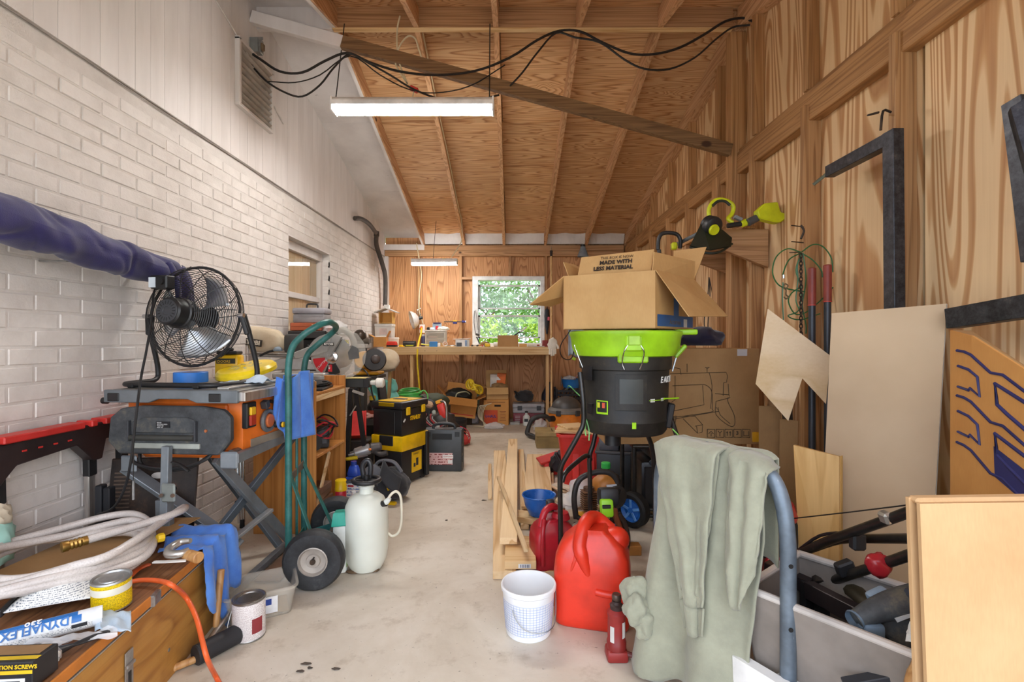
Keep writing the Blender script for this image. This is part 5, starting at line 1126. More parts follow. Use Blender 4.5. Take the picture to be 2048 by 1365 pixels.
# machine pedestal with drawers and toolbox on top, by the window
t = th('drill_press_table', 'black machine table on a column beside the window', 'machine', (-1.62, 3.95, 0))
bx(t, 'foot', '2b2b2d:.5', (0, 0, 0), (.26, .30, .03), bev=.006); cy(t, 'column', '3a3a3c:.4:.4', (0, 0, .03), (0, 0, 1.12), .04, n=18); bx(t, 'table', '2c2a2b:.5', (0.02, 0, 1.14), (.30, .26, .06), bev=.006); bx(t, 'collar', BK, (0, 0, 1.06), (.12, .12, .08), bev=.01); bx(t, 'table_wing', '55585c:.4:.5', (.19, -.02, 1.165), (.16, .2, .014), bev=.003)
t = th('drawer_case', 'reddish-brown two drawer case under the grey toolbox', 'drawer case', (-1.62, 3.94, 1.201))
bx(t, 'case_body', '9c4a2a:.45', (0, 0, 0), (.24, .2, .062), bev=.003)
for k in range(2): 
    d_ = bx(t, 'drawer', 'a8532f:.45', (0, -.1015, .004 + k * .029), (.225, .004, .026), bev=.001); bx(d_, 'pull', 'd6b98a:.4', (.07, -.105, .014 + k * .029), (.035, .004, .006), bev=.001)
t = th('grey_toolbox', 'grey plastic toolbox with dark carrying handle by the window', 'toolbox', (-1.61, 3.95, 1.264))
bx(t, 'box_body', '8d8a8c:.5', (0, 0, 0), (.25, .15, .07), bev=.010, seg=2); bx(t, 'lid', '97949a:.5', (0, 0, .071), (.262, .16, .048), bev=.014, seg=2); bx(t, 'seam', '6a686b:.5', (.02, -.081, .066), (.2, .002, .006), bev=0)
tb(t, 'handle', '33302f:.5', [(-.045, 0, .115), (-.04, 0, .15), (.0, 0, .155), (.04, 0, .15), (.045, 0, .115)], .007, 8, 3)
t = th('parts_bag', 'clear plastic bag of reddish parts beside the drawer case', 'bag', (-1.41, 3.90, 1.18)); blob(t, 'film', 'clear_bag', (0, 0, .04), (.09, .09, .06), 8, .3)
for k in range(4): bx(t, 'part', ('c46a52:.5', 'd9a08a:.5', 'b0483a:.5', 'e0d8cf:.5')[k], (-.04 + .026 * k, -.01 * k, .012), (.02, .05, .04), rot=(0, 0, 20 * k))
# bench grinder chop saw on angle-iron stand
GY = 4.35
t = th('angle_iron_stand', 'dark angle iron tool stand holding the yellow cutoff saw', 'tool stand', (-1.10, GY, 0)); o0 = Vector(t.location)
for (a, b_) in ((P(707, 757, GY - .12), P(690, 935, GY - .17)), (P(762, 757, GY - .12), P(785, 935, GY - .17)), (P(716, 757, GY + .15), P(708, 900, GY + .2)), (P(757, 757, GY + .15), P(778, 900, GY + .2))):
    e_ = Vector((b_.x, b_.y, 0)); bar(t, 'leg', '3f3835:.5:.3', a - o0, e_ - o0, .05, .008, (0, 1, 0)); bar(t, 'leg_flange', '3f3835:.5:.3', a - o0 + Vector((.02, .02, 0)), e_ - o0 + Vector((.02, .02, 0)), .008, .045, (0, 1, 0))
bx(t, 'top_plate', '38332f:.5:.3', P(734, 757, GY) - o0, (.26, .3, .03), bev=.003)
for dy in (-.15, .18): bar(t, 'cross_rail', '3f3835:.5:.3', P(697, 845, GY + dy) - o0, P(778, 845, GY + dy) - o0, .01, .055)
for sx in (695, 780): bar(t, 'side_rail', '3f3835:.5:.3', P(sx, 845, GY - .14) - o0, P(sx + (4 if sx < 720 else -3), 840, GY + .17) - o0, .01, .055)
bx(t, 'shelf_board', 'b49a8e:.7', P(738, 842, GY) - o0, (.28, .26, .02), rot=(0, 0, 6)); blob(t, 'pink_rag', 'd4a49a:.8', P(728, 832, GY - .02) - o0, (.08, .06, .03), 2, .3)
t = th('cutoff_saw', 'yellow cutoff saw with dark round wheel guard', 'cutoff saw', P(738, 749, GY)); o0 = Vector(t.location); Q = lambda x, y, d=GY: P(x, y, d) - o0
bx(t, 'base', 'd99a14:.45', (0, 0, 0), (.22, .2, .025), bev=.006); la(t, 'motor', 'e0a010:.45', [(0, 0), (.06, 0), (.075, .02), (.08, .09), (.07, .13), (0, .14)], 26, Q(728, 722, GY + .05), (.25, -1, .1)); bx(t, 'neck', 'd99a14:.45', Q(735, 744), (.09, .1, .07), bev=.02, seg=2)
la(t, 'wheel_guard', '2a2626:.5', [(0, -.03), (.085, -.03), (.098, -.02), (.10, .01), (.09, .028), (.05, .03), (0, .03)], 30, Q(749, 720, GY - .12), (.35, -1, .05)); la(t, 'guard_hub', '4a3f3c:.4', [(0, .0), (.04, 0), (.036, .03), (.02, .04), (0, .04)], 20, Q(751, 719, GY - .15), (.35, -1, .05))
tb(t, 'power_cord', BK, [Q(715, 738, GY - .1), Q(728, 740, GY - .2), Q(738, 755, GY - .22), Q(745, 790, GY - .2), Q(757, 820, GY - .2)], .007, 7, 5)
t = th('second_dust_bag', 'plain beige dust bag hanging behind the cutoff saw', 'dust bag', P(772, 742, 4.7)); blob(t, 'bag', 'beige_cloth', (0, 0, .10), (.13, .10, .11), 4, .10, 1.6, 4, False); bx(t, 'frame_strip', '5a4a38:.6', (.0, -.05, -.012), (.2, .02, .02), rot=(0, -10, 0)); bar(t, 'support_leg', 'a5834f:.6', (.04, 0, 0), (.0, 0, -.90), .03, .03)
# dome-topped vise near the corner
t = th('bench_vise', 'dark domed machine head on a pale base plate near the corner', 'vise', P(722, 697, 4.95)); bx(t, 'base_plate', 'b7b2ac:.4:.3', (0, 0, 0), (.16, .12, .045), bev=.006); cy(t, 'barrel', '6d6359:.4:.5', (-.09, 0, .07), (.085, 0, .07), .035, n=18, bev=.006)
bm = bmesh.new(); bmesh.ops.create_uvsphere(bm, u_segments=20, v_segments=12, radius=.065); bmesh.ops.translate(bm, verts=bm.verts, vec=(-.01, 0, .125)); from_bm(bm, 'dome', '4a4038:.3:.5', t, smooth=60)
bx(t, 'pedestal', '4b4744:.6', (0, 0, -1.05), (.1, .1, 1.05), bev=.004)
# ------------------------------------------------------------------ rolling toolbox
t = th('rolling_toolbox', 'tall black and yellow rolling toolbox beside the bookcase', 'toolbox', (-.84, 3.74, 0), -24.8)
YL = 'e6b800:.4'; TB = '1b1b1d:.42'
# local: corner at origin, x to the left (negative) , y back
w_, d_ = .29, .34
bx(t, 'lower_bin', TB, (-w_ / 2, d_ / 2, .02), (w_ - .02, d_ - .02, .25), bev=.012, seg=2); bx(t, 'middle_tray', YL, (-w_ / 2, d_ / 2, .27), (w_ + .01, d_ + .01, .115), bev=.008, seg=2); bx(t, 'tray_cutout', TB, (-w_ / 2, -.006, .31), (.13, .012, .076), bev=.003)
ub = bx(t, 'upper_box', TB, (-w_ / 2, d_ / 2, .386), (w_ - .01, d_ - .01, .205), bev=.012, seg=2); bx(ub, 'upper_recess', '121213:.5', (-w_ / 2, .0035, .40), (.15, .006, .17), bev=.003)
lid_ = bx(t, 'lid', TB, (-w_ / 2, d_ / 2, .592), (w_ + .012, d_ + .012, .055), bev=.012, seg=2)
for s in (-.22, .22): bx(lid_, 'lid_panel', YL, (-w_ / 2, d_ / 2 + s * d_, .6475), (w_ - .07, d_ * .38, .004), bev=.001)
bx(lid_, 'handle_well', '2c2c2f:.5', (-w_ / 2, d_ / 2, .648), (w_ * .4, .05, .008), bev=.003); bx(lid_, 'lid_panel', YL, (-w_ / 2, -.003, .612), (.15, .006, .03), bev=.001)
for yy in (.07, .27): bx(t, 'latch', YL, (.006, yy, .545), (.014, .045, .06), bev=.004)
tx(t, YL, 'STANLEY', .045, frame((.0005, .105, .50), (0, 1, 0), (0, 0, 1)), .001, bold=.0012, sx=.72); bx(t, 'white_tag', 'dcdcd8:.5', (.001, .03, .50), (.002, .03, .014), rot=(40, 0, 0), bev=0)
st_ = bx(t, 'yellow_sticker', YL, (-.0085, .20, .08), (.003, .13, .16), bev=0); tx(st_, '1b1b1d:.5', 'STANLEY', .02, frame((-.0065, .15, .215), (0, 1, 0), (0, 0, 1)), .0004); bx(st_, 'picture', '2b2b2b:.5', (-.0065, .205, .125), (.002, .03, .06), bev=.001); bx(st_, 'picture', '2b2b2b:.5', (-.0065, .17, .12), (.002, .025, .03), bev=.001)
bx(t, 'rear_post', TB, (.004, d_ - .02, .02), (.03, .04, .36), bev=.006)
for xx in (-.05, -w_ + .05): la(t, 'wheel', BK, [(0, 0), (.045, 0), (.045, .03), (0, .03)], 20, (xx, d_ - .03, .045), (1, 0, 0))
# grey tool case with labelled window
t = th('drill_case', 'dark grey upright tool case with pink label on the floor', 'tool case', FL(885, 944) + Vector((0, .07, 0)), -3)
CG = '3e4245:.45'
bx(t, 'case_half', CG, (0, -.035, 0), (.34, .065, .36), bev=.014, seg=2); bx(t, 'case_half', '35393c:.45', (0, .035, 0), (.34, .065, .36), bev=.014, seg=2)
bx(t, 'label', 'print_pink', (-.01, -.0685, .06), (.20, .002, .10), bev=0); bx(t, 'white_label', 'e5e3df:.5', (.05, -.07, .115), (.09, .002, .03), bev=0); bx(t, 'barcode_label', 'e5e3df:.5', (.07, -.07, .07), (.04, .002, .03), bev=0)
tx(t, 'b0302a:.5', 'CRAFTSMAN', .014, frame((.012, -.0716, .125), (1, 0, 0), (0, 0, 1)), .0004)
hd = tb(t, 'handle', '2c2f32:.4', [(-.09, 0, .355), (-.085, 0, .385), (-.03, 0, .40), (.05, 0, .40), (.095, 0, .385), (.10, 0, .355)], .013, 10, 5); bx(t, 'handle_recess', '1d1f21:.6', (0, -.0695, .275), (.17, .002, .05), bev=0)
for x in (-.12, .13): bx(t, 'latch', '2a2d30:.5', (x, -.07, .30), (.04, .01, .045), bev=.003)
for k in range(3): bx(t, 'rib', '2c3033:.5', (.172, -.03, .08 + k * .08), (.006, .05, .05), bev=.002)
# ------------------------------------------------------------------ between sprayer and toolbox
t = th('tool_bag', 'grey and black canvas tool bag with a handle', 'tool bag', FL(765, 1008) + Vector((0, .1, 0)), -15)
blob(t, 'bag_body', 'black_cloth', (0, 0, .10), (.17, .12, .13), 3, .14, 1.8, 4); blob(t, 'grey_panel', 'grey_cloth', (-.07, -.06, .13), (.09, .07, .12), 7, .16, 2.0, 3, False); sh(t, 'flap', 'black_cloth', lambda u, v: Vector((.02 + .14 * u, -.13 + .06 * v - .03 * math.sin(u * 3), .08 + .17 * (1 - u) * .7 + .10 * v)), 10, 8, .01)
tb(t, 'strap', 'grey_cloth', [(-.10, -.02, .20), (-.04, -.02, .27), (.06, -.01, .27), (.12, 0, .20)], .022, 8, 5, flat=.5); bx(t, 'yellow_badge', YL, (.10, -.125, .11), (.05, .006, .02), rot=(0, -25, 0), bev=.002); bx(t, 'yellow_base', YL, (.07, -.10, .0), (.12, .03, .02), bev=.004); tb(t, 'buckle_strap', BK, [(-.02, -.13, .17), (.01, -.15, .10), (.03, -.14, .03)], .012, 6, 4, flat=.4)
t = th('cleaner_bottle', 'dark blue gallon bottle with white label behind the sprayer', 'bottle', (-1.05, 3.28, 0), -8)
bx(t, 'bottle', '2447a8:.3', (0, 0, 0), (.115, .08, .22), bev=.02, seg=2); bx(t, 'shoulder', '2447a8:.3', (-.008, 0, .215), (.095, .07, .08), bev=.025, seg=2, taper=.6); bx(t, 'label', 'print_blue', (0, -.0415, .03), (.10, .002, .15), bev=0); bx(t, 'red_logo', 'c42a38:.4', (-.01, -.043, .155), (.04, .002, .012), bev=0); la(t, 'cap', '1d3a90:.3', [(0, .29), (.02, .29), (.02, .315), (0, .315)], 16, (-.01, 0, 0))
t = th('lubricant_can', 'red spray can with bright yellow cap', 'spray can', (-1.055, 3.02, 0))
la(t, 'can', 'c62a3e:.35', [(0, .001), (.032, .001), (.033, .004), (.033, .19), (.028, .20), (0, .2)], 22); la(t, 'cap', 'ecc412:.35', [(.0, .2), (.036, .2), (.036, .215), (.034, .218), (.034, .262), (.031, .266), (0, .266)], 22); bx(t, 'blue_panel', '2a56a8:.4', (0, -.0335, .06), (.03, .002, .07), bev=0)
t = th('insect_spray', 'white and teal spray bottle between red can and tool bag', 'bottle', (-.985, 3.05, 0)); bottle(t, .03, .16, 'e1e8ea:.4', 'd8dde0:.4'); la(t, 'label', '1c6f8a:.4', [(.0305, .03), (.0305, .09)], 20)
t = th('dark_supply_crate', 'dark crate under the tipped red bin', 'crate', (-1.21, 3.86, 0)); bx(t, 'crate_body', '2e2a28:.6', (0, 0, 0), (.2, .16, .34), bev=.006); bx(t, 'crate_rim', '3a3634:.6', (0, 0, .34), (.21, .17, .015), bev=.003)
t = th('red_parts_bin', 'red plastic parts bin tipped up beside the bookcase', 'bin', (-1.21, 3.84, .357), 15, rx=-24)
bx(t, 'base', RD, (0, 0, 0), (.13, .01, .22), bev=.002); bx(t, 'side', RD, (-.06, -.04, 0), (.008, .09, .2), bev=.002); bx(t, 'side', RD, (.06, -.04, 0), (.008, .09, .2), bev=.002); bx(t, 'lip', 'd8402f:.4', (0, -.045, 0), (.12, .09, .008), bev=.002)
t = th('red_tool_tray', 'low red tool tray full of hand tools', 'tool tray', FL(718, 985) + Vector((0, .12, 0)), -8)
for c, s in (((0, 0, 0), (.28, .17, .01)), ((0, -.085, 0), (.28, .01, .14)), ((0, .085, 0), (.28, .01, .14)), ((-.14, 0, 0), (.01, .17, .14)), ((.14, 0, 0), (.01, .17, .14))): bx(t, 'tray_wall', RD, c, s, bev=.002)
t = th('heat_gun', 'silver and black heat gun on top of the red tray', 'heat gun', P(735, 920, 3.55), 12)
cy(t, 'barrel', 'c8c8c8:.3:.7', (-.09, 0, .05), (.02, 0, .08), .035, .04, 20, .008); cy(t, 'motor_end', '4a4442:.5', (.02, 0, .08), (.10, 0, .095), .038, .03, 20, .01); tb(t, 'grip', '3a3533:.5', [(.04, 0, .07), (.09, -.02, .04), (.14, -.03, .05)], .02, 10, 4); cy(t, 'nozzle', '9a9a98:.3:.8', (-.13, 0, .04), (-.09, 0, .05), .02, n=16); bx(t, 'orange_switch', 'e07a22:.4', (.02, -.04, .075), (.02, .01, .015))
t = th('yellow_screwdriver', 'yellow screwdriver lying in the red tray', 'screwdriver', P(706, 922, 3.5)); cy(t, 'handle', 'e2c81e:.4', (-.05, 0, .012), (.03, .01, .02), .013, n=10, bev=.003); cy(t, 'shaft', CHROME, (.03, .01, .02), (.10, .02, .03), .004, n=8)
t = th('weedkiller_bottle', 'dark bottle with yellow cap below the cutoff saw', 'bottle', P(745, 838, 4.38) ); bottle(t, .05, .17, '241b16:.3', 'e6c21c:.4', .035, .5); la(t, 'label', 'a8442a:.5', [(.0505, .02), (.0505, .08)], 20)
t = th('aqua_blanket', 'aqua blanket bunched behind the tool stand', 'blanket', P(768, 812, 4.78)); sh(t, 'folded_cloth', 'aqua_cloth', lambda u, v: Vector(((u - .5) * .24 + .03 * math.sin(v * 6), -.03 + .05 * math.sin(u * 7), .26 * v - .015 * math.sin(u * 9))), 16, 12, .02)
blob(t, 'roll', 'aqua_cloth', (.07, 0, .18), (.06, .06, .08), 3, .2); bx(t, 'crate_under', '2b2a2b:.6', (0, .02, -.45), (.3, .2, .44), bev=.006)
t = th('coiled_green_hose', 'coil of green garden hose on a black heap', 'hose', P(820, 800, 5.2)); 
for k in range(6): tb(t, 'hose_loop', ('4bb04a:.35', '3c9a40:.35')[k % 2], [((.14 - .008 * k) * math.cos(a * .5236) + .01 * math.sin(k * 2), (.12 - .006 * k) * math.sin(a * .5236), .012 + .018 * k + .012 * math.cos(a * .5236 + k)) for a in range(12)], .010, 8, 3, True)
tb(t, 'hose_tail', '6fcf6a:.35', [(.10, -.05, .08), (.16, -.04, .10), (.20, -.06, .04), (.18, -.08, -.04)], .007, 6, 5)
t = th('black_heap', 'black plastic sheeting heaped under the green hose', 'sheeting', Vector((-1.02, 5.22, 0))); blob(t, 'sheeting', '1a1b1d:.4', (0, 0, .26), (.27, .24, .30), 5, .16, 2, 4)
t = th('olive_tarp', 'olive green folded tarp beneath the bench', 'tarp', P(868, 812, 5.6)); blob(t, 'tarp', '39402c:.7', (0, 0, .05), (.17, .16, .10), 6, .15, 1.5, 3); bx(t, 'box_under', '3c3428:.7', (0, 0, -.385), (.34, .3, .38), bev=.004)
# pressure washer with silver handle
t = th('pressure_washer', 'black and red engine unit with silver tube handle behind the case', 'machine', (-.60, 4.75, 0)); o0 = Vector(t.location); Q = lambda x, y, d=4.7: P(x, y, d) - o0
blob(t, 'engine_block', '2b2523:.5', (-.08, 0, .24), (.16, .13, .2), 2, .2, 3, 3); bx(t, 'red_shroud', 'd83a30:.4', Q(885, 838), (.07, .08, .15), rot=(0, -18, 0), bev=.015, seg=2); bx(t, 'yellow_cap', 'e6a21c:.4', Q(878, 807), (.06, .05, .03), rot=(0, -18, 0)); bx(t, 'paper_crumple', 'c8a888:.8', Q(856, 815), (.1, .08, .06), rot=(10, 20, 30), bev=.02)
tb(t, 'tube_handle', 'c2c2c0:.25:.9', [Q(893, 858, 4.5), Q(893, 820, 4.5), Q(890, 806, 4.5), Q(882, 803, 4.55)], .010, 10, 5)
for k in range(6): tb(t, 'cable', ('1d1a1a:.4', 'a52a30:.4', '8b8784:.4')[k % 3], [Q(850 + 3 * k, 822 + 6 * (k % 3), 4.5), Q(846 + k * 4, 840, 4.47), Q(858 + 5 * k, 853, 4.45), Q(875 + 4 * k, 858 - 3 * k, 4.45)], .006, 6, 5)
bx(t, 'tag', 'e0ddd6:.6', Q(876, 856, 4.44), (.03, .004, .045)); blob(t, 'control_knob', 'a8b0a8:.5', Q(868, 826, 4.5), (.02, .02, .025), 3, .1); bx(t, 'base_frame', BK, (-.05, 0, 0), (.3, .3, .06), bev=.01)
t = th('fabric_bucket', 'dark woven bucket with red rim cords', 'bucket', FL(908, 890) + Vector((0, .14, 0))); la(t, 'bucket_wall', '2b2524:.8', [(0, .01), (.11, 0), (.115, .01), (.125, .26), (.12, .262), (.108, .02), (0, .02)], 28); la(t, 'rim_band', '191617:.8', [(.126, .22), (.129, .24), (.126, .26)], 28)
for k in range(4): tb(t, 'red_cord', ('c5304a:.5', 'b03a2e:.5')[k % 2], [(.06 + .02 * k, -.14, .20 - .04 * k), (.13, -.12 - .01 * k, .16 - .03 * k), (.17, -.10, .08), (.14 + .01 * k, -.16, .02)], .005, 6, 5)
blob(t, 'red_bundle', 'b8342e:.7', (.10, -.19, .05), (.06, .05, .06), 4, .35, 3, 3)
# ------------------------------------------------------------------ workbench on the back wall
t = th('workbench', 'long pine workbench built along the back wall', 'workbench', (-.6, 6.6, 0))
WBZ = 1.045; WF = 6.22; o0 = Vector(t.location)
wx0, wx1 = P(768, 700, WF).x, P(1100, 700, WF).x
bx(t, 'bench_top', 'pine_x', ((wx0 + wx1) / 2 + .6, (WF + 6.98) / 2 - 6.6, WBZ - .02), (wx1 - wx0, 6.98 - WF, .02), bev=.002); bx(t, 'front_rail', 'pine_x', ((wx0 + wx1) / 2 + .6, WF - 6.6 - .012, WBZ - .1), (wx1 - wx0, .036, .1), bev=.003)
for x in (wx1 - .03, wx0 + .35): bx(t, 'leg', 'pine_z', (x + .6, WF - 6.6 + .05, 0), (.04, .085, WBZ - .021), bev=.003)
bx(t, 'side_rail', 'pine_y', (wx1 + .6 - .02, .0, WBZ - .1), (.036, .6, .078), bev=.002)
for k, x in enumerate((-1.1, -.95, -.4, .1)): cy(t, 'nail_head', '8a7050:.5', (x + .6, WF - 6.6 - .0305, WBZ - .05), (x + .6, WF - 6.6 - .032, WBZ - .05), .006, n=8)
def B(x, y=None, d=6.35): q = P(x, 690, d); return Vector((q.x, d, WBZ))
px = 6.35 / FPX
t = th('bird_house', 'small feeder house with pale pitched roof stacked on the clear boxes', 'bird house', B(774, d=6.5) + Vector((0, 0, .305)))
bx(t, 'body', 'c98f3a:.6', (0, .06, 0), (.15, .04, .15), bev=.002); bx(t, 'side_wall', 'd8a85a:.6', (-.085, 0, 0), (.012, .15, .15)); bx(t, 'side_wall', 'd8a85a:.6', (.085, 0, 0), (.012, .15, .15)); bx(t, 'floor_board', 'd8a85a:.6', (0, 0, 0), (.17, .15, .01))
for s in (-1, 1): bar(t, 'roof_slope', 'c9c7c2:.5', (0, 0, .205), (s * .145, 0, .145), .2, .014, (0, 0, 1))
bx(t, 'ridge_block', 'd2d0cb:.5', (0, 0, .20), (.065, .07, .05))
def clearbox(nm, lb, c, w, d, h, lbl=None):
    t = th(nm, lb, 'storage box', c); bx(t, 'box_body', 'frost', (0, 0, 0), (w * .94, d * .94, h * .8), bev=.006, taper=1.04); bx(t, 'lid', 'dcdbd6:.45', (0, 0, h * .8), (w, d, h * .2), bev=.004)
    if lbl: bx(t, 'label', lbl, (0, -d * .49, h * .2), (w * .42, .003, h * .45), bev=0)
    return t
clearbox('clear_storage_box', 'clear lidded storage box with red-white label on the bench end', B(770, d=6.5) + Vector((0, 0, .125)), .23, .2, .175, 'c9b4ae:.5')
t = th('white_pail', 'white plastic pail at the left end of the bench', 'pail', B(784, d=6.5)); la(t, 'pail_wall', 'e2e0da:.45', [(0, 0), (.085, 0), (.09, .10), (.094, .11), (.09, .12), (0, .12)], 24); la(t, 'lid', 'e8e6e1:.45', [(0, .121), (.09, .121), (.09, .124), (0, .124)], 24)
t = th('small_open_carton', 'small open cardboard box at the left end of the bench', 'cardboard box', B(762, d=6.32), 4); carton(t, .16, .14, .125, 'card_orange', (('l', 62, .07), ('r', 25, .09), ('f', -120, .03))); bx(t, 'white_contents', 'eceae6:.6', (0, 0, .03), (.12, .1, .11))
t = th('battery_charger_red', 'red and black tool charger lying on the bench', 'charger', B(784, d=6.28), -8); bx(t, 'base', BK, (0, 0, 0), (.13, .07, .02), bev=.004); bx(t, 'red_body', 'd8321f:.4', (0, 0, .02), (.14, .08, .05), bev=.012, taper=.8, seg=2)
t = th('yellow_clip', 'little yellow clip on the bench edge', 'clip', B(802, d=6.26)); bx(t, 'clip_body', YL, (0, 0, 0), (.05, .03, .025), bev=.006); bx(t, 'clip_jaw', YL, (.03, 0, .0), (.03, .02, .014), bev=.004)
t = th('black_tool_case', 'small black zip case with yellow stripe on the bench', 'tool case', B(819, d=6.32)); bx(t, 'case', BK, (0, 0, 0), (.16, .09, .075), bev=.012, seg=2); bx(t, 'stripe', 'b9c22a:.5', (.01, -.0455, .01), (.10, .002, .014), bev=0); bx(t, 'zip_band', '8b8b8b:.4', (0, -.045, .052), (.14, .003, .006), bev=0)
t = th('yellow_power_cord', 'yellow power cord hanging from the outlet over the bench front', 'cord', P(840, 660, 6.9)); o0 = Vector(t.location)
tb(t, 'cable', 'e8c81e:.4', [P(843, 657, 6.88) - o0, P(842, 668, 6.7) - o0, P(838, 682, 6.4) - o0, P(835, 700, 6.19) - o0, P(835, 730, 6.18) - o0, P(838, 765, 6.18) - o0, P(840, 790, 6.18) - o0], .011, 8, 5); cy(t, 'plug', 'e8642a:.4', P(843, 655, 6.95) - o0, P(842, 658, 6.88) - o0, .022, n=12)
t = th('wall_outlet', 'white wall outlet box fed by a cream cable', 'outlet', P(845, 658, 6.97)); bx(t, 'box', 'e8e6e2:.4', (0, 0, -.055), (.07, .05, .11), bev=.003); bx(t, 'cover', 'efeeea:.4', (0, -.028, -.058), (.078, .005, .118), bev=.002); o0 = Vector(t.location)
tb(t, 'feed_cable', 'd9cba8:.5', [P(846, 648, 6.97) - o0, P(844, 640, 6.98) - o0, P(838, 620, 6.98) - o0, P(839, 585, 6.98) - o0, P(843, 555, 6.98) - o0, P(841, 535, 6.98) - o0, P(836, 505, 6.98) - o0, P(833, 487, 6.95) - o0], .007, 6, 5)
t = th('clamp_lamp', 'aluminium reflector clamp lamp on the back wall', 'lamp', P(823, 641, 6.85)); ax = Vector((-.85, -.35, -.25)).normalized(); o0 = Vector(t.location)
la(t, 'reflector', 'dcdcda:.3:.35', [(.13, .0), (.118, -.035), (.085, -.075), (.04, -.10), (.0, -.10), (0, -.096), (.04, -.096), (.08, -.072), (.114, -.034), (.126, 0)], 30, (.0, 0, 0), ax, closed=False); cy(t, 'socket', BK, -ax * .085, -ax * .16, .026, .02, 14); tb(t, 'clamp_spring', CHROME, [P(832, 640, 6.85) - o0, P(836, 630, 6.9) - o0, P(834, 622, 6.95) - o0, P(842, 617, 6.97) - o0], .006, 6, 5); tb(t, 'clamp_spring', '6b6661:.4:.5', [P(835, 640, 6.85) - o0, P(842, 628, 6.95) - o0], .006, 6, 2)
t = th('drawer_organizer', 'small clear-fronted drawer organizer on the bench', 'organizer', B(872, d=6.55)); bx(t, 'shell', 'dcd8cd:.5', (0, .01, 0), (.27, .16, .205), bev=.003)
for k in range(2):
    d_ = bx(t, 'drawer', 'b3afa8:.4', (0, -.0725, .025 + k * .085), (.235, .01, .072), bev=.002); bx(d_, 'drawer_front', 'clear_bin', (0, -.080, .025 + k * .085), (.235, .004, .072), bev=.001); bx(d_, 'contents', ('8f857c:.6', 'b5a79c:.6')[k], (-.03, -.0785, .03 + k * .085), (.12, .002, .03), bev=0)
bx(t, 'rim', 'e6e3da:.45', (0, -.005, .206), (.285, .19, .012), bev=.002)
oz = B(872, d=6.55) + Vector((0, 0, .219))
t = th('blister_pack', 'blue and red blister pack standing on the organizer', 'package', oz + Vector((.01, .03, 0))); bx(t, 'card', 'a9c2d6:.5', (0, 0, 0), (.12, .012, .095), bev=.002); bx(t, 'red_item', 'c8242a:.4', (.0, -.012, .005), (.04, .012, .055), bev=.006); bx(t, 'navy_header', '2a2a55:.5', (0, -.002, .085), (.1, .016, .02), bev=.002)
t = tag(blob(None, 'white_rag', 'white_cloth', oz + Vector((.10, 0, .018)), (.07, .06, .03), 4, .35, 3, 3), 'white rag on the right of the organizer top', 'rag')
t = th('metal_fittings', 'dark and chrome fittings on the left of the organizer top', 'fittings', oz + Vector((-.09, 0, 0))); cy(t, 'dark_fitting', BK, (-.015, 0, .022), (-.01, .02, .022), .021, n=14); cy(t, 'chrome_fitting', CHROME, (.01, 0, .02), (.065, .01, .02), .018, n=14)
t = th('bar_clamp', 'blue and yellow bar clamp hung on the back wall', 'clamp', P(910, 645, 6.97)); bar(t, 'bar', '4a4440:.4:.5', P(888, 644, 6.97) - P(910, 645, 6.97), P(928, 644, 6.97) - P(910, 645, 6.97), .006, .014); bx(t, 'jaw', '2f2f78:.4', (.0, 0, -.025), (.06, .03, .035), bev=.006); bx(t, 'yellow_jaw', 'e0b21c:.4', (.0, 0, .01), (.055, .03, .02), bev=.004); cy(t, 'grip', '2f2f78:.4', (.10, 0, .01), (.15, 0, .005), .02, .015, 14); cy(t, 'end_disc', 'd8d8d6:.3:.5', (.15, 0, .005), (.16, 0, .005), .024, n=14)
t = th('blue_carton', 'small bright blue box on the bench front', 'box', B(867, d=6.28), 3); bx(t, 'carton', '2f86d0:.45', (0, 0, 0), (.10, .05, .068), bev=.002); bx(t, 'white_end', 'ecebe8:.5', (.07, 0, .0), (.04, .045, .05), bev=.012, seg=2)
t = th('yellow_tool', 'yellow-green hand tool left of the blue box', 'hand tool', B(851, d=6.28)); bar(t, 'handle', 'd6d21e:.4', (-.06, 0, .035), (.05, .01, .02), .025, .018, bev=.006); bar(t, 'jaw', '3a3633:.4:.4', (.05, .01, .02), (.09, .02, .012), .015, .012)
t = th('spray_paint_can', 'dark blue spray can behind the yellow cord', 'spray can', B(847, d=6.6)); la(t, 'can', '3a3a66:.35', [(0, 0), (.03, 0), (.031, .12), (.02, .14), (0, .14)], 18); la(t, 'cap', 'c9c9cc:.4', [(0, .14), (.022, .14), (.022, .165), (0, .165)], 16)
t = th('white_carton', 'white printed carton with tilted lid on the bench', 'carton', B(925, d=6.4), -6); bx(t, 'box', 'e6e8ea:.5', (0, 0, 0), (.16, .13, .095), bev=.002); bar(t, 'lid_flap', 'f0f0ee:.5', (-.11, -.01, .10), (.10, 0, .108), .16, .006, bev=.001); bx(t, 'blue_print', '8fa9d0:.5', (.06, -.066, .01), (.03, .002, .075), bev=0); bx(t, 'picture', '4d5560:.5', (-.03, -.066, .005), (.07, .002, .05), bev=0)
t = th('instruction_leaflet', 'crumpled white leaflet on the bench beside the white carton', 'leaflet', B(902, d=6.27)); sh(t, 'paper', 'print_white', lambda u, v: Vector(((u - .5) * .14, (v - .5) * .08, .006 + .015 * abs(math.sin(u * 5 + v * 2)))), 10, 6, .002)
t = th('red_ring_tape', 'small roll with red core lying on the bench', 'tape roll', B(890, d=6.35)); la(t, 'roll', 'd8c5b0:.5', [(.018, 0), (.035, 0), (.035, .02), (.018, .02)], 20, (0, 0, .035), (.2, -1, .2), closed=True); la(t, 'core', 'c0392f:.4', [(.014, .002), (.018, .002), (.018, .018), (.014, .018)], 20, (0, 0, .035), (.2, -1, .2), closed=True)
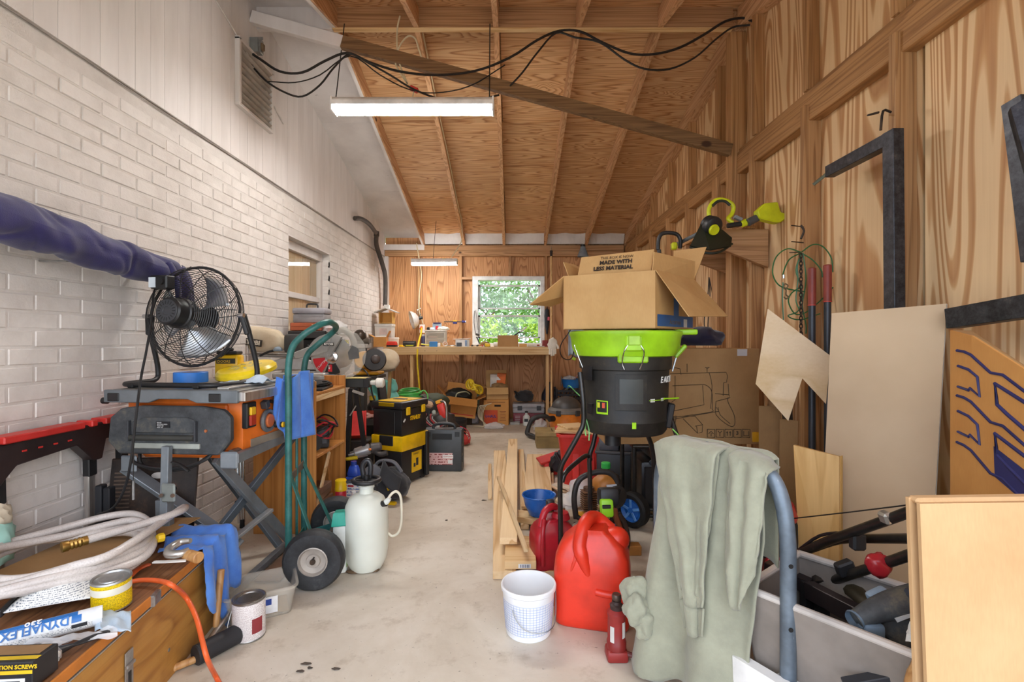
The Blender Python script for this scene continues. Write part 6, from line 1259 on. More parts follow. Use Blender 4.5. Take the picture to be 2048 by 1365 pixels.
t = th('wood_scrap', 'tan wood scrap leaning behind the blue box', 'wood scrap', B(884, d=6.45)); bx(t, 'offcut', 'pine_x', (0, 0, 0.0), (.1, .06, .05), rot=(0, 14, 8), bev=.002)
t = th('hose_clamp_pile', 'pile of grey fittings left of the bench window box', 'fittings', B(958, d=6.4))
for k in range(7): cy(t, 'fitting', ('6d6a66:.4:.5', 'b0aca4:.3:.7', '3a3836:.5', 'c8a060:.4', 'a83a30:.5')[k % 5], (-.10 + .033 * k, .01 * (k % 3), .014), (-.075 + .033 * k, .012, .016 + .004 * (k % 2)), .012, n=10)
t = th('yellow_tape_measure', 'yellow tape measure on the bench below the window', 'tape measure', B(975, d=6.32)); bx(t, 'case', 'e8c01c:.4', (0, 0, 0), (.07, .04, .045), bev=.012, seg=2); bx(t, 'bumper', '2a2826:.5', (0, -.001, 0), (.074, .03, .012), bev=.003)
t = th('brown_pouch', 'brown round pouch behind the tape measure', 'pouch', B(970, d=6.5)); blob(t, 'pouch', '8a6a38:.7', (0, 0, .035), (.065, .05, .035), 3, .15)
t = th('window_carton', 'open brown carton standing on the bench in front of the window', 'cardboard box', B(1016, d=6.5)); carton(t, .27, .2, .15, 'kraft', ())
t = th('caulk_gun', 'white-handled brush sticking up out of the bench carton', 'brush', B(1036, d=6.5) + Vector((-.03, 0, .10))); bar(t, 'handle', 'eeeeec:.4', (.06, 0, .10), (.15, 0, .16), .026, .02, bev=.004); bar(t, 'head', '2f3436:.5', (-.03, 0, .04), (.06, 0, .10), .024, .02, bev=.003)
t = th('small_wood_box', 'small tan box right of the bench carton', 'box', B(1046, d=6.4)); bx(t, 'box', 'd0a05c:.6', (0, 0, 0), (.10, .08, .04), bev=.003)
t = th('white_dispenser', 'white roll left of the bench carton', 'roll', B(993, d=6.45)); cy(t, 'roll', 'e8e6e0:.5', (-.04, 0, .03), (.04, 0, .03), .03, n=16, bev=.004)
t = th('glue_tube', 'pale tube lying at the right end of the bench', 'tube', B(1066, d=6.38)); cy(t, 'tube', 'd6cfc4:.5', (-.07, 0, .018), (.05, .0, .018), .017, n=14, bev=.003); cy(t, 'cap', 'a84a38:.4', (.05, 0, .018), (.085, 0, .018), .010, n=10)
t = th('red_notebook', 'dark red box at the right end of the bench', 'box', B(1090, d=6.38), 5); bx(t, 'box', '8a2f2c:.6', (0, 0, 0), (.07, .08, .085), bev=.004)
t = th('steel_square', 'grey steel bar lying near the bench right end', 'steel bar', B(1078, d=6.27)); bx(t, 'bar', 'b5b2ac:.35:.6', (0, 0, 0), (.14, .03, .012), rot=(0, 0, 6), bev=.002)
t = th('hung_pliers', 'pliers and wire hung at the left of the window', 'pliers', P(951, 640, 6.96)); o0 = Vector(t.location)
tb(t, 'wire', '5a5650:.4:.5', [P(949, 622, 6.97) - o0, P(948, 645, 6.96) - o0, P(951, 668, 6.95) - o0], .005, 6, 4); tb(t, 'wire', '8a8680:.4:.5', [P(951, 621, 6.97) - o0, P(954, 640, 6.96) - o0, P(956, 660, 6.95) - o0], .004, 6, 4); bx(t, 'pliers_head', '3a3735:.5', P(955, 672, 6.95) - o0, (.06, .03, .03), rot=(0, 20, 0), bev=.008); tb(t, 'plier_grip', '2b2a2a:.5', [P(953, 674, 6.95) - o0, P(956, 680, 6.95) - o0, P(959, 688, 6.95) - o0], .009, 6, 4)
# pole, glove, umbrella on the back wall right of the window
t = th('broom_pole', 'long pale wooden pole standing beside the window', 'pole', P(1103, 690, 6.15)); o0 = Vector(t.location)
cy(t, 'pole', 'pine_z', Vector((P(1103, 690, 6.15).x, 6.15, .02)) - o0, P(1102.5, 512, 6.6) - o0, .013, n=14); cy(t, 'ferrule', BK, P(1102.5, 513, 6.6) - o0, P(1102.5, 502, 6.62) - o0, .017, .02, 12); cy(t, 'tip', CHROME, P(1102.5, 502, 6.62) - o0, P(1102.3, 494, 6.64) - o0, .006, n=8)
t = th('work_glove', 'dusty white work glove hung on the bench corner', 'glove', P(1105, 690, 6.17)); bar(t, 'hook', 'galv', (-.05, .02, .0), (.01, 0, .0), .01, .01); o0 = Vector(t.location)
blob(t, 'palm', 'white_cloth', (0.0, 0, .0), (.06, .03, .085), 4, .2, 2.5, 3, False)
for k, (dx, ln) in enumerate(((-.03, .05), (-.01, .07), (.012, .065), (.032, .045))): tb(t, 'finger', 'white_cloth', [(dx, 0, -.04), (dx * 1.1, -.01, -.07), (dx * 1.15, 0, -.07 - ln)], .014, 8, 4)
tb(t, 'thumb', 'white_cloth', [(.04, -.01, .01), (.065, -.02, -.02), (.07, -.015, -.05)], .014, 8, 4)
t = th('folded_umbrella', 'black folded umbrella with pink tag hung beside the window', 'umbrella', P(1094, 640, 6.96)); cy(t, 'nail', 'rust_metal', (0, .06, .19), (0, -.01, .19), .004, n=6); la(t, 'canopy', '23242a:.7', [(.012, .16), (.03, .14), (.038, .05), (.03, -.08), (.012, -.2), (0, -.21)], 14, smooth=20); la(t, 'tip', BK, [(0, .2), (.006, .2), (.01, .15), (0, .14)], 8); bx(t, 'pink_tag', 'd85a72:.5', (.02, -.034, -.01), (.03, .006, .05))
# ------------------------------------------------------------------ under the bench
t = th('tilted_carton', 'open cardboard box tilted on its side under the bench', 'cardboard box', FL(918, 850) + Vector((0, .0, .13)), 6, ry=8)
carton(t, .42, .34, .25, 'card_orange', (('f', 115, .18), ('l', 50, .16), ('r', 60, .12), ('b', 10, .16))); bx(t, 'red_print', 'b5352a:.6', (-.175, -.173, .02), (.06, .002, .2), bev=0); bx(t, 'red_line', 'b5352a:.6', (.02, -.173, .03), (.32, .002, .012), bev=0)
blob(t, 'black_jacket', '23241f:.6', (-.04, .02, .26), (.17, .11, .09), 3, .25, 2.5, 3); tb(t, 'pale_strap', 'c9cba8:.5', [(-.08, -.17, .24), (-.06, -.14, .30), (.04, -.1, .33), (.1, -.05, .30)], .008, 6, 5)

t = th('wooden_riser', 'dark wooden crate propping up the tilted box', 'crate', FL(918, 848) + Vector((0, .06, 0))); bx(t, 'crate_body', '3a2d20:.8', (0, 0, 0), (.36, .3, .115), bev=.004)
t = th('yellow_rope', 'bundle of yellow rope spilling between the boxes', 'rope', P(955, 772, 6.45))
for k in range(7): tb(t, 'rope_loop', ('e8c41a:.5', 'f0d94a:.5')[k % 2], [(-.10 + .02 * k + .05 * math.cos(a * .7854 + k), .04 * math.sin(a * .7854), .02 + .06 * math.sin(a * .7854 + k * .5) - .012 * k) for a in range(8)], .010, 6, 3, True)
t = th('moving_box', 'orange-printed moving box on the floor under the bench', 'moving box', FL(993, 851) + Vector((0, .16, 0)), -2)
bx(t, 'carton', 'card_orange', (0, 0, 0), (.335, .30, .335), bev=.003); bx(t, 'orange_panel', 'c4481c:.6', (-.07, -.151, .01), (.18, .002, .19), bev=0); tx(t, '3a2c6e:.6', 'U-HAUL', .05, frame((-.145, -.1525, .10), (1, 0, 0), (0, 0, 1)), .0006, bold=.0018, sx=.8)
for k in range(7): bx(t, 'checklist_line', '7a3a22:.6', (.09, -.1515, .06 + k * .02), (.085 - .01 * (k % 3), .002, .005), bev=0)
bx(t, 'hand_hole', '2a1c12:.9', (.02, -.1515, .245), (.085, .002, .026), bev=0); bx(t, 'print_line', '8a5a2c:.6', (0, -.1515, .30), (.24, .002, .008), bev=0)
t = th('upper_open_carton', 'open carton stacked on the moving box with packages inside', 'cardboard box', FL(993, 851) + Vector((.0, .17, .337)), 5); carton(t, .29, .26, .16, 'cardboard', (('b', 8, .22), ('f', 152, .1), ('l', 100, .14)))
for c, s, m_, r in (((-.02, .05, .11), (.14, .05, .22), 'd9d4cc:.5', (8, 0, 0)), ((.06, .03, .12), (.12, .06, .22), 'e0702a:.5', (6, 5, -6))): bx(t, 'package', m_, c, s, rot=r)
blob(t, 'brown_paper', '8a6a42:.8', (.02, -.06, .16), (.11, .06, .05), 5, .4, 3, 3); bx(t, 'white_panel', 'e8e6e2:.5', (.02, .0, .25), (.06, .004, .05))
t = th('floor_jack', 'grey steel bottle jack pot between the boxes', 'jack', FL(946, 848) + Vector((0, .05, 0)), 10); bx(t, 'housing', '8b8890:.45', (0, 0, 0), (.15, .14, .13), bev=.02, seg=2, taper=.8); cy(t, 'ram', 'b5b5b2:.25:.8', (.02, .03, .12), (.02, .03, .26), .03, n=18); bx(t, 'head', '5a5a58:.5', (.02, .03, .24), (.1, .09, .02)); bx(t, 'green_plate', '8a9a80:.6', (.03, .08, .12), (.12, .012, .28), rot=(0, 4, 0)); la(t, 'face_disc', '9a98a0:.4', [(0, 0), (.05, 0), (.05, .006), (0, .006)], 22, (0, -.068, .06), (0, -1, .1))
t = th('white_cord_bundle', 'bundle of white cord hanging on the moving box', 'cord', FL(965, 852) + Vector((0, -.02, 0)))
for k in range(5): tb(t, 'cord_strand', 'cdc2a6:.6', [(.12 - .02 * k, 0, .30 - .01 * k), (.04 - .02 * k, -.02, .26), (.0 - .012 * k, -.02, .12), (.02 + .01 * k, -.03, .01), (-.03 - .02 * k, -.05, .008), (-.10 + .03 * k, -.06 - .01 * k, .008)], .005, 6, 5)
t = th('plastic_scrap', 'scrunched clear plastic on the floor before the moving box', 'plastic', FL(990, 858)); blob(t, 'film', 'clear_bag', (0, 0, .03), (.11, .05, .045), 6, .45, 3, 3)
t = th('tackle_box', 'grey and maroon toolbox on the floor under the bench', 'toolbox', FL(1058, 848) + Vector((0, .14, 0)), -2)
bx(t, 'base', '7a2a38:.5', (0, 0, 0), (.42, .24, .14), bev=.012, seg=2); bx(t, 'tray_band', '9b9a9e:.5', (0, 0, .14), (.43, .25, .07), bev=.008); bx(t, 'lid', 'a5a4a8:.5', (0, 0, .21), (.44, .26, .055), bev=.014, seg=2)
for x in (-.12, .14): bx(t, 'latch', '3a3a3e:.5', (x, -.132, .18), (.06, .012, .06), bev=.003)
for k in range(4): bx(t, 'vent_line', 'd8d6d6:.5', (-.15, -.1215, .03 + k * .022), (.07, .002, .006), bev=0)
t = th('black_pouch', 'black bag slumped on the grey toolbox', 'bag', FL(1052, 848) + Vector((-.02, .14, .266))); blob(t, 'pouch', 'black_cloth', (0, 0, .08), (.12, .09, .10), 5, .3, 2.2, 3); bx(t, 'yellow_tab', YL, (.01, -.07, .13), (.03, .01, .015)); tb(t, 'strap', BK, [(-.08, 0, .12), (-.13, -.03, .16), (-.09, -.05, .10)], .012, 6, 4)
t = th('backpack', 'dark backpack standing against the bench leg', 'backpack', FL(1092, 843) + Vector((0, .1, .24)), 0, ry=12); blob(t, 'pack_body', '1f2230:.7', (0, 0, .13), (.07, .07, .17), 4, .15, 1.6, 3); tb(t, 'strap', '15161d:.7', [(-.04, -.06, .24), (-.08, -.07, .12), (-.05, -.06, .0)], .014, 6, 4, flat=.4); bx(t, 'box_beneath', '2b2420:.8', (0, .04, -.262), (.12, .12, .26), bev=.004)
t = th('coolant_bottle', 'white jug with black cap in front of the grey toolbox', 'jug', FL(1053, 852) + Vector((0, .02, 0))); bottle(t, .048, .17, 'e2e4df:.4', '2b2b2d:.4', .02, .35); bx(t, 'label', '23262c:.5', (-.005, -.048, .055), (.05, .003, .04), bev=0)
t = th('white_power_strip', 'low pale metal block on the floor beside the moving box', 'metal block', FL(1030, 850) + Vector((0, .03, 0))); bx(t, 'block', 'a8a6a0:.4:.4', (0, 0, 0), (.13, .08, .035), bev=.004)
t = th('clear_bag', 'clear plastic bag beside the vacuum hose', 'bag', FL(1080, 862)); blob(t, 'film', 'clear_bag', (0, 0, .05), (.08, .06, .09), 4, .4, 2.5, 3)
# shop vac
t = th('shop_vacuum', 'orange wet-dry shop vacuum with grey lid and black hose', 'vacuum', FL(1133, 868) + Vector((0, .03, 0)))
la(t, 'drum', 'e8862a:.4', [(0, .03), (.19, .03), (.195, .04), (.205, .14), (.207, .145), (.205, .15), (.215, .25), (.218, .26), (0, .26)], 36); la(t, 'lid_rim', '77736d:.5', [(.22, .255), (.226, .26), (.222, .29), (.2, .31), (.19, .32), (0, .32)], 36)
bm = bmesh.new(); bmesh.ops.create_uvsphere(bm, u_segments=24, v_segments=14, radius=1)
for v in bm.verts: v.co = Vector((v.co.x * .18, v.co.y * .16, max(v.co.z, 0) * .14 + .31))
from_bm(bm, 'motor_head', '4c4a48:.4', t, smooth=50)
for a in (-120, -60): bx(t, 'latch', '3a3a3c:.5', (.225 * math.cos(R(a)), .225 * math.sin(R(a)), .235), (.06, .025, .065), rot=(0, 0, a + 90), bev=.006)
cy(t, 'hose_port', BK, (-.15, -.12, .20), (-.22, -.17, .20), .035, n=16)
hp = [Vector(t.location) * 0 + Vector((-.20, -.16, .20)), Vector((-.30, -.20, .24)), Vector((-.42, -.22, .20)), Vector((-.48, -.24, .06)), Vector((-.45, -.30, .035)), Vector((-.38, -.42, .032)), Vector((-.28, -.50, .03)), Vector((-.18, -.48, .03))]
tb(t, 'hose', '2c2a29:.5', hp, .028, 12, 10, rf=lambda k: 1 + .08 * math.sin(k * 400))
la(t, 'foot_ring', BK, [(.18, 0), (.2, 0), (.2, .03), (.18, .03)], 24, closed=True)
# crate with blue basin
t = th('black_crate', 'black slatted crate of tools beside the bench leg', 'crate', FL(1140, 850) + Vector((0, .25, 0)))
for z in [.02 + .05 * k for k in range(9)]: 
    bx(t, 'slat', '26262a:.5', (0, -.14, z), (.34, .012, .032), bev=.002); bx(t, 'slat', '26262a:.5', (-.17, 0, z), (.012, .28, .032), bev=.002)
for x, y_ in ((-.17, -.14), (.17, -.14), (-.17, .14), (.17, .14)): bx(t, 'corner_post', '26262a:.5', (x, y_, 0), (.03, .03, .47), bev=.002)
bx(t, 'bottom', '1d1d20:.6', (0, 0, 0), (.33, .27, .015)); 
for k in range(7): tb(t, 'tool_handle', ('2b2b2d:.4', '8a8885:.3:.7', '3a3533:.5')[k % 3], [(-.12 + .035 * k, -.05, .2), (-.10 + .04 * k, -.03, .40), (-.02 + .04 * k, -.06, .50)], .012, 8, 4)
_l = Vector(t.location); tb(t, 'trimmer_line', '7fd88a:.4', [Vector((-.02, -.13, .46)), P(1138, 772, 5.3) - _l, P(1152, 785, 5.2) - _l, P(1163, 795, 5.15) - _l], .006, 6, 5)
t = th('blue_basin', 'small blue basin of odds and ends on the black crate', 'basin', FL(1144, 850) + Vector((.02, .25, .475))); la(t, 'basin_wall', '2a7ac8:.35', [(0, 0), (.11, 0), (.135, .11), (.142, .118), (.135, .12), (.128, .112), (.105, .01), (0, .01)], 28); blob(t, 'papers', 'c8cdd4:.6', (-.03, 0, .12), (.08, .08, .04), 4, .4, 3, 3); bar(t, 'pink_card', 'd6b0b4:.6', (.03, 0, .10), (.09, .0, .17), .07, .004); bar(t, 'grey_card', '8a98a4:.6', (-.14, .02, .02), (-.13, .02, .15), .09, .004)

t = th('cord_loop', 'black cord loop with lime tag hung beside the bench', 'cord', P(1135, 690, 6.97)); o0 = Vector(t.location)
tb(t, 'loop', BK, [P(x, y, 6.97) - o0 for x, y in ((1144, 655), (1136, 668), (1124, 685), (1120, 700), (1124, 714), (1135, 720), (1144, 715), (1149, 695), (1150, 672))], .007, 7, 5); bx(t, 'lime_tag', 'b2dc28:.4', P(1148, 721, 6.97) - o0, (.05, .015, .04), rot=(0, 25, 0))
t = th('pale_jacket', 'pale blue jacket hung on the back wall behind the composter', 'jacket', P(1152, 690, 7.07)); sh(t, 'cloth', 'paleblue', lambda u, v: Vector(((u - .5) * .22, -.02 + .02 * math.sin(u * 12), .26 - .42 * v + .02 * math.sin(u * 8))), 16, 12, .012)
t = th('grey_cone', 'grey cone shaped lamp shade on top of the far boxes', 'shade', P(1166, 514, 6.7)); la(t, 'shade', '8d98a2:.5', [(.075, 0), (.072, .002), (.03, .14), (.022, .15), (.026, .15), (.078, .002)], 22); cy(t, 'cap', BK, (0, 0, .14), (0, 0, .165), .034, n=14)
cy(t, 'stem', BK, (0, 0, .16), (.02, .25, .22), .008, n=8)
# ------------------------------------------------------------------ right side
def slab(p, name, mat, pts, th_=.006, org=None):
    """flat polygon through 3-D points, with thickness (extruded away from the viewer side)"""
    pts = [Vector(q) - (Vector(org) if org is not None else Vector((0, 0, 0))) for q in pts]
    n = (pts[1] - pts[0]).cross(pts[2] - pts[0]).normalized(); k = len(pts)
    V = pts + [q + n * th_ for q in pts]
    F = [tuple(range(k)), tuple(reversed(range(k, 2 * k)))] + [(i, i + k, (i + 1) % k + k, (i + 1) % k) for i in range(k)]
    bm = bmesh.new(); vs = [bm.verts.new(v) for v in V]
    for f in F: bm.faces.new([vs[i] for i in f])
    bmesh.ops.recalc_face_normals(bm, faces=list(bm.faces))
    return from_bm(bm, name, mat, p)
# --- lumber on the floor
def plank(lb, a, b_, w, h, mat='pine_y', nm='plank', sticker=None):
    t = bar(None, nm, mat, a, b_, w, h, bev=.002); return tag(t, lb, 'plank', 'loose lumber on the floor')
plank('longest brown plank lying lowest at the left of the lumber', (-.125, 4.85, .019), (-.035, 2.30, .019), .11, .036, 'pine_y')
plank('short thin strip lying left of the brown plank', (-.20, 4.4, .01), (-.155, 3.45, .01), .03, .018)
plank('pale upper plank lying on top of the lumber', (.01, 5.0, .105), (-.018, 2.50, .098), .09, .034)
plank('narrow plank right of the upper pale plank', (.09, 4.9, .02), (.075, 2.9, .02), .05, .036)
plank('thin square stick lying diagonally across the planks', (-.10, 3.55, .132), (.068, 2.32, .128), .022, .02)
plank('wide pale board between planks and red bin', (.24, 4.5, .07), (.16, 3.1, .062), .20, .02)
plank('board under the wide pale board', (.30, 4.4, .02), (.17, 2.75, .02), .14, .03)
plank('short board crossing under the blue bowl', (.0, 3.0, .055), (.26, 2.88, .055), .12, .034, 'pine_x')
t = th('stickered_stud', 'short stud end with a white barcode sticker near the bucket', 'plank', (.04, 2.42, .05), 0, 'loose lumber on the floor')
bx(t, 'stud', 'pine_x', (0, 0, -.012), (.15, .2, .036), bev=.002); bx(t, 'sticker', 'e8e8e6:.5', (.02, -.101, -.006), (.06, .002, .02), bev=0)
for k in range(6): bx(t, 'barcode', '3a4a70:.5', (.0 + k * .008, -.1025, -.003), (.003, .001, .014), bev=0)
plank('plank end bridging beneath the stickered stud', (-.04, 2.62, .062), (.14, 2.56, .062), .1, .022, 'pine_x')
plank('slanted white trim piece beside the red bin', (.42, 3.25, .14), (.30, 3.7, .04), .09, .012, 'd8cdbb:.5', 'trim_board')
plank('second slanted trim piece beside the red bin', (.36, 3.3, .10), (.26, 3.75, .04), .05, .012, 'c8a888:.5', 'trim_board')
t = th('low_table_board', 'pale plywood board on small legs beside the blue bowl', 'board', (.44, 3.0, 0), -18); bx(t, 'board', 'birch', (0, 0, .13), (.34, .2, .014), bev=.001)
for x, y_ in ((-.15, -.08), (.15, -.08), (-.15, .08), (.15, .08)): bx(t, 'leg', 'pine_z', (x, y_, 0), (.03, .03, .13))
t = th('blue_bowl', 'round blue plastic bowl on the lumber', 'bowl', TZ(1078, 1030, .074))
la(t, 'bowl', '1f5fae:.28', [(0, 0), (.055, 0), (.06, .004), (.085, .06), (.098, .115), (.104, .12), (.102, .125), (.095, .122), (.082, .062), (.056, .01), (0, .008)], 36)
# --- red storage bin
t = th('red_bin', 'red plastic storage bin with boards lying across it', 'storage bin', (.62, 3.95, 0), -3)
tub(t, 'bin_body', 'd02a22:.4', .50, .40, .40, .82, .004, .018)
for x in (-.12, .0, .12): bx(t, 'rib', 'd8322a:.4', (x, -.186, .03), (.05, .012, .33), rot=(-5, 0, 0), bev=.004)
def binboard(lb, c, s, r): tag(bx(None, 'offcut_board', 'pine_x', c, s, rot=r, bev=.002), lb, 'board', 'boards on the red bin')
binboard('widest pale board lying on the red bin', (.56, 3.88, .402), (.42, .22, .018), (0, 0, -12)); binboard('narrow board on the right of the red bin', (.74, 3.90, .421), (.3, .1, .018), (0, 0, 8)); binboard('board stacked on top of the bin boards', (.50, 3.98, .421), (.2, .2, .016), (0, 0, 20))
t = th('yellow_spirit_level', 'short yellow level lying on the bin boards', 'level', (.86, 3.76, .442)); bx(t, 'body', 'e0b41e:.4', (0, 0, 0), (.13, .03, .045), rot=(0, 0, -10), bev=.004); bx(t, 'vial', '9fb84a:.2', (0, -.016, .015), (.03, .004, .012))
t = th('tan_footlocker', 'small tan wooden footlocker beyond the lumber', 'footlocker', FL(1100, 898) + Vector((.05, .16, 0)), 0)
bx(t, 'locker_body', '8b7444:.7', (0, 0, 0), (.38, .3, .12), bev=.004); bx(t, 'locker_lid', '9c8556:.7', (0, 0, .121), (.39, .31, .05), bev=.005); bx(t, 'lid_groove', '5a4a2c:.8', (-.02, -.03, .1712), (.012, .16, .002), bev=0); bx(t, 'lid_slat', 'b09c70:.7', (.08, -.08, .1715), (.17, .1, .006), bev=.001)
t = th('red_stapler_case', 'open red plastic case beside the red bin', 'case', (.33, 4.15, 0), 15); bx(t, 'shell', 'd4332c:.4', (0, 0, 0), (.16, .14, .12), bev=.01, seg=2); bx(t, 'lid', 'c02a26:.4', (-.02, -.02, .125), (.2, .12, .02), rot=(12, -14, 0), bev=.004); blob(t, 'black_straps', '1d1d20:.5', (.05, -.10, .10), (.09, .06, .10), 3, .35, 2.5, 3)
for k in range(3): bar(t, 'tool_grip', BK, (.0 + .04 * k, -.12, .20), (.06 + .04 * k, -.2, .06), .03, .02, bev=.006)
t = th('bubble_wrap', 'clump of clear bubble wrap beside the composter leg', 'bubble wrap', (.42, 2.9, .15)); blob(t, 'wrap', 'clear_bag', (0, 0, .06), (.09, .08, .09), 5, .35, 3, 3); blob(t, 'wrap_fold', 'clear_bag', (-.08, 0, .02), (.07, .06, .05), 8, .35, 3, 3)
# --- composter drum on tube stand
CX, CYY = .566, 2.46
t = th('leaf_mulcher', 'black leaf mulcher drum with lime green lid on a tube stand', 'leaf mulcher', (CX, CYY, 0)); o0 = Vector(t.location)
LM = 'a2da1e:.35'; Q = lambda x, y, d: P(x, y, d) - o0
la(t, 'drum', 'dusty_black', [(0, .665), (.12, .665), (.19, .672), (.203, .69), (.206, .73), (.209, .735), (.209, .74), (.206, .745), (.214, .98), (.225, .985), (.228, 1.02), (.225, 1.06), (0, 1.06)], 48, sx=1.0)
la(t, 'lid', LM, [(.226, 1.045), (.245, 1.05), (.262, 1.085), (.27, 1.14), (.276, 1.15), (.276, 1.165), (.262, 1.17), (.25, 1.168), (0, 1.168)], 48)
bx(t, 'lid_handle', LM, (.285, -.05, 1.15), (.11, .06, .028), rot=(0, 0, -8), bev=.008, seg=2)
fy = -.262
lt = bx(t, 'latch', LM, (-.02, fy, 1.075), (.075, .014, .07), bev=.005); bx(lt, 'latch_grip', 'b4e648:.35', (-.02, fy - .009, 1.10), (.055, .01, .045), bev=.004); bx(t, 'latch_foot', LM, (-.015, -.228, 1.02), (.14, .018, .05), bev=.006)
for s in (-1, 1): tb(lt, 'wire_bail', CHROME, [(-.02 + s * .03, fy - .008, 1.10), (-.02 + s * .045, fy - .006, 1.07), (-.02 + s * .045, -.235, 1.02), (-.02 + s * .035, -.232, .99)], .0028, 6, 4)
bar(t, 'side_latch', LM, (.285, -.06, 1.10), (.235, -.05, 1.04), .03, .02, bev=.005); bar(t, 'side_latch', 'b9bdc0:.3:.7', (.24, -.055, 1.04), (.222, -.05, .97), .02, .008)
tb(t, 'left_bail', CHROME, [(-.26, -.05, 1.10), (-.24, -.06, 1.04), (-.22, -.06, .99)], .003, 6, 3)
def curved(p, nm, mat, a0, a1, z0, z1, r, th_=.004): return la(p, nm, mat, [(r, z0), (r + th_, z0 + .001), (r + th_, z1 - .001), (r, z1)], 12, (0, 0, 0), arc=(a0, a1))
curved(t, 'embossed_frame', 'dusty_black', 246, 284, .80, .965, .2105, .008); curved(t, 'embossed_panel', '3a3d3a:.4', 251, 279, .83, .945, .215, .006)
curved(t, 'lime_label', LM, 219, 236, .775, .84, .210, .002); curved(t, 'label_face', '1d1f1c:.4', 220.5, 234.5, .785, .835, .2122, .001)
for k, a in enumerate((223, 230)): curved(t, 'hazard_mark', ('d8d23a:.4', 'c8543a:.4')[k], a - 2, a + 2, .805, .83, .2134, .001)
curved(t, 'lime_strip', LM, 288, 322, .842, .846, .211, .003); curved(t, 'white_print', 'dcdcd6:.5', 290, 297, .836, .852, .2112, .001); curved(t, 'white_print', 'dcdcd6:.5', 308, 314, .838, .852, .2112, .001)
curved(t, 'lime_catch', LM, 266, 271, .715, .745, .207, .006); curved(t, 'side_bracket', BK, 196, 216, .93, 1.0, .215, .014); curved(t, 'side_bracket', BK, 205, 214, .77, .82, .208, .016)
for i, ch in enumerate('EARTHWISE'):
    a = R(306 + i * 6.6); rad = Vector((math.cos(a), math.sin(a), 0)); tn = Vector((-math.sin(a), math.cos(a), 0))
    tx(t, 'f0f0ec:.4', ch, .040, frame(rad * .2165 + Vector((0, 0, .925)), tn, (0, 0, 1)), .0008, bold=.001, shear=.15, sx=.8)
tb(t, 'lime_lever', LM, [(.15, -.15, .848), (.19, -.12, .845), (.235, -.10, .845)], .008, 8, 4, flat=.5)
bx(t, 'chute_flap', BK, (.195, -.07, .70), (.03, .08, .12), rot=(0, 10, 0), bev=.006); cy(t, 'motor_boss', BK, (-.06, 0, .60), (-.06, 0, .67), .04, n=18)
tb(t, 'stand_leg', 'black_tube', [Q(1160, 745, 2.36), Q(1166, 800, 2.34), Q(1167, 845, 2.34), Q(1157, 870, 2.34), Q(1136, 908, 2.35), Q(1122, 935, 2.36), Q(1120, 965, 2.37), Q(1121, 1050, 2.38), Q(1122, 1130, 2.39)], .0125, 12, 5)
tb(t, 'stand_leg', 'black_tube', [Q(1192, 862, 2.62), Q(1186, 890, 2.62), Q(1179, 915, 2.62), Q(1180, 960, 2.62), Q(1181, 1060, 2.62), Q(1181, 1105, 2.62)], .0125, 12, 5)
tb(t, 'cross_tube', 'black_tube', [Q(1124, 965, 2.38), Q(1132, 945, 2.4), Q(1160, 920, 2.52), Q(1174, 912, 2.60), Q(1181, 920, 2.64)], .012, 12, 5)
tb(t, 'stand_leg', 'black_tube', [(.20, -.05, .80), (.24, -.06, .66), (.30, -.05, .55), (.32, -.03, .30), (.32, -.03, .02)], .0125, 12, 4); tb(t, 'stand_leg', 'black_tube', [(.12, .16, .70), (.2, .2, .5), (.22, .22, .02)], .0125, 12, 4)
for c in ((.5 * 0 - .34, .03, .055), (-.17, .26, .055)):
    c = Vector(c); c.x = (Q(1118, 1135, 2.42).x if c.y < .1 else c.x); la(t, 'wheel_tyre', '17181a:.6', [(.03, -.015), (.05, -.016), (.055, -.01), (.055, .01), (.05, .016), (.03, .015)], 26, c, (.5, -1, 0), closed=True); la(t, 'wheel_hub', LM, [(0, -.012), (.012, -.016), (.014, -.008), (.04, -.008), (.041, .008), (0, .008)], 24, c, (.5, -1, 0))
for k in range(3): tb(t, 'trimmer_line', '8fe08a:.4', [Q(1172, 838, 2.4), Q(1178 - 8 * k, 860, 2.38), Q(1170 - 6 * k + 8, 882 - 10 * k, 2.36)], .003, 5, 3)
tb(t, 'trimmer_line', '9ae070:.4', [(.2, -.12, .70), (.225, -.14, .67), (.235, -.15, .64)], .003, 5, 3)
# --- racked carton on the lid
Z0, Z1 = 1.176, 1.438
C_, LF_, RB_, BK_ = Vector((.643, 2.20, 0)), Vector((.252, 2.40, 0)), Vector((.94, 2.54, 0)), Vector((.55, 2.74, 0))
zz = lambda v, z: Vector((v.x, v.y, z))
t = th('open_carton', 'large open cardboard box balanced on the lime green lid', 'cardboard box', zz((C_ + BK_) / 2, Z0)); o0 = Vector(t.location)
for nm, a, b_ in (('front_panel', LF_, C_), ('right_panel', C_, RB_), ('back_panel', RB_, BK_), ('left_panel', BK_, LF_)): slab(t, nm, 'cardboard', [zz(a, Z0), zz(b_, Z0), zz(b_, Z1), zz(a, Z1)], -.005, o0)
slab(t, 'base_panel', 'cardboard', [zz(LF_, Z0), zz(C_, Z0), zz(RB_, Z0), zz(BK_, Z0)], .004, o0)
ins = (BK_ - LF_).normalized()
fa, fb = LF_.lerp(C_, .13) + ins * .02, LF_.lerp(C_, .93) + ins * .02
upf = slab(t, 'upright_flap', 'cardboard', [zz(fa, Z1 - .02), zz(fb, Z1 - .02), zz(fb + ins * .04, Z1 + .105), zz(fa + ins * .04, Z1 + .095)], -.004, o0)
xd = (fb - fa).normalized(); ud = (zz(fa + ins * .04, Z1 + .095) - zz(fa, Z1 - .02)).normalized(); nd = xd.cross(ud)
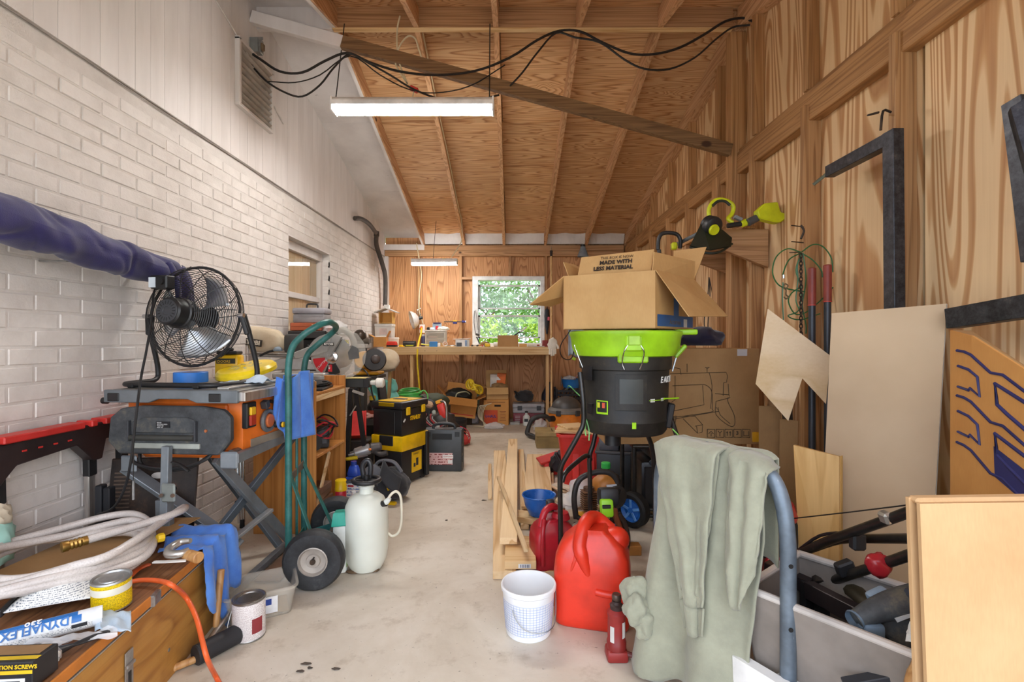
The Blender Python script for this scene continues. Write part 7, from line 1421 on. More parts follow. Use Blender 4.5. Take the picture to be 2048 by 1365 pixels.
for s, sz, off, hh, bo in (('THIS BOX IS NOW', .019, .105, .080, 0), ('MADE WITH', .028, .105, .052, .0011), ('LESS MATERIAL', .028, .080, .022, .0011)):
    tx(upf, '2a2018:.6', s, sz, frame(zz(fa, Z1 - .002) - o0 + xd * off + ud * hh + nd * .003, xd, ud), .0003, bold=bo)
slab(t, 'left_flap', 'cardboard', [zz(LF_, Z1), P(1059, 609, 2.32), P(1100, 613, 2.62), zz(BK_, Z1)], .004, o0)
rf_ = slab(t, 'right_flap', 'cardboard', [zz(C_, Z1), P(1377, 634, 2.12), P(1455, 634, 2.46), zz(RB_, Z1)], .004, o0)
slab(t, 'inner_flap', 'cardboard', [zz(C_, Z1 - .02) - (C_ - LF_).normalized() * .015, zz(RB_, Z1 - .02), P(1389, 523, 2.52), P(1307, 504, 2.24)], .004, o0)
slab(t, 'torn_flap', 'cardboard', [zz(RB_, Z1 - .01), zz(RB_, Z1 - .02) + Vector((-.09, .05, 0)), P(1347, 502, 2.70), P(1413, 494, 2.60)], .004, o0)
slab(t, 'rear_flap', 'cardboard', [zz(BK_, Z1), zz(LF_, Z1) + ins * .05, P(1127, 524, 2.5), P(1150, 530, 2.62)], .004, o0)
rd = (RB_ - C_).normalized(); rn = Vector((rd.y, -rd.x, 0))
def rp(s, z, off=.001): return C_ + rd * s + rn * off + Vector((0, 0, z)) - o0
def rquad(nm, mat, s0, s1, z0, z1): return mk(nm, [rp(s0, z0, .0015), rp(s1, z0, .0015), rp(s1, z1, .0015), rp(s0, z1, .0015)], [(0, 1, 2, 3)], mat, t)
rquad('blue_band', '2a62a0:.5', .02, .44, Z0 + .012, Z0 + .066); rquad('blue_column', '2a62a0:.5', .20, .26, Z0 + .066, Z0 + .15)
tx(t, '7d6a50:.5', 'Accurona', .034, frame(rp(.15, Z0 + .024, .0025), rd, (0, 0, 1)), .0003); rquad('white_sticker', 'dedede:.5', .315, .36, Z0 + .012, Z0 + .052).location = rn * .002
# --- printed sewing machine box
SY = 2.96
t = th('machine_carton', 'big brown carton printed with a machine outline and handling icons', 'cardboard box', (1.02, SY + .15, .495)); o0 = Vector(t.location)
sx0, sx1, sz0, sz1 = .56, P(1519, 700, SY).x, .495, 1.075
bx(t, 'carton_body', 'kraft', ((sx0 + sx1) / 2 - 1.02, 0, 0), (sx1 - sx0, .3, sz1 - sz0), bev=.006, seg=2)
INK = '4a3a28:.6'; yf = SY - .0015
def ln(pts, r=.0022, k=4): tb(t, 'printed_line', INK, [Vector((P(x, y, SY).x, yf, P(x, y, SY).z)) - o0 for x, y in pts], r, 4, k)
for pts, k in (([(1345, 735), (1360, 738), (1362, 750)], 1), ([(1340, 748), (1452, 745), (1455, 752), (1453, 765), (1447, 766)], 1), ([(1345, 772), (1395, 770), (1410, 770), (1422, 780), (1425, 800), (1424, 818), (1420, 825), (1342, 836)], 3), ([(1405, 771), (1408, 810), (1340, 824)], 1), ([(1418, 745), (1424, 772), (1421, 818)], 2), ([(1340, 840), (1438, 823), (1432, 815)], 1), ([(1430, 788), (1458, 790), (1460, 796), (1432, 803)], 1), ([(1432, 803), (1432, 830), (1458, 852), (1469, 850), (1468, 830), (1456, 805), (1456, 795)], 3), ([(1436, 815), (1440, 830), (1460, 848)], 2), ([(1366, 833), (1390, 833), (1405, 850), (1404, 865), (1395, 867), (1366, 838)], 1), ([(1390, 853), (1405, 850)], 1), ([(1393, 853), (1395, 867)], 1), ([(1374, 745), (1374, 728)], 1), ([(1414, 745), (1414, 738), (1410, 735), (1419, 735), (1414, 738)], 1), ([(1350, 752), (1350, 800), (1343, 805)], 1), ([(1447, 766), (1446, 792)], 1), ([(1456, 768), (1458, 792)], 1), ([(1350, 848), (1352, 832), (1342, 838)], 2)): ln(pts, .0018, k)
for k in range(5):
    cx = 1422 + k * 17.6; ln([(cx - 7.5, 859), (cx + 7.5, 859.5), (cx + 7.5, 875.5), (cx - 7.5, 875), (cx - 7.5, 859)], .0022, 1)
    sym = ([(cx - 5, 868), (cx, 863), (cx + 5, 868), (cx, 867), (cx, 873)], [(cx - 4, 862), (cx, 867), (cx + 4, 862), (cx, 867), (cx, 873)], [(cx - 3, 872), (cx - 3, 863), (cx - 4.5, 866), (cx - 1.5, 866)], None, [(cx - 5, 863), (cx - 5, 872), (cx + 5, 872), (cx + 5, 863)])[k]
    if sym: ln(sym, .0022, 1)
    if k == 2: ln([(cx + 3, 872), (cx + 3, 863), (cx + 1.5, 866), (cx + 4.5, 866)], .0022, 1)
    if k == 3: q = P(cx - 3, 870, SY); tx(t, INK, '3', .032, frame(Vector((q.x, yf - .0006, q.z)) - o0, (1, 0, 0), (0, 0, 1)), .0005, bold=.001)
bx(t, 'yellow_tape', 'd9a020:.4', (sx1 - 1.02 - .02, -.15, .015), (.05, .012, .06), bev=.003); bx(t, 'clear_tape', 'clear_bag', (.37, -.1515, .535), (.06, .002, .04), bev=0)
t = th('navy_jacket', 'dark navy jacket heaped on the machine carton', 'jacket', P(1398, 692, 3.1)); t.location.z = 1.077; blob(t, 'jacket', 'navy_dark', (0, 0, .055), (.15, .10, .075), 4, .25, 2, 3)
# --- generator under the carton
t = th('generator', 'black generator with blue-hubbed wheels under the machine carton', 'generator', (1.0, 3.12, 0)); GB = '1b1a1a:.4'
bx(t, 'engine_housing', GB, (.02, .03, .11), (.46, .30, .27), bev=.02, seg=2); gp = bx(t, 'grille_panel', '242223:.4', (-.02, -.128, .10), (.34, .02, .25), bev=.004)
for k in range(10):
    for c in (-1, 1): bx(gp, 'louver', '0c0c0c:.5', (-.02 + c * .07, -.14, .12 + k * .021), (.10, .006, .007), rot=(0, 6, 0), bev=.002)
for x in (-.08, .06): cy(gp, 'bolt', CHROME, (x, -.138, .2), (x, -.146, .2), .009, n=10)
bx(t, 'fuel_tank', '211f1f:.35', (.05, .02, .39), (.40, .26, .065), bev=.02, seg=2); bx(t, 'blue_grey_cover', '2b3540:.3', (-.06, -.125, .36), (.2, .03, .03), bev=.008)  # fuel tank, and a narrow front cover coloured dark blue-grey
for x in (-.26, .27):
    for y_ in (-.15, .17): cy(t, 'frame_post', 'black_tube', (x, y_, .05), (x, y_, .482), .014, n=12)
    cy(t, 'frame_rail', 'black_tube', (x, -.16, .48), (x, .18, .48), .014, n=12)
for y_ in (-.15, .17): cy(t, 'frame_rail', 'black_tube', (-.27, y_, .48), (.28, y_, .48), .014, n=12); cy(t, 'frame_rail', 'black_tube', (-.27, y_, .06), (.28, y_, .06), .014, n=12)
wc = Vector((P(1266, 1010, 2.95).x - 1.0, 2.95 - 3.12, .105))
ax_ = Vector((-.75, -.66, 0)); la(t, 'wheel_tyre', '1f1c1a:.7', [(.07, -.03), (.092, -.034), (.104, -.024), (.104, .024), (.092, .034), (.07, .03)], 30, wc, ax_, closed=True)
la(t, 'wheel_hub', '2f74cc:.35', [(0, .03), (.015, .034), (.018, .022), (.05, .016), (.07, .026), (.073, .03), (.073, -.03), (.06, -.02), (0, -.02)], 26, wc, ax_)
for k in range(5):
    a = k * 1.257; uu = Vector((0, 0, 1)); vv = ax_.normalized().cross(uu); d_ = uu * math.cos(a) + vv * math.sin(a); bar(t, 'hub_spoke', '6aa6ea:.35', wc + ax_.normalized() * .024 + d_ * .015, wc + ax_.normalized() * .028 + d_ * .065, .016, .006, ax_)
wc2 = wc + Vector((.45, .0, 0)); la(t, 'wheel_tyre', '1f1c1a:.7', [(.07, -.03), (.092, -.034), (.104, -.024), (.104, .024), (.092, .034), (.07, .03)], 30, wc2, ax_, closed=True)
cy(t, 'axle', GB, wc, wc2, .01, n=8)
t = th('battery_box', 'dark grey lidded battery box left of the generator', 'battery box', (.80, 3.55, 0), -14)
bx(t, 'box_body', '2a2a2c:.45', (0, 0, 0), (.34, .30, .33), bev=.01, seg=2, taper=1.04); bx(t, 'lid_rim', '4a484a:.45', (0, 0, .33), (.37, .33, .02), bev=.005); bx(t, 'lid_step', '55545a:.45', (-.09, 0, .35), (.14, .29, .085), bev=.012, seg=2); bx(t, 'lid_step', '4e4d53:.45', (.075, -.01, .35), (.17, .29, .07), bev=.012, seg=2)
t = th('oil_jug', 'dark oil jug with green cap in front of the battery box', 'jug', (.585, 2.98, 0), 5); bx(t, 'jug_body', '2b2622:.3', (0, 0, 0), (.12, .08, .27), bev=.03, seg=3); la(t, 'neck', '2b2622:.3', [(.05, .26), (.035, .31), (.022, .33), (.022, .35), (0, .35)], 18, (-.015, 0, 0)); la(t, 'cap', '2fae4a:.4', [(0, .348), (.028, .348), (.028, .378), (.025, .382), (0, .382)], 18, (-.015, 0, 0)); tb(t, 'jug_grip', '2b2622:.3', [(.02, 0, .31), (.055, 0, .29), (.062, 0, .22), (.05, 0, .17)], .014, 8, 5)
# --- brush cutter engine with loop handle
t = th('trimmer_engine', 'dusty orange trimmer engine with finned cylinder and black loop handle', 'trimmer engine', (.455, 2.72, .07), 10)
blob(t, 'orange_cowl', 'b9742e:.5', (.07, .02, .22), (.075, .07, .085), 3, .12, 1.6, 3, False); la(t, 'starter_cover', '2a2623:.5', [(0, 0), (.06, 0), (.06, .03), (.03, .04), (0, .04)], 20, (.10, -.05, .20), (.3, -1, 0))
for k in range(9): bx(t, 'cooling_fin', '7a5233:.6', (-.03, 0, .12 + k * .012), (.08, .075, .004), bev=.001)
cy(t, 'cylinder', '5a3c28:.6', (-.03, 0, .11), (-.03, 0, .24), .03, n=16); bx(t, 'grey_badge', 'a8aab0:.4', (.08, -.06, .25), (.06, .01, .016), rot=(-20, 0, 0)); bx(t, 'yellow_bracket', 'd8951c:.5', (-.05, .0, .055), (.09, .06, .045), bev=.006); la(t, 'guard_disc', '9a8c80:.4:.5', [(0, 0), (.10, 0), (.105, .004), (.07, .02), (0, .024)], 28, (-.03, -.04, .028)); bx(t, 'base', '4a3a2a:.6', (.0, 0, -.07), (.2, .12, .1)); cy(t, 'fuel_cap', 'd8542a:.4', (.01, -.09, .095), (.01, -.105, .09), .022, n=16)
tb(t, 'loop_handle', '2b2725:.5', [(-.11, -.02, .08), (-.12, -.02, .20), (-.09, -.02, .29), (.0, -.02, .325), (.08, -.02, .32), (.12, -.02, .28), (.12, -.02, .2)], .016, 10, 5); tb(t, 'lower_handle', '2b2725:.5', [(-.11, -.02, .09), (-.06, -.03, .07), (.0, -.03, .08)], .014, 10, 4)
t = th('lime_trimmer_head', 'lime green battery tool head resting by the red gas cans', 'power tool', (.475, 2.42, 0), 0); o0 = Vector(t.location)
bx(t, 'battery', '93d622:.35', P(1213, 1034, 2.40) - o0, (.062, .05, .085), rot=(-12, 0, 3), bev=.012, seg=2); bx(t, 'badge', '20221e:.4', P(1213, 1018, 2.37) - o0, (.042, .006, .018), rot=(-12, 0, 3)); bx(t, 'black_head', BK, P(1216, 1012, 2.46) - o0, (.10, .09, .09), rot=(-12, 0, 3), bev=.02, seg=2); cy(t, 'shaft', BK, P(1225, 1000, 2.48) - o0, P(1240, 975, 2.75) - o0, .016, n=12); bar(t, 'stand', BK, P(1215, 1040, 2.44) - o0, (.03, .04, .0), .04, .03)
t = th('orange_pruner', 'orange and black pruner grip behind the gas can', 'pruner', (.565, 2.56, 0)); tb(t, 'grip', '8a4a2a:.5', [(.0, 0, .02), (.01, 0, .10), (-.015, 0, .18), (-.03, .0, .24)], .016, 10, 5); tb(t, 'grip', '3a2a22:.5', [(.035, 0, .02), (.04, 0, .10), (.02, 0, .17), (-.01, 0, .22)], .014, 10, 5); bx(t, 'wood_block', 'a8702e:.6', (.05, .02, 0), (.12, .06, .05))
t = th('blue_scrub_brush', 'blue bristled scrub brush lying by the gas can', 'brush', TZ(1238, 1058, .08), 25); la(t, 'back', 'dfe6ea:.5', [(0, -.03), (.07, -.03), (.075, -.02), (.07, -.008), (0, -.006)], 24, sy=.5, ax=(.2, -.6, .8)); la(t, 'bristles', '3f86d6:.9', [(0, .012), (.06, .01), (.066, -.006), (0, -.006)], 24, sy=.5, ax=(.2, -.6, .8)); bx(t, 'stone_under', '6b5a48:.8', (0, .02, -.08), (.1, .06, .05))
# --- gas cans
def gascan(nm, lb, loc, rz, w, d, h, mat, spout=True):
    t = th(nm, lb, 'gas can', loc, rz); bm = bmesh.new()
    prof = [(0, .90), (.02, .96), (.08, .99), (.3, 1.0), (.55, 1.0), (.72, .95), (.84, .80), (.93, .55), (.97, .40), (1.0, .34)]
    rings = []
    for z, s in prof:
        ring = []
        sd = s if z < .7 else max(s, .62); 
        for i in range(32):
            a = 2 * math.pi * i / 32; c, sn = math.cos(a), math.sin(a); e_ = .34
            ring.append(bm.verts.new((math.copysign(abs(c) ** e_, c) * w / 2 * s, math.copysign(abs(sn) ** e_, sn) * d / 2 * sd, z * h)))
        rings.append(ring)
    for a, b_ in zip(rings[:-1], rings[1:]):
        for i in range(32): bm.faces.new((a[i], a[(i + 1) % 32], b_[(i + 1) % 32], b_[i]))
    bm.faces.new(list(reversed(rings[0]))); bm.faces.new(rings[-1])
    from_bm(bm, 'can_body', mat, t, smooth=60)
    return t
RG = 'd8321a:.36'; RG2 = 'b01a28:.36'
t = gascan('gas_can', 'large bright red gas can standing beside the white bucket', FL(1193, 1262) + Vector((0, .09, 0)), -14, .30, .20, .375, RG)
tb(t, 'moulded_handle', RG, [(.01, -.075, .16), (-.03, -.09, .27), (-.045, -.075, .325), (-.025, -.02, .392), (.01, .05, .387), (.07, .06, .34)], .026, 12, 6, rf=lambda k: .45 + .6 * min(1, k * 4))
tb(t, 'moulded_rib', RG, [(-.10, -.085, .14), (-.07, -.088, .24), (-.045, -.075, .305)], .016, 10, 5, rf=lambda k: .4 + .6 * k); blob(t, 'spout_dome', RG, (.09, .01, .322), (.055, .05, .05), 3, .05, 1, 3, False); tb(t, 'shoulder_step', RG, [(.02, -.098, .155), (.08, -.099, .15), (.14, -.09, .16)], .014, 10, 5)
t = gascan('gas_can', 'smaller dark red gas can behind the mulcher leg', FL(1108, 1140) + Vector((0, .07, 0)), 12, .22, .17, .235, RG2)
tb(t, 'top_handle', RG2, [(-.07, -.03, .20), (-.05, -.02, .265), (-.01, .0, .285), (.02, .02, .275)], .018, 10, 5); tb(t, 'moulded_rib', RG2, [(-.075, -.08, .03), (-.075, -.082, .18), (-.06, -.05, .24)], .012, 8, 4); bx(t, 'black_cap', BK, (-.005, .03, .255), (.04, .04, .055), bev=.008, seg=2); la(t, 'filler_dome', RG2, [(0, .0), (.05, .0), (.04, .03), (0, .035)], 22, (.04, .0, .225)); blob(t, 'side_dent', '8a1420:.4', (-.098, -.02, .10), (.006, .02, .04), 3, .05, 1, 2, False)
t = th('bucket_lid', 'amber plastic lid leaning behind the white bucket', 'lid', (.17, 2.12, .0)); la(t, 'lid', 'b08a3a:.3', [(0, 0), (.066, 0), (.07, .006), (.066, .012), (0, .008)], 28, (0, 0, .05), (-.2, -1, .75)); bx(t, 'strap', '9a958c:.4', (-.05, .0, .02), (.02, .01, .1))
# --- mixing bucket
t = th('mixing_bucket', 'translucent white mixing bucket with blue measuring grid', 'bucket', FL(1057, 1262), 0)
la(t, 'bucket_wall', 'bucket_poly', [(0, .002), (.082, 0), (.086, .004), (.092, .06), (.1, .165), (.106, .170), (.107, .182), (.104, .187), (.099, .186), (.096, .165), (.084, .010), (0, .008)], 44)
for k in range(22):
    a = R(190 + k * 7.4)
    if math.sin(a) > .2: continue
    p0 = Vector((.0895 * math.cos(a), .0895 * math.sin(a), .025)); p1 = Vector((.0992 * math.cos(a), .0992 * math.sin(a), .138)); bar(t, 'grid_line', '9fb2dc:.5', p0, p1, .0012, .0006)
for z in [.025 + .0094 * i for i in range(13)]: la(t, 'grid_ring', 'a9b9e0:.5', [(.0877 + (z / .165) * .0130, z), (.0877 + ((z + .0016) / .165) * .0130, z + .0016)], 30, arc=(188, 352))
la(t, 'inside_label', '8fa3d0:.5', [(.0955, .11), (.0968, .15)], 6, arc=(82, 98))
tb(t, 'wire_bail', '8d8d8b:.3:.8', [(-.062, -.085, .125), (-.05, -.098, .10), (-.02, -.112, .07), (.03, -.112, .055), (.075, -.095, .058), (.10, -.05, .075), (.107, .02, .16)], .002, 6, 5)
# --- bottle jack
t = th('bottle_jack', 'scuffed red bottle jack on the floor in front of the gas can', 'jack', FL(1233, 1318)); RJ = '8e2420:.45'
bx(t, 'jack_base', RJ, (0, 0, 0), (.075, .065, .04), bev=.01, seg=2); la(t, 'cylinder', RJ, [(.034, .04), (.034, .065), (.031, .07), (.031, .15), (.033, .155), (.033, .165), (.024, .175), (.02, .178), (0, .178)], 26); la(t, 'ram_collar', '3a2622:.5', [(.022, .176), (.024, .19), (.017, .195), (.016, .205), (0, .205)], 20); la(t, 'ram_top', '5a4a40:.4:.5', [(.012, .205), (.016, .21), (.017, .222), (.014, .228), (0, .226)], 16)
for a, z in ((230, .07), (310, .085)): curved(t, 'worn_sticker', 'd4cfc8:.6', a - 14, a + 14, z, z + .055, .0315, .0008)
cy(t, 'release_valve', '5a2420:.5', (.03, -.02, .03), (.05, -.03, .03), .009, n=10)
# ------------------------------------------------------------------ cart with tube handle and sweatshirt
t = th('poly_cart', 'grey-white plastic cart tub with a blue-grey tube handle', 'cart', (.9, 1.3, 0)); o0 = Vector(t.location)
A = Vector((.655, 1.38, 0)); ex = Vector((.62, -.784, 0)); ey = Vector((.784, .62, 0)); CL, CW = .50, .36
def cq(s, w_, z): return A + ex * s + ey * w_ + Vector((0, 0, z)) - o0
PT = '857b72:.55'; zt = .425
def wall4(nm, a, b_, i): return slab(t, nm, PT, [a[0], b_[0], b_[1], a[1]], .010)
c00, c10, c11, c01 = [(cq(s, w_, .10), cq(s + ds, w_ + dw, zt)) for s, w_, ds, dw in ((.04, .04, -.04, -.04), (CL - .04, .04, .04, -.04), (CL - .04, CW - .04, .04, .04), (.04, CW - .04, -.04, .04))]
for nm, a, b_ in (('side_wall', c00, c10), ('end_wall', c10, c11), ('side_wall', c11, c01), ('end_wall', c01, c00)): wall4(nm, a, b_, 0)
slab(t, 'tub_floor', PT, [c00[0], c10[0], c11[0], c01[0]], .01)
for a, b_ in ((c00, c10), (c10, c11), (c11, c01), (c01, c00)): cy(t, 'rolled_rim', 'c4bbb2:.5', a[1], b_[1], .011, n=10)
cy(t, 'body_groove', '958c84:.6', c00[0].lerp(c00[1], .62) - ey * .002, c10[0].lerp(c10[1], .62) - ey * .002, .004, n=6)
HT = Vector((.727, 1.29, .22)); HL = Vector((.500, 1.66, .22))
sk = la(t, 'handle_socket', 'e8e6e2:.45', [(.028, -.10), (.036, -.02), (.036, .0), (.028, .008), (.02, .008)], 22, HT - o0, (0, 0, 1)); slab(t, 'socket_bracket', 'e8e6e2:.45', [cq(-.02, -.03, .235), cq(.22, -.06, .235), cq(.22, -.05, .10), cq(-.02, -.02, .10)], .03)
arch = [HT, HT + Vector((0, 0, .25)), HT + Vector((-.002, .0, .39)), HT + Vector((-.01, .02, .49)), HT.lerp(HL, .14) + Vector((0, 0, .545)), HT.lerp(HL, .32) + Vector((0, 0, .568)), HT.lerp(HL, .55) + Vector((0, 0, .573)), HT.lerp(HL, .78) + Vector((0, 0, .563)), HT.lerp(HL, .92) + Vector((0, 0, .525)), HL + Vector((.0, -.01, .46)), HL + Vector((0, 0, .36)), HL + Vector((0, 0, .15)), HL + Vector((0, 0, -.19))]
tb(t, 'tube_handle', 'blue_tube', [q - o0 for q in arch], .020, 16, 6)
for z in (.12, .285): cy(t, 'bolt_hole', '15110e:.8', HT - o0 + Vector((-.004, -.0195, z + .03)), HT - o0 + Vector((-.004, -.0212, z + .03)), .006, n=10); cy(t, 'bolt_hole', '15110e:.8', HL - o0 + Vector((-.004, -.0195, z + .06)), HL - o0 + Vector((-.004, -.0212, z + .06)), .006, n=10)
for s in (.15, .5): la(t, 'cart_wheel', '1c1c1c:.6', [(0, -.03), (.095, -.03), (.1, -.02), (.1, .02), (.095, .03), (0, .03)], 26, cq(s, CW * .5, .10), ey)
# sweatshirt
hd_ = (HL - HT); nf = Vector((-hd_.y, hd_.x, 0)).normalized(); nf = nf if nf.y < 0 else -nf     # toward the viewer side
t = th('sage_sweatshirt', 'sage green sweatshirt draped over the blue-grey tube handle', 'sweatshirt', HT.lerp(HL, .5) + Vector((0, 0, .62))); o1 = Vector(t.location)
def topz(k): return .22 + .563 + .028 - .05 * max(0, (.22 - k) / .22) ** 2 - .05 * max(0, (k - .80) / .2) ** 2
def drape(k0, k1, len_f, off, spread, seed, fold=1.0, lean=0.0, flare=False):
    def f(u, v):
        k = k0 + (k1 - k0) * u; base = HT.lerp(HL, k)
        L_ = len_f(u); s = v * L_
        bend = .035
        if s < bend: q = base + nf * (off * math.sin(s / bend * 1.57)) + Vector((0, 0, topz(k) - base.z - .22 + .22 - .22 + base.z - (1 - math.cos(s / bend * 1.57)) * .018 + .0))
        else:
            w_ = (s - bend)
            q = base + nf * (off + .05 * w_ + (.010 + .012 * w_) * fold * math.sin(u * (9 + seed) + seed + w_ * 2)) + hd_ * ((u - .5) * spread * w_ + lean * (w_ if not flare else max(0, w_ - .2) * 2))
            q.z = topz(k) - .018 - w_
        q.z = max(q.z, .02)
        return q + Vector((.006 * mn.noise(Vector((u * 6, v * 7, seed))), .006 * mn.noise(Vector((u * 6, v * 7, seed + 9))), .004 * mn.noise(Vector((u * 7, v * 7, seed + 4))))) - o1
    return f
sh(t, 'body', 'sage', drape(.12, .90, lambda u: .80 - .05 * math.sin(u * 5), .030, .18, 3, 1.5, .19, True), 44, 44, .005)
sh(t, 'back', 'sage', lambda u, v: (HT.lerp(HL, .10 + .80 * u) + Vector((0, 0, topz(.10 + .80 * u) - .22 - (v * .30 if v > .1 else 0))) - nf * (.0 if v < .1 else .03 + .012 * math.sin(u * 14)) - o1), 26, 10, .005)
slv = sh(t, 'sleeve', 'sage', drape(.38, .91, lambda u: .47 + .02 * math.sin(u * 3), .072, -.75, 1, .5, -.25), 30, 36, .006)
sh(slv, 'sleeve_underside', 'sage', drape(.38, .88, lambda u: .45, .060, -.85, 5, .6, -.18), 24, 30, .006)
sh(slv, 'cuff', 'sage', lambda u, v: Vector(drape(.38, .91, lambda q: .47 + .08 * v + .02 * math.sin(u * 3), .070, -.70, 1, .6, -.25)(u, 1.0)), 24, 6, .006)
sh(t, 'second_sleeve', 'sage', drape(.05, .30, lambda u: .30 + .14 * math.sin(u * 3), .066, -.2, 4, .6, .12), 18, 26, .006)
for k, (x, y_, d_, r3) in enumerate(((1270, 1188, 1.64, (.045, .04, .055)), (1272, 1218, 1.60, (.040, .035, .05)), (1290, 1245, 1.60, (.035, .03, .05)))): blob(t, 'bunched_cuff', 'sage', P(x, y_, d_) - o1, r3, 3 + k, .30, 1.5, 4, False)
for k, (x, y_) in enumerate(((1450, 905), (1462, 898), (1440, 915))): blob(t, 'paint_spot', 'dfe2da:.8', P(x, y_, 1.50) + nf * .02 - o1, (.016, .006, .010), k, .4, 4, 2, False)
# ------------------------------------------------------------------ mower and tools behind the cart
t = th('lawn_mower', 'dark lawn mower with red engine cover behind the cart', 'lawn mower', (.93, 1.98, 0)); o0 = Vector(t.location); Q = lambda x, y, d: P(x, y, d) - o0
bx(t, 'deck', '7a3a32:.5', (0.0, 0, .12), (.34, .42, .14), bev=.04, seg=3); bx(t, 'engine', '242322:.5', (.09, .05, .25), (.24, .2, .17), bev=.03, seg=2); la(t, 'engine_cover', 'b02a2c:.4', [(.14, .40), (.145, .42), (.13, .46), (.06, .485), (0, .487)], 26, (.09, .05, 0)); blob(t, 'red_cap', 'c0303c:.35', (.06, -.13, .28), (.03, .03, .03), 2, .1)
for x, y_ in ((-.20, -.14), (-.20, .16), (.195, .16), (.195, -.14)):
    la(t, 'wheel', '1a1a1a:.6', [(.07, -.02), (.095, -.022), (.1, -.015), (.1, .015), (.095, .022), (.07, .02)], 26, (x, y_, .1), (1, .0, 0), closed=True); la(t, 'wheel_hub', 'd8cdb8:.5', [(0, -.02), (.02, -.022), (.025, -.012), (.06, -.010), (.072, -.018), (.072, .018), (.06, .01), (0, .01)], 24, (x, y_, .1), (1, .0, 0))
for pts in (((1588, 1112, 1.72), (1650, 1085, 1.6), (1720, 1060, 1.45), (1790, 1035, 1.33), (1850, 1012, 1.24)), ((1618, 1100, 1.78), (1680, 1080, 1.66), (1760, 1078, 1.5), (1850, 1078, 1.35)), ((1640, 1172, 1.6), (1700, 1150, 1.46), (1757, 1132, 1.36), (1850, 1100, 1.22))): tb(t, 'handle_tube', 'black_tube', [Q(*q) for q in pts], .0145, 12, 4)
tb(t, 'cable', BK, [Q(1585, 1110, 1.72), Q(1640, 1072, 1.62), Q(1700, 1066, 1.5), Q(1720, 1060, 1.46)], .005, 6, 4); bx(t, 'cam_bracket', BK, Q(1715, 1100, 1.48), (.04, .03, .05), bev=.006); blob(t, 'red_knob', 'a8222a:.3', Q(1757, 1131, 1.34), (.032, .025, .032), 3, .2, 2, 3, False); bx(t, 'steel_ring', 'b8b0a4:.3:.7', Q(1772, 1048, 1.35), (.025, .034, .034), rot=(0, -20, 0), bev=.006); bx(t, 'lever_bracket', BK, Q(1690, 1150, 1.47), (.05, .03, .04), rot=(0, -20, 0), bev=.005)
tag(tb(None, 'taut_wire', '1b1816:.5', [P(1585, 1038, 1.75), P(1700, 1025, 1.5), P(1838, 1008, 1.22)], .0022, 5, 2), 'thin taut black wire above the mower handles', 'wire')
t = th('steel_rail_frame', 'dark square steel rails lying across the cart', 'steel frame', (.86, 1.45, .43)); o0 = Vector(t.location); Q = lambda x, y, d: P(x, y, d) - o0
bar(t, 'rail', '332a2b:.4:.4', Q(1532, 1135, 1.66), Q(1622, 1175, 1.55), .035, .045); bar(t, 'rail', '332a2b:.4:.4', Q(1618, 1180, 1.53), Q(1770, 1260, 1.27), .035, .05); bar(t, 'post', BK, Q(1615, 1165, 1.54), Q(1615, 1235, 1.54), .03, .03, (0, 1, 0)); bar(t, 'post', BK, Q(1645, 1195, 1.5), Q(1645, 1245, 1.5), .03, .03, (0, 1, 0)); tb(t, 'dark_hose', '2e2620:.6', [Q(1590, 1150, 1.62), Q(1630, 1150, 1.58), Q(1640, 1170, 1.55)], .022, 10, 5); tb(t, 'olive_hose', '3a3220:.6', [Q(1640, 1190, 1.6), Q(1700, 1180, 1.5), Q(1740, 1215, 1.4)], .024, 10, 5); bx(t, 'yellow_tag', 'd8a82a:.4', Q(1650, 1172, 1.62), (.04, .02, .02), bev=.006)
t = th('dusty_tool_body', 'dusty blue-grey plastic tool with clip and strap on the cart', 'power tool', (.93, 1.22, .42)); o0 = Vector(t.location); Q = lambda x, y, d: P(x, y, d) - o0
tb(t, 'barrel', 'dusty_dark', [Q(1712, 1240, 1.2), Q(1750, 1222, 1.2), Q(1790, 1210, 1.2), Q(1850, 1200, 1.2)], .026, 14, 4, rf=lambda k: .8 + .8 * k); la(t, 'barrel_mouth', '5d6d7c:.5', [(.020, 0), (.024, .002), (.022, .006), (.016, -.01)], 20, Q(1711, 1240, 1.2), (-.8, -.3, -.2))
slab(t, 'side_guard', 'dusty_dark', [Q(1745, 1250, 1.2), Q(1850, 1215, 1.19), Q(1850, 1318, 1.17), Q(1825, 1318, 1.18)], .03); bx(t, 'clip', '6f8294:.5', Q(1742, 1290, 1.19), (.05, .035, .055), bev=.008, seg=2); bx(t, 'clip', '8296aa:.5', Q(1758, 1212, 1.23), (.05, .03, .04), rot=(0, -25, 0), bev=.008, seg=2); bx(t, 'lever', '2d3340:.45', Q(1838, 1205, 1.18), (.06, .03, .02), rot=(0, 25, 0), bev=.004); slab(t, 'slot', 'c9cdd0:.4', [Q(1790, 1238, 1.165), Q(1828, 1226, 1.165), Q(1826, 1234, 1.165), Q(1795, 1246, 1.165)], .002); cy(t, 'screw', CHROME, Q(1846, 1212, 1.165), Q(1846, 1212, 1.155), .007, n=10)
tb(t, 'strap', '22242b:.6', [Q(1745, 1290, 1.18), Q(1750, 1320, 1.17), Q(1765, 1345, 1.16), Q(1775, 1370, 1.16)], .02, 8, 5, flat=.2); bar(t, 'lower_arm', '33353a:.5', Q(1690, 1375, 1.15), Q(1830, 1350, 1.12), .03, .03)
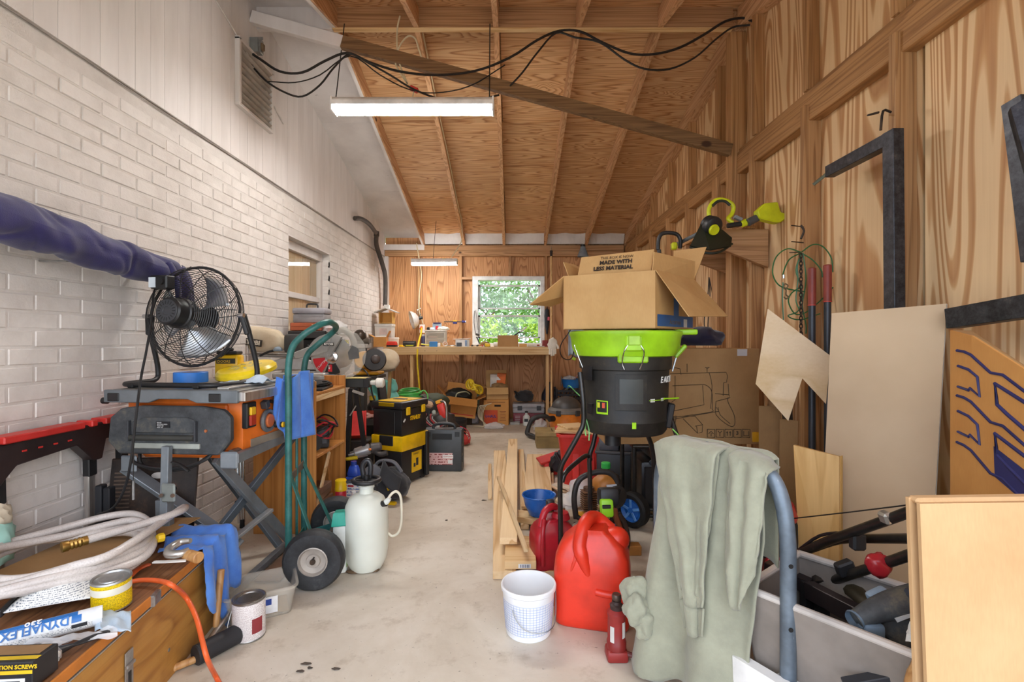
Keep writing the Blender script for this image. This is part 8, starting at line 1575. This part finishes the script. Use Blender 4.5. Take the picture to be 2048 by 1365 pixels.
t = th('rag_wrapped_hammer', 'wooden-handled tool wrapped in a white rag beside the flat carton', 'hammer', P(1850, 1320, 1.06)); o0 = Vector(t.location); tb(t, 'handle', 'handle', [P(1852, 1290, 1.08) - o0, P(1842, 1330, 1.06) - o0, P(1825, 1400, 1.04) - o0, Vector((.86, 1.02, .10)) - o0], .016, 10, 4); blob(t, 'rag', 'drop_white', P(1852, 1265, 1.07) - o0, (.035, .02, .035), 4, .35, 3, 3, False); blob(t, 'rag_tail', 'drop_white', P(1860, 1310, 1.06) - o0, (.02, .015, .05), 6, .3, 3, 3, False)
# ------------------------------------------------------------------ sheets leaning on the right wall
b = NB('drywall_paper'); v = b.co(); n = b.noise(v, 3, 4); f = b.noise(b.co((1, 1, 1)), 160, 2)
b.set('Base Color', b.ramp(n, [(.3, lin('bea382')), (.65, lin('ccb291'))])); b.set('Roughness', .7); b.bump(f, .08, .001); MATS['drywall_paper'] = b.m
t = th('drywall_sheet', 'tall tan drywall sheet leaning on the right wall', 'drywall', (1.35, 1.9, 0)); o0 = Vector(t.location)
dA, dB, dC, dD = Vector((1.235, 1.97, .003)), Vector((1.43, 1.69, .003)), P(1895, 609, 1.76), P(1666, 628, 2.06)
n_ = (dB - dA).cross(dD - dA).normalized(); slab(t, 'gypsum_core', 'dcd9cc:.7', [dA, dB, dC, dD], .012, o0); slab(t, 'paper_face', 'drywall_paper', [q + n_ * .0123 for q in (dA, dB, dC, dD)], .0012, o0)
t = th('wallboard_scrap', 'pale grey wallboard leaning behind the tan drywall sheet', 'wallboard', (1.5, 1.72, 0)); slab(t, 'panel', 'b9bdb8:.5', [Vector((1.44, 1.80, .003)), Vector((1.64, 1.50, .003)), Vector((1.66, 1.50, 1.0)), Vector((1.62, 1.66, 1.0))], .010, Vector(t.location))
yp = 2.42
t = th('plywood_offcut', 'light plywood offcut with a pointed corner standing on the right', 'plywood', P(1580, 740, yp)); o0 = Vector(t.location)
slab(t, 'offcut', 'birch', [P(x, y, 1 / (.4 + .000208 * (x - 1512))) for x, y in ((1536, 618), (1512, 768), (1577, 842), (1605, 757), (1652, 808), (1661, 712))], .012, o0)
for k in range(7): 
    a = P(1525 + 14 * k, 735 + 6 * k, yp + .06 - .02 * k); b_ = P(1545 + 14 * k, 690 + 14 * k, yp + .06 - .02 * k)
t2 = th('leaning_batten', 'dark batten propping the plywood offcut', 'batten', (1.42, 2.55, 0)); bar(t2, 'batten', '3a2a1c:.8', (0.05, .02, 0), (.02, .02, .85), .05, .03)
t = th('shelf_board', 'yellowish shelf board leaning in front of the drywall', 'board', (1.15, 2.05, 0)); o0 = Vector(t.location); sa, sb_ = P(1590, 890, 1.97), P(1681, 913, 1.88)
slab(t, 'board', 'mdf_board', [Vector((sa.x + .02, 1.94, .003)), Vector((sb_.x - .02, 1.85, .003)), sb_, sa], .018, o0); slab(t, 'edge_band', 'c49a52:.5', [Vector((sb_.x - .02, 1.85, .003)), Vector((sb_.x - .004, 1.865, .003)), sb_ + Vector((.016, .014, 0)), sb_], .002, o0)
for k, (lb, pts, m_) in enumerate((('dark cardboard piece beside the machine carton', [(1518, 812, 2.62), (1562, 814, 2.56), (1556, 1000, 2.55), (1518, 1000, 2.6)], 'kraft_dark'), ('narrow dark cardboard strip right of the other cardboard', [(1560, 838, 2.5), (1596, 842, 2.46), (1592, 1000, 2.44), (1556, 1000, 2.48)], 'kraft_dark'))):
    q = [P(*p_) for p_ in pts]; q[2].z = q[3].z = .004; tag(slab(None, 'cardboard_piece', m_, [q[3], q[2], q[1], q[0]], .008), lb, 'cardboard', 'cardboard scraps')
# flat carton and printed carton at the lower right
t = th('flat_carton', 'big folded flat carton standing at the lower right corner', 'cardboard', (1.1, .95, 0)); o0 = Vector(t.location)
q = [Vector((.80, .93, .003)), Vector((1.55, .93, .003)), P(2130, 1002, .97), P(1833, 1006, .955)]
slab(t, 'front_sheet', 'card_light', q, .008, o0); slab(t, 'rear_sheet', 'card_light', [v + Vector((-.004, .022, .005 if v.z > .1 else 0)) for v in q], .008, o0); bar(t, 'folded_top', 'card_light', q[3] + Vector((0, .012, .002)) - o0, q[2] + Vector((0, .012, .002)) - o0, .012, .026, (0, 1, 0), bev=.005)
t = th('printed_carton', 'tan carton printed with navy step-shaped lines at the right edge', 'cardboard box', (1.25, 1.2, 0)); o0 = Vector(t.location)
e1, e2, e3 = P(1905, 661, 1.50), P(1948, 672, 1.41), P(2075, 752, 1.20)
g1, g2, g3 = [Vector((q_.x, q_.y, .003)) for q_ in (e1, e2, e3)]
slab(t, 'narrow_face', 'card_orange', [g1, g2, e2, e1], .006, o0); slab(t, 'main_face', 'card_orange', [g2, g3, e3, e2], .006, o0)
slab(t, 'rear_face', 'card_orange', [g3, g3 + Vector((.1, .1, 0)), e3 + Vector((.1, .1, 0)), e3], .006, o0); slab(t, 'top_cover', 'kraft', [e1, e2, e3, e3 + Vector((.1, .1, 0)), e1 + Vector((.1, .05, 0))], .004, o0)
NV = '26285e:.6'
def on_face(f, u, v):      # f 0 narrow, 1 main ; u across 0..1, v height below the top edge in metres
    a, b_, ga = (e1, e2, g1) if f == 0 else (e2, e3, g2); nn = (b_ - a).cross(Vector((0, 0, 1))).normalized(); nn = nn if nn.dot(-a) > 0 else -nn
    return a.lerp(b_, u) + Vector((0, 0, -v)) + nn * .0075 - o0
for v0 in (.055, .19, .33):
    tb(t, 'printed_line', NV, [on_face(0, .35, v0), on_face(0, .7, v0 - .003), on_face(0, 1, v0)], .004, 5, 1); tb(t, 'printed_line', NV, [on_face(1, .0, v0), on_face(1, .35, v0 + .012), on_face(1, .55, v0 - .005), on_face(1, .95, v0 + .0)], .004, 5, 1)
for v0 in (.10, .235):
    tb(t, 'printed_line', NV, [on_face(0, .4, v0), on_face(0, .9, v0), on_face(1, .12, v0 + .005), on_face(1, .16, v0 + .055), on_face(0, .95, v0 + .052), on_face(0, .9, v0 + .06), on_face(0, .4, v0 + .062)], .004, 5, 1); tb(t, 'printed_line', NV, [on_face(1, .95, v0 - .02), on_face(1, .42, v0 - .012), on_face(1, .46, v0 + .04), on_face(1, .62, v0 + .045), on_face(1, .95, v0 + .05)], .005, 5, 1)
slab(t, 'navy_block', NV, [on_face(1, .42, .34), on_face(1, .98, .33), on_face(1, .98, .25), on_face(1, .40, .26)], .0006)
t = th('white_sheeting', 'white sheeting behind the printed carton', 'sheeting', (1.5, 1.32, 0)); sh(t, 'sheet', 'drop_white', lambda u, v: Vector((-.02 + .16 * u, .14 - .30 * u + .02 * math.sin(v * 9), 1.02 - 1.0 * v + .02 * math.sin(u * 12))), 14, 20, .01)
# ------------------------------------------------------------------ steel and tools on the right wall
t = th('steel_angle_frame', 'black steel L-shaped frame hanging on the right wall', 'steel frame', (1.57, 2.03, 1.9)); o0 = Vector(t.location)
va = P(1779, 262, 2.0); va.x = 1.555
bar(t, 'upright', 'black_steel', va + Vector((0, .0, 0)) - o0, Vector((1.565, 2.0, .75)) - o0, .045, .06, (0, 1, 0)); bar(t, 'arm', 'black_steel', va + Vector((0, .02, -.03)) - o0, Vector((1.555, 2.40, va.z - .03)) - o0, .045, .055); cy(t, 'bent_pin', '6a7060:.4:.5', Vector((1.55, 2.39, va.z - .03)) - o0, Vector((1.50, 2.44, va.z - .08)) - o0, .008, n=8)
tb(t, 'hook_nail', 'rust_metal', [va + Vector((.03, .05, .10)) - o0, va + Vector((-.01, .04, .10)) - o0, va + Vector((-.02, .04, .02)) - o0], .005, 6, 3); tb(t, 'hook_nail', 'rust_metal', [va + Vector((.03, .12, .13)) - o0, va + Vector((-.03, .10, .11)) - o0, va + Vector((-.02, .05, .10)) - o0], .004, 6, 3)
t = tag(bar(None, 'steel_bar', 'black_steel', P(1903, 638, 1.72), P(2100, 606, 1.42), .05, .07), 'dark flat steel bar resting across behind the printed carton', 'steel bar')
t = th('steel_post', 'dark steel post slanting at the right edge', 'steel post', P(2040, 280, 1.45)); o0 = Vector(t.location); bar(t, 'post', 'black_steel', P(2034, 200, 1.46) - o0, P(2075, 520, 1.40) - o0, .04, .06, (0, 1, 0)); slab(t, 'foot', 'black_steel', [P(2021, 215, 1.44) - o0, P(2060, 190, 1.42) - o0, P(2075, 400, 1.38) - o0, P(2048, 352, 1.42) - o0], .03)
t = th('wood_gusset_shelf', 'rough wooden gusset shelf bracketed on the studs', 'shelf bracket', (1.5, 3.3, 1.6)); o0 = Vector(t.location)
gz = P(1460, 462, 3.26)
for yy, x0_, sc in ((3.245, 1448, 1.0), (3.78, 1400, .9)):
    x1_ = XS; xa = x1_ - .30 * sc; zt_ = gz.z
    slab(t, 'gusset', 'grayboard' if False else 'beam_x', [Vector((xa, yy, zt_)), Vector((x1_ + .08, yy, zt_)), Vector((x1_ + .08, yy, zt_ - .25 * sc)), Vector((xa, yy, zt_ - .10))], -.034, o0)
bar(t, 'shelf_slat', 'beam_y', Vector((xs[0] * 0 + 1.36, 3.2, gz.z + .012)) - o0, Vector((1.36, 3.85, gz.z + .012)) - o0, .07, .02); bar(t, 'shelf_slat', 'beam_y', Vector((1.55, 3.2, gz.z + .012)) - o0, Vector((1.55, 3.85, gz.z + .012)) - o0, .09, .02)
t = th('string_trimmer', 'lime and black string trimmer lying on the gusset shelf', 'string trimmer', P(1450, 455, 3.1)); o0 = Vector(t.location); Q = lambda x, y, d=3.1: P(x, y, d) - o0; LY = 'd8e01c:.4'
cy(t, 'shaft', '7d8a94:.3:.6', Q(1348, 492, 3.5), Q(1440, 445, 3.12), .013, n=12); la(t, 'trimmer_head', BK, [(0, 0), (.04, 0), (.058, .01), (.062, .03), (.058, .05), (.05, .055), (.055, .075), (.04, .09), (0, .09)], 24, Q(1430, 455, 3.0), (-.25, .9, .5)); la(t, 'bump_knob', LY, [(0, 0), (.03, 0), (.034, .012), (.030, .02), (0, .02)], 22, Q(1430, 461, 2.98), (-.25, .9, .5))
slab(t, 'guard', '1b2013:.45', [Q(1403, 448, 3.06), Q(1380, 494, 3.02), Q(1420, 502, 2.96), Q(1462, 494, 2.98), Q(1464, 478, 3.02), Q(1445, 462, 3.06)], .012); tb(t, 'guard_rim', '1b2013:.45', [Q(1380, 494, 3.02), Q(1410, 506, 2.97), Q(1440, 504, 2.96), Q(1464, 488, 3.0)], .008, 8, 4)
tb(t, 'loop_handle', LY, [Q(1418, 434, 3.15), Q(1418, 418, 3.15), Q(1428, 403, 3.15), Q(1442, 399, 3.15), Q(1458, 404, 3.15), Q(1467, 414, 3.15), Q(1464, 428, 3.15), Q(1456, 438, 3.14), Q(1466, 446, 3.13)], .013, 10, 5); tb(t, 'handle_grip', '2a2c22:.5', [Q(1425, 412, 3.135), Q(1436, 403, 3.135), Q(1450, 403, 3.135), Q(1460, 411, 3.135)], .009, 8, 4)
cy(t, 'grip', BK, Q(1455, 452), Q(1482, 448), .016, n=12); cy(t, 'grip', LY, Q(1482, 449), Q(1505, 440), .022, n=14, bev=.004); cy(t, 'grip', '4a4a4c:.5', Q(1495, 446, 3.08), Q(1522, 432, 3.08), .025, .022, 14, .005)
pr(t, 'battery_mount', LY, [(-.06, -.03), (.02, -.06), (.06, -.07), (.15, -.03), (.075, -.005), (.065, .06), (-.02, .06), (-.07, .02)], .06, frame(Q(1528, 430, 3.1), (1, 0, .1), (-.1, 0, 1)), bev=.006); bx(t, 'trigger_guard', '8f9294:.5', Q(1476, 440, 3.08), (.05, .03, .02), rot=(0, 25, 0))
t = th('edger_handle', 'black loop handle of a tool standing behind the open carton', 'tool handle', P(1338, 495, 3.4)); o0 = Vector(t.location); tb(t, 'loop', '2b2a2a:.4', [P(x, y, 3.4) - o0 for x, y in ((1316, 500), (1317, 480), (1324, 468), (1340, 466), (1355, 470), (1361, 482), (1360, 497))], .014, 10, 5); bx(t, 'yellow_collar', LY, P(1348, 500, 3.4) - o0, (.04, .04, .05), bev=.008); cy(t, 'shaft', '3a3a3c:.4', P(1318, 500, 3.4) - o0, Vector((1.15, 3.45, .5)) - o0, .014, n=10)
t = th('bolt_cutters', 'pair of dark tool shafts with red grips leaning on the right wall', 'bolt cutters', (1.5, 2.5, 0)); o0 = Vector(t.location)
for (x, y0, y1, d) in ((1624, 536, 612, 2.50), (1655, 530, 605, 2.46)):
    a = P(x, y0, d); b_ = P(x, y1, d + .0); e_ = Vector((a.x - .03, d - .05, .003)); cy(t, 'grip', '8e3a2c:.5', a - o0, b_ - o0, .0195, .0185, 16, .004); cy(t, 'shaft', '3a3c40:.4:.3', b_ - o0, e_ - o0, .0165, n=14); cy(t, 'grip_rim', 'c04030:.5', b_ + Vector((0, 0, .006)) - o0, b_ - o0, .020, n=14)
t = th('green_tether', 'loops of green coated wire hung on a nail', 'wire', P(1603, 505, 2.6)); o0 = Vector(t.location); Q = lambda x, y, d=2.58: P(x, y, d) - o0
for pts in ([(1602, 505), (1575, 498), (1552, 515), (1545, 545), (1555, 568), (1575, 578), (1610, 584)], [(1602, 506), (1578, 520), (1566, 548), (1568, 555)], [(1602, 506), (1625, 520), (1642, 540), (1645, 555)], [(1604, 504), (1625, 490), (1645, 493), (1662, 515), (1666, 545)], [(1604, 506), (1592, 540), (1602, 575), (1598, 620), (1576, 632), (1600, 640), (1640, 628)], [(1606, 506), (1612, 560), (1605, 610), (1612, 650), (1612, 668)], [(1600, 575), (1582, 588), (1577, 605), (1590, 628), (1612, 625), (1645, 598), (1666, 575)], [(1602, 508), (1595, 530), (1596, 560), (1592, 600), (1600, 622)], [(1566, 565), (1565, 600), (1567, 640)]): tb(t, 'wire_loop', '2f6a3a:.4', [Q(*p_) for p_ in pts], .0035, 5, 5)
tb(t, 'snap_hook', '8a7a60:.35:.7', [Q(1572, 578), Q(1576, 572), Q(1570, 568), Q(1567, 575), Q(1572, 580), Q(1572, 590), Q(1577, 594), Q(1572, 598), Q(1568, 594)], .004, 6, 4); cy(t, 'crimp', 'c8c8c4:.3:.8', Q(1567, 550), Q(1567, 557), .007, n=8)
t = th('hanging_chain', 'rusty steel chain hanging beside the green wire', 'chain', P(1602, 512, 2.57)); o0 = Vector(t.location); first = None
for k in range(22):
    z = -k * .0205; a = k % 2
    pts = [(.008 * math.cos(q * .7854) * (1 - a), .008 * math.cos(q * .7854) * a, z + .0135 * math.sin(q * .7854)) for q in range(8)]; tb(t, 'chain_link', 'rust_metal', pts, .003, 5, 2, True)
tb(t, 'nail', 'rust_metal', [(-.05, .02, .02), (0, .01, .02), (.03, .05, .015)], .003, 5, 2)
t = th('hook_and_rag', 'small dark hook with twisted scrap on the stud above the green wire', 'hook', P(1602, 455, 2.58)); tb(t, 'nail', 'rust_metal', [(-.05, .0, .01), (.03, .03, .01)], .003, 5, 1); tb(t, 'scrap', '3a3028:.8', [(0, 0, .01), (.012, -.005, -.02), (.0, 0, -.06)], .011, 8, 4, flat=.5); tb(t, 'nail', 'rust_metal', [(-.05, .0, -.075), (.03, .03, -.075)], .003, 5, 1)
t = th('hanging_wires', 'thin dark wires hung on a stud behind the open carton', 'wire', P(1418, 560, 3.95)); o0 = Vector(t.location)
for dx in (0, 6, -5): tb(t, 'wire', '2a2420:.6', [P(1418, 555, 3.94) - o0, P(1420 + dx, 600, 3.94) - o0, P(1416 + dx * 1.5, 650, 3.94) - o0, P(1420 - dx, 690, 3.94) - o0], .004, 5, 4)
# small debris on the floor
for k, (x, y) in enumerate(((893, 1042), (476, 1116), (612, 1330), (620, 1338), (600, 1345), (968, 1002), (560, 1228), (672, 1340))):
    tag(blob(None, 'floor_debris', '4a3f35:.9', FL(x, y) + Vector((0, 0, .003)), (.008 + .004 * (k % 3), .005, .003), k, .6, 4, 2), ('dark twig scrap in the middle of the bare floor', 'brown leaf scrap by the saw stand', 'largest dirt crumb low on the bare floor', 'second dirt crumb low on the bare floor', 'third dirt crumb low on the bare floor', 'scrap beside the lumber', 'brown scrap beside the plastic tub', 'rightmost dirt crumb low on the bare floor')[k], 'debris', 'floor debris')
# ------------------------------------------------------------------ trees seen through the back window
def leafmesh(name, n, ext, size, mat, seed):
    r = random.Random(seed); V = []; F = []
    for i in range(n):
        u = r.random() * 2 * math.pi; w_ = r.uniform(-1, 1); rad = r.random() ** .4; s = math.sqrt(1 - w_ * w_)
        c = Vector((math.cos(u) * s * rad * ext[0], math.sin(u) * s * rad * ext[1], w_ * rad * ext[2]))
        k = mn.noise(c * 1.6 + Vector((seed, 0, 0)))
        if k < -.12: continue
        d1 = Vector((r.gauss(0, 1), r.gauss(0, 1), r.gauss(0, 1))).normalized(); d2 = d1.cross(Vector((r.gauss(0, 1), r.gauss(0, 1), r.gauss(0, 1)))).normalized()
        l = size * r.uniform(.6, 1.4); b_ = len(V)
        V += [c - d1 * l, c + d2 * l * .45, c + d1 * l, c - d2 * l * .45]; F.append((b_, b_ + 1, b_ + 2, b_ + 3))
    return V, F
for i, (x, y, z, ext, n, size, mat, lb) in enumerate([
        (-1.3, 11.6, 1.9, (1.5, .8, 1.5), 4200, .07, 'leaf_pale', 'pale leafy tree at the left of the window view'),
        (1.5, 13.4, 2.2, (1.8, .8, 1.9), 5200, .07, 'leaf', 'green leafy tree at the right of the window view'),
        (0.1, 16.6, 2.3, (2.2, 1.2, 1.6), 4200, .08, 'leaf_pale', 'farthest tree in the middle of the window view'),
        (0.0, 10.2, 1.0, (2.2, .5, .66), 5200, .055, 'leaf_bright', 'bright yellow-green hedge just outside the window'),
        (-3.2, 14.0, 2.4, (1.2, .8, 1.9), 3000, .07, 'leaf', 'tall tree partly hidden by the window frame')]):
    t = th('leafy_tree' if i != 3 else 'hedge', lb, 'tree' if i != 3 else 'hedge', (x, y, -.12))
    V, F = leafmesh('f', n, ext, size, mat, i + 1)
    f = mk('foliage', [v + Vector((0, 0, z + .12)) for v in V], F, mat, t); f['kind'] = 'stuff'
    tb(t, 'trunk', '6b5a48:.8', [(0, 0, 0), (.03, .02, z * .5), (-.02, 0, z)], .06, 8, 3)
    for k in range(4): tb(t, 'branch', '6b5a48:.8', [(0, 0, z * .5), (ext[0] * .3 * (-1) ** k, .1 * k - .2, z * .8), (ext[0] * .6 * (-1) ** k, .2 * k - .3, z * (1 + .08 * k))], .025, 6, 3)
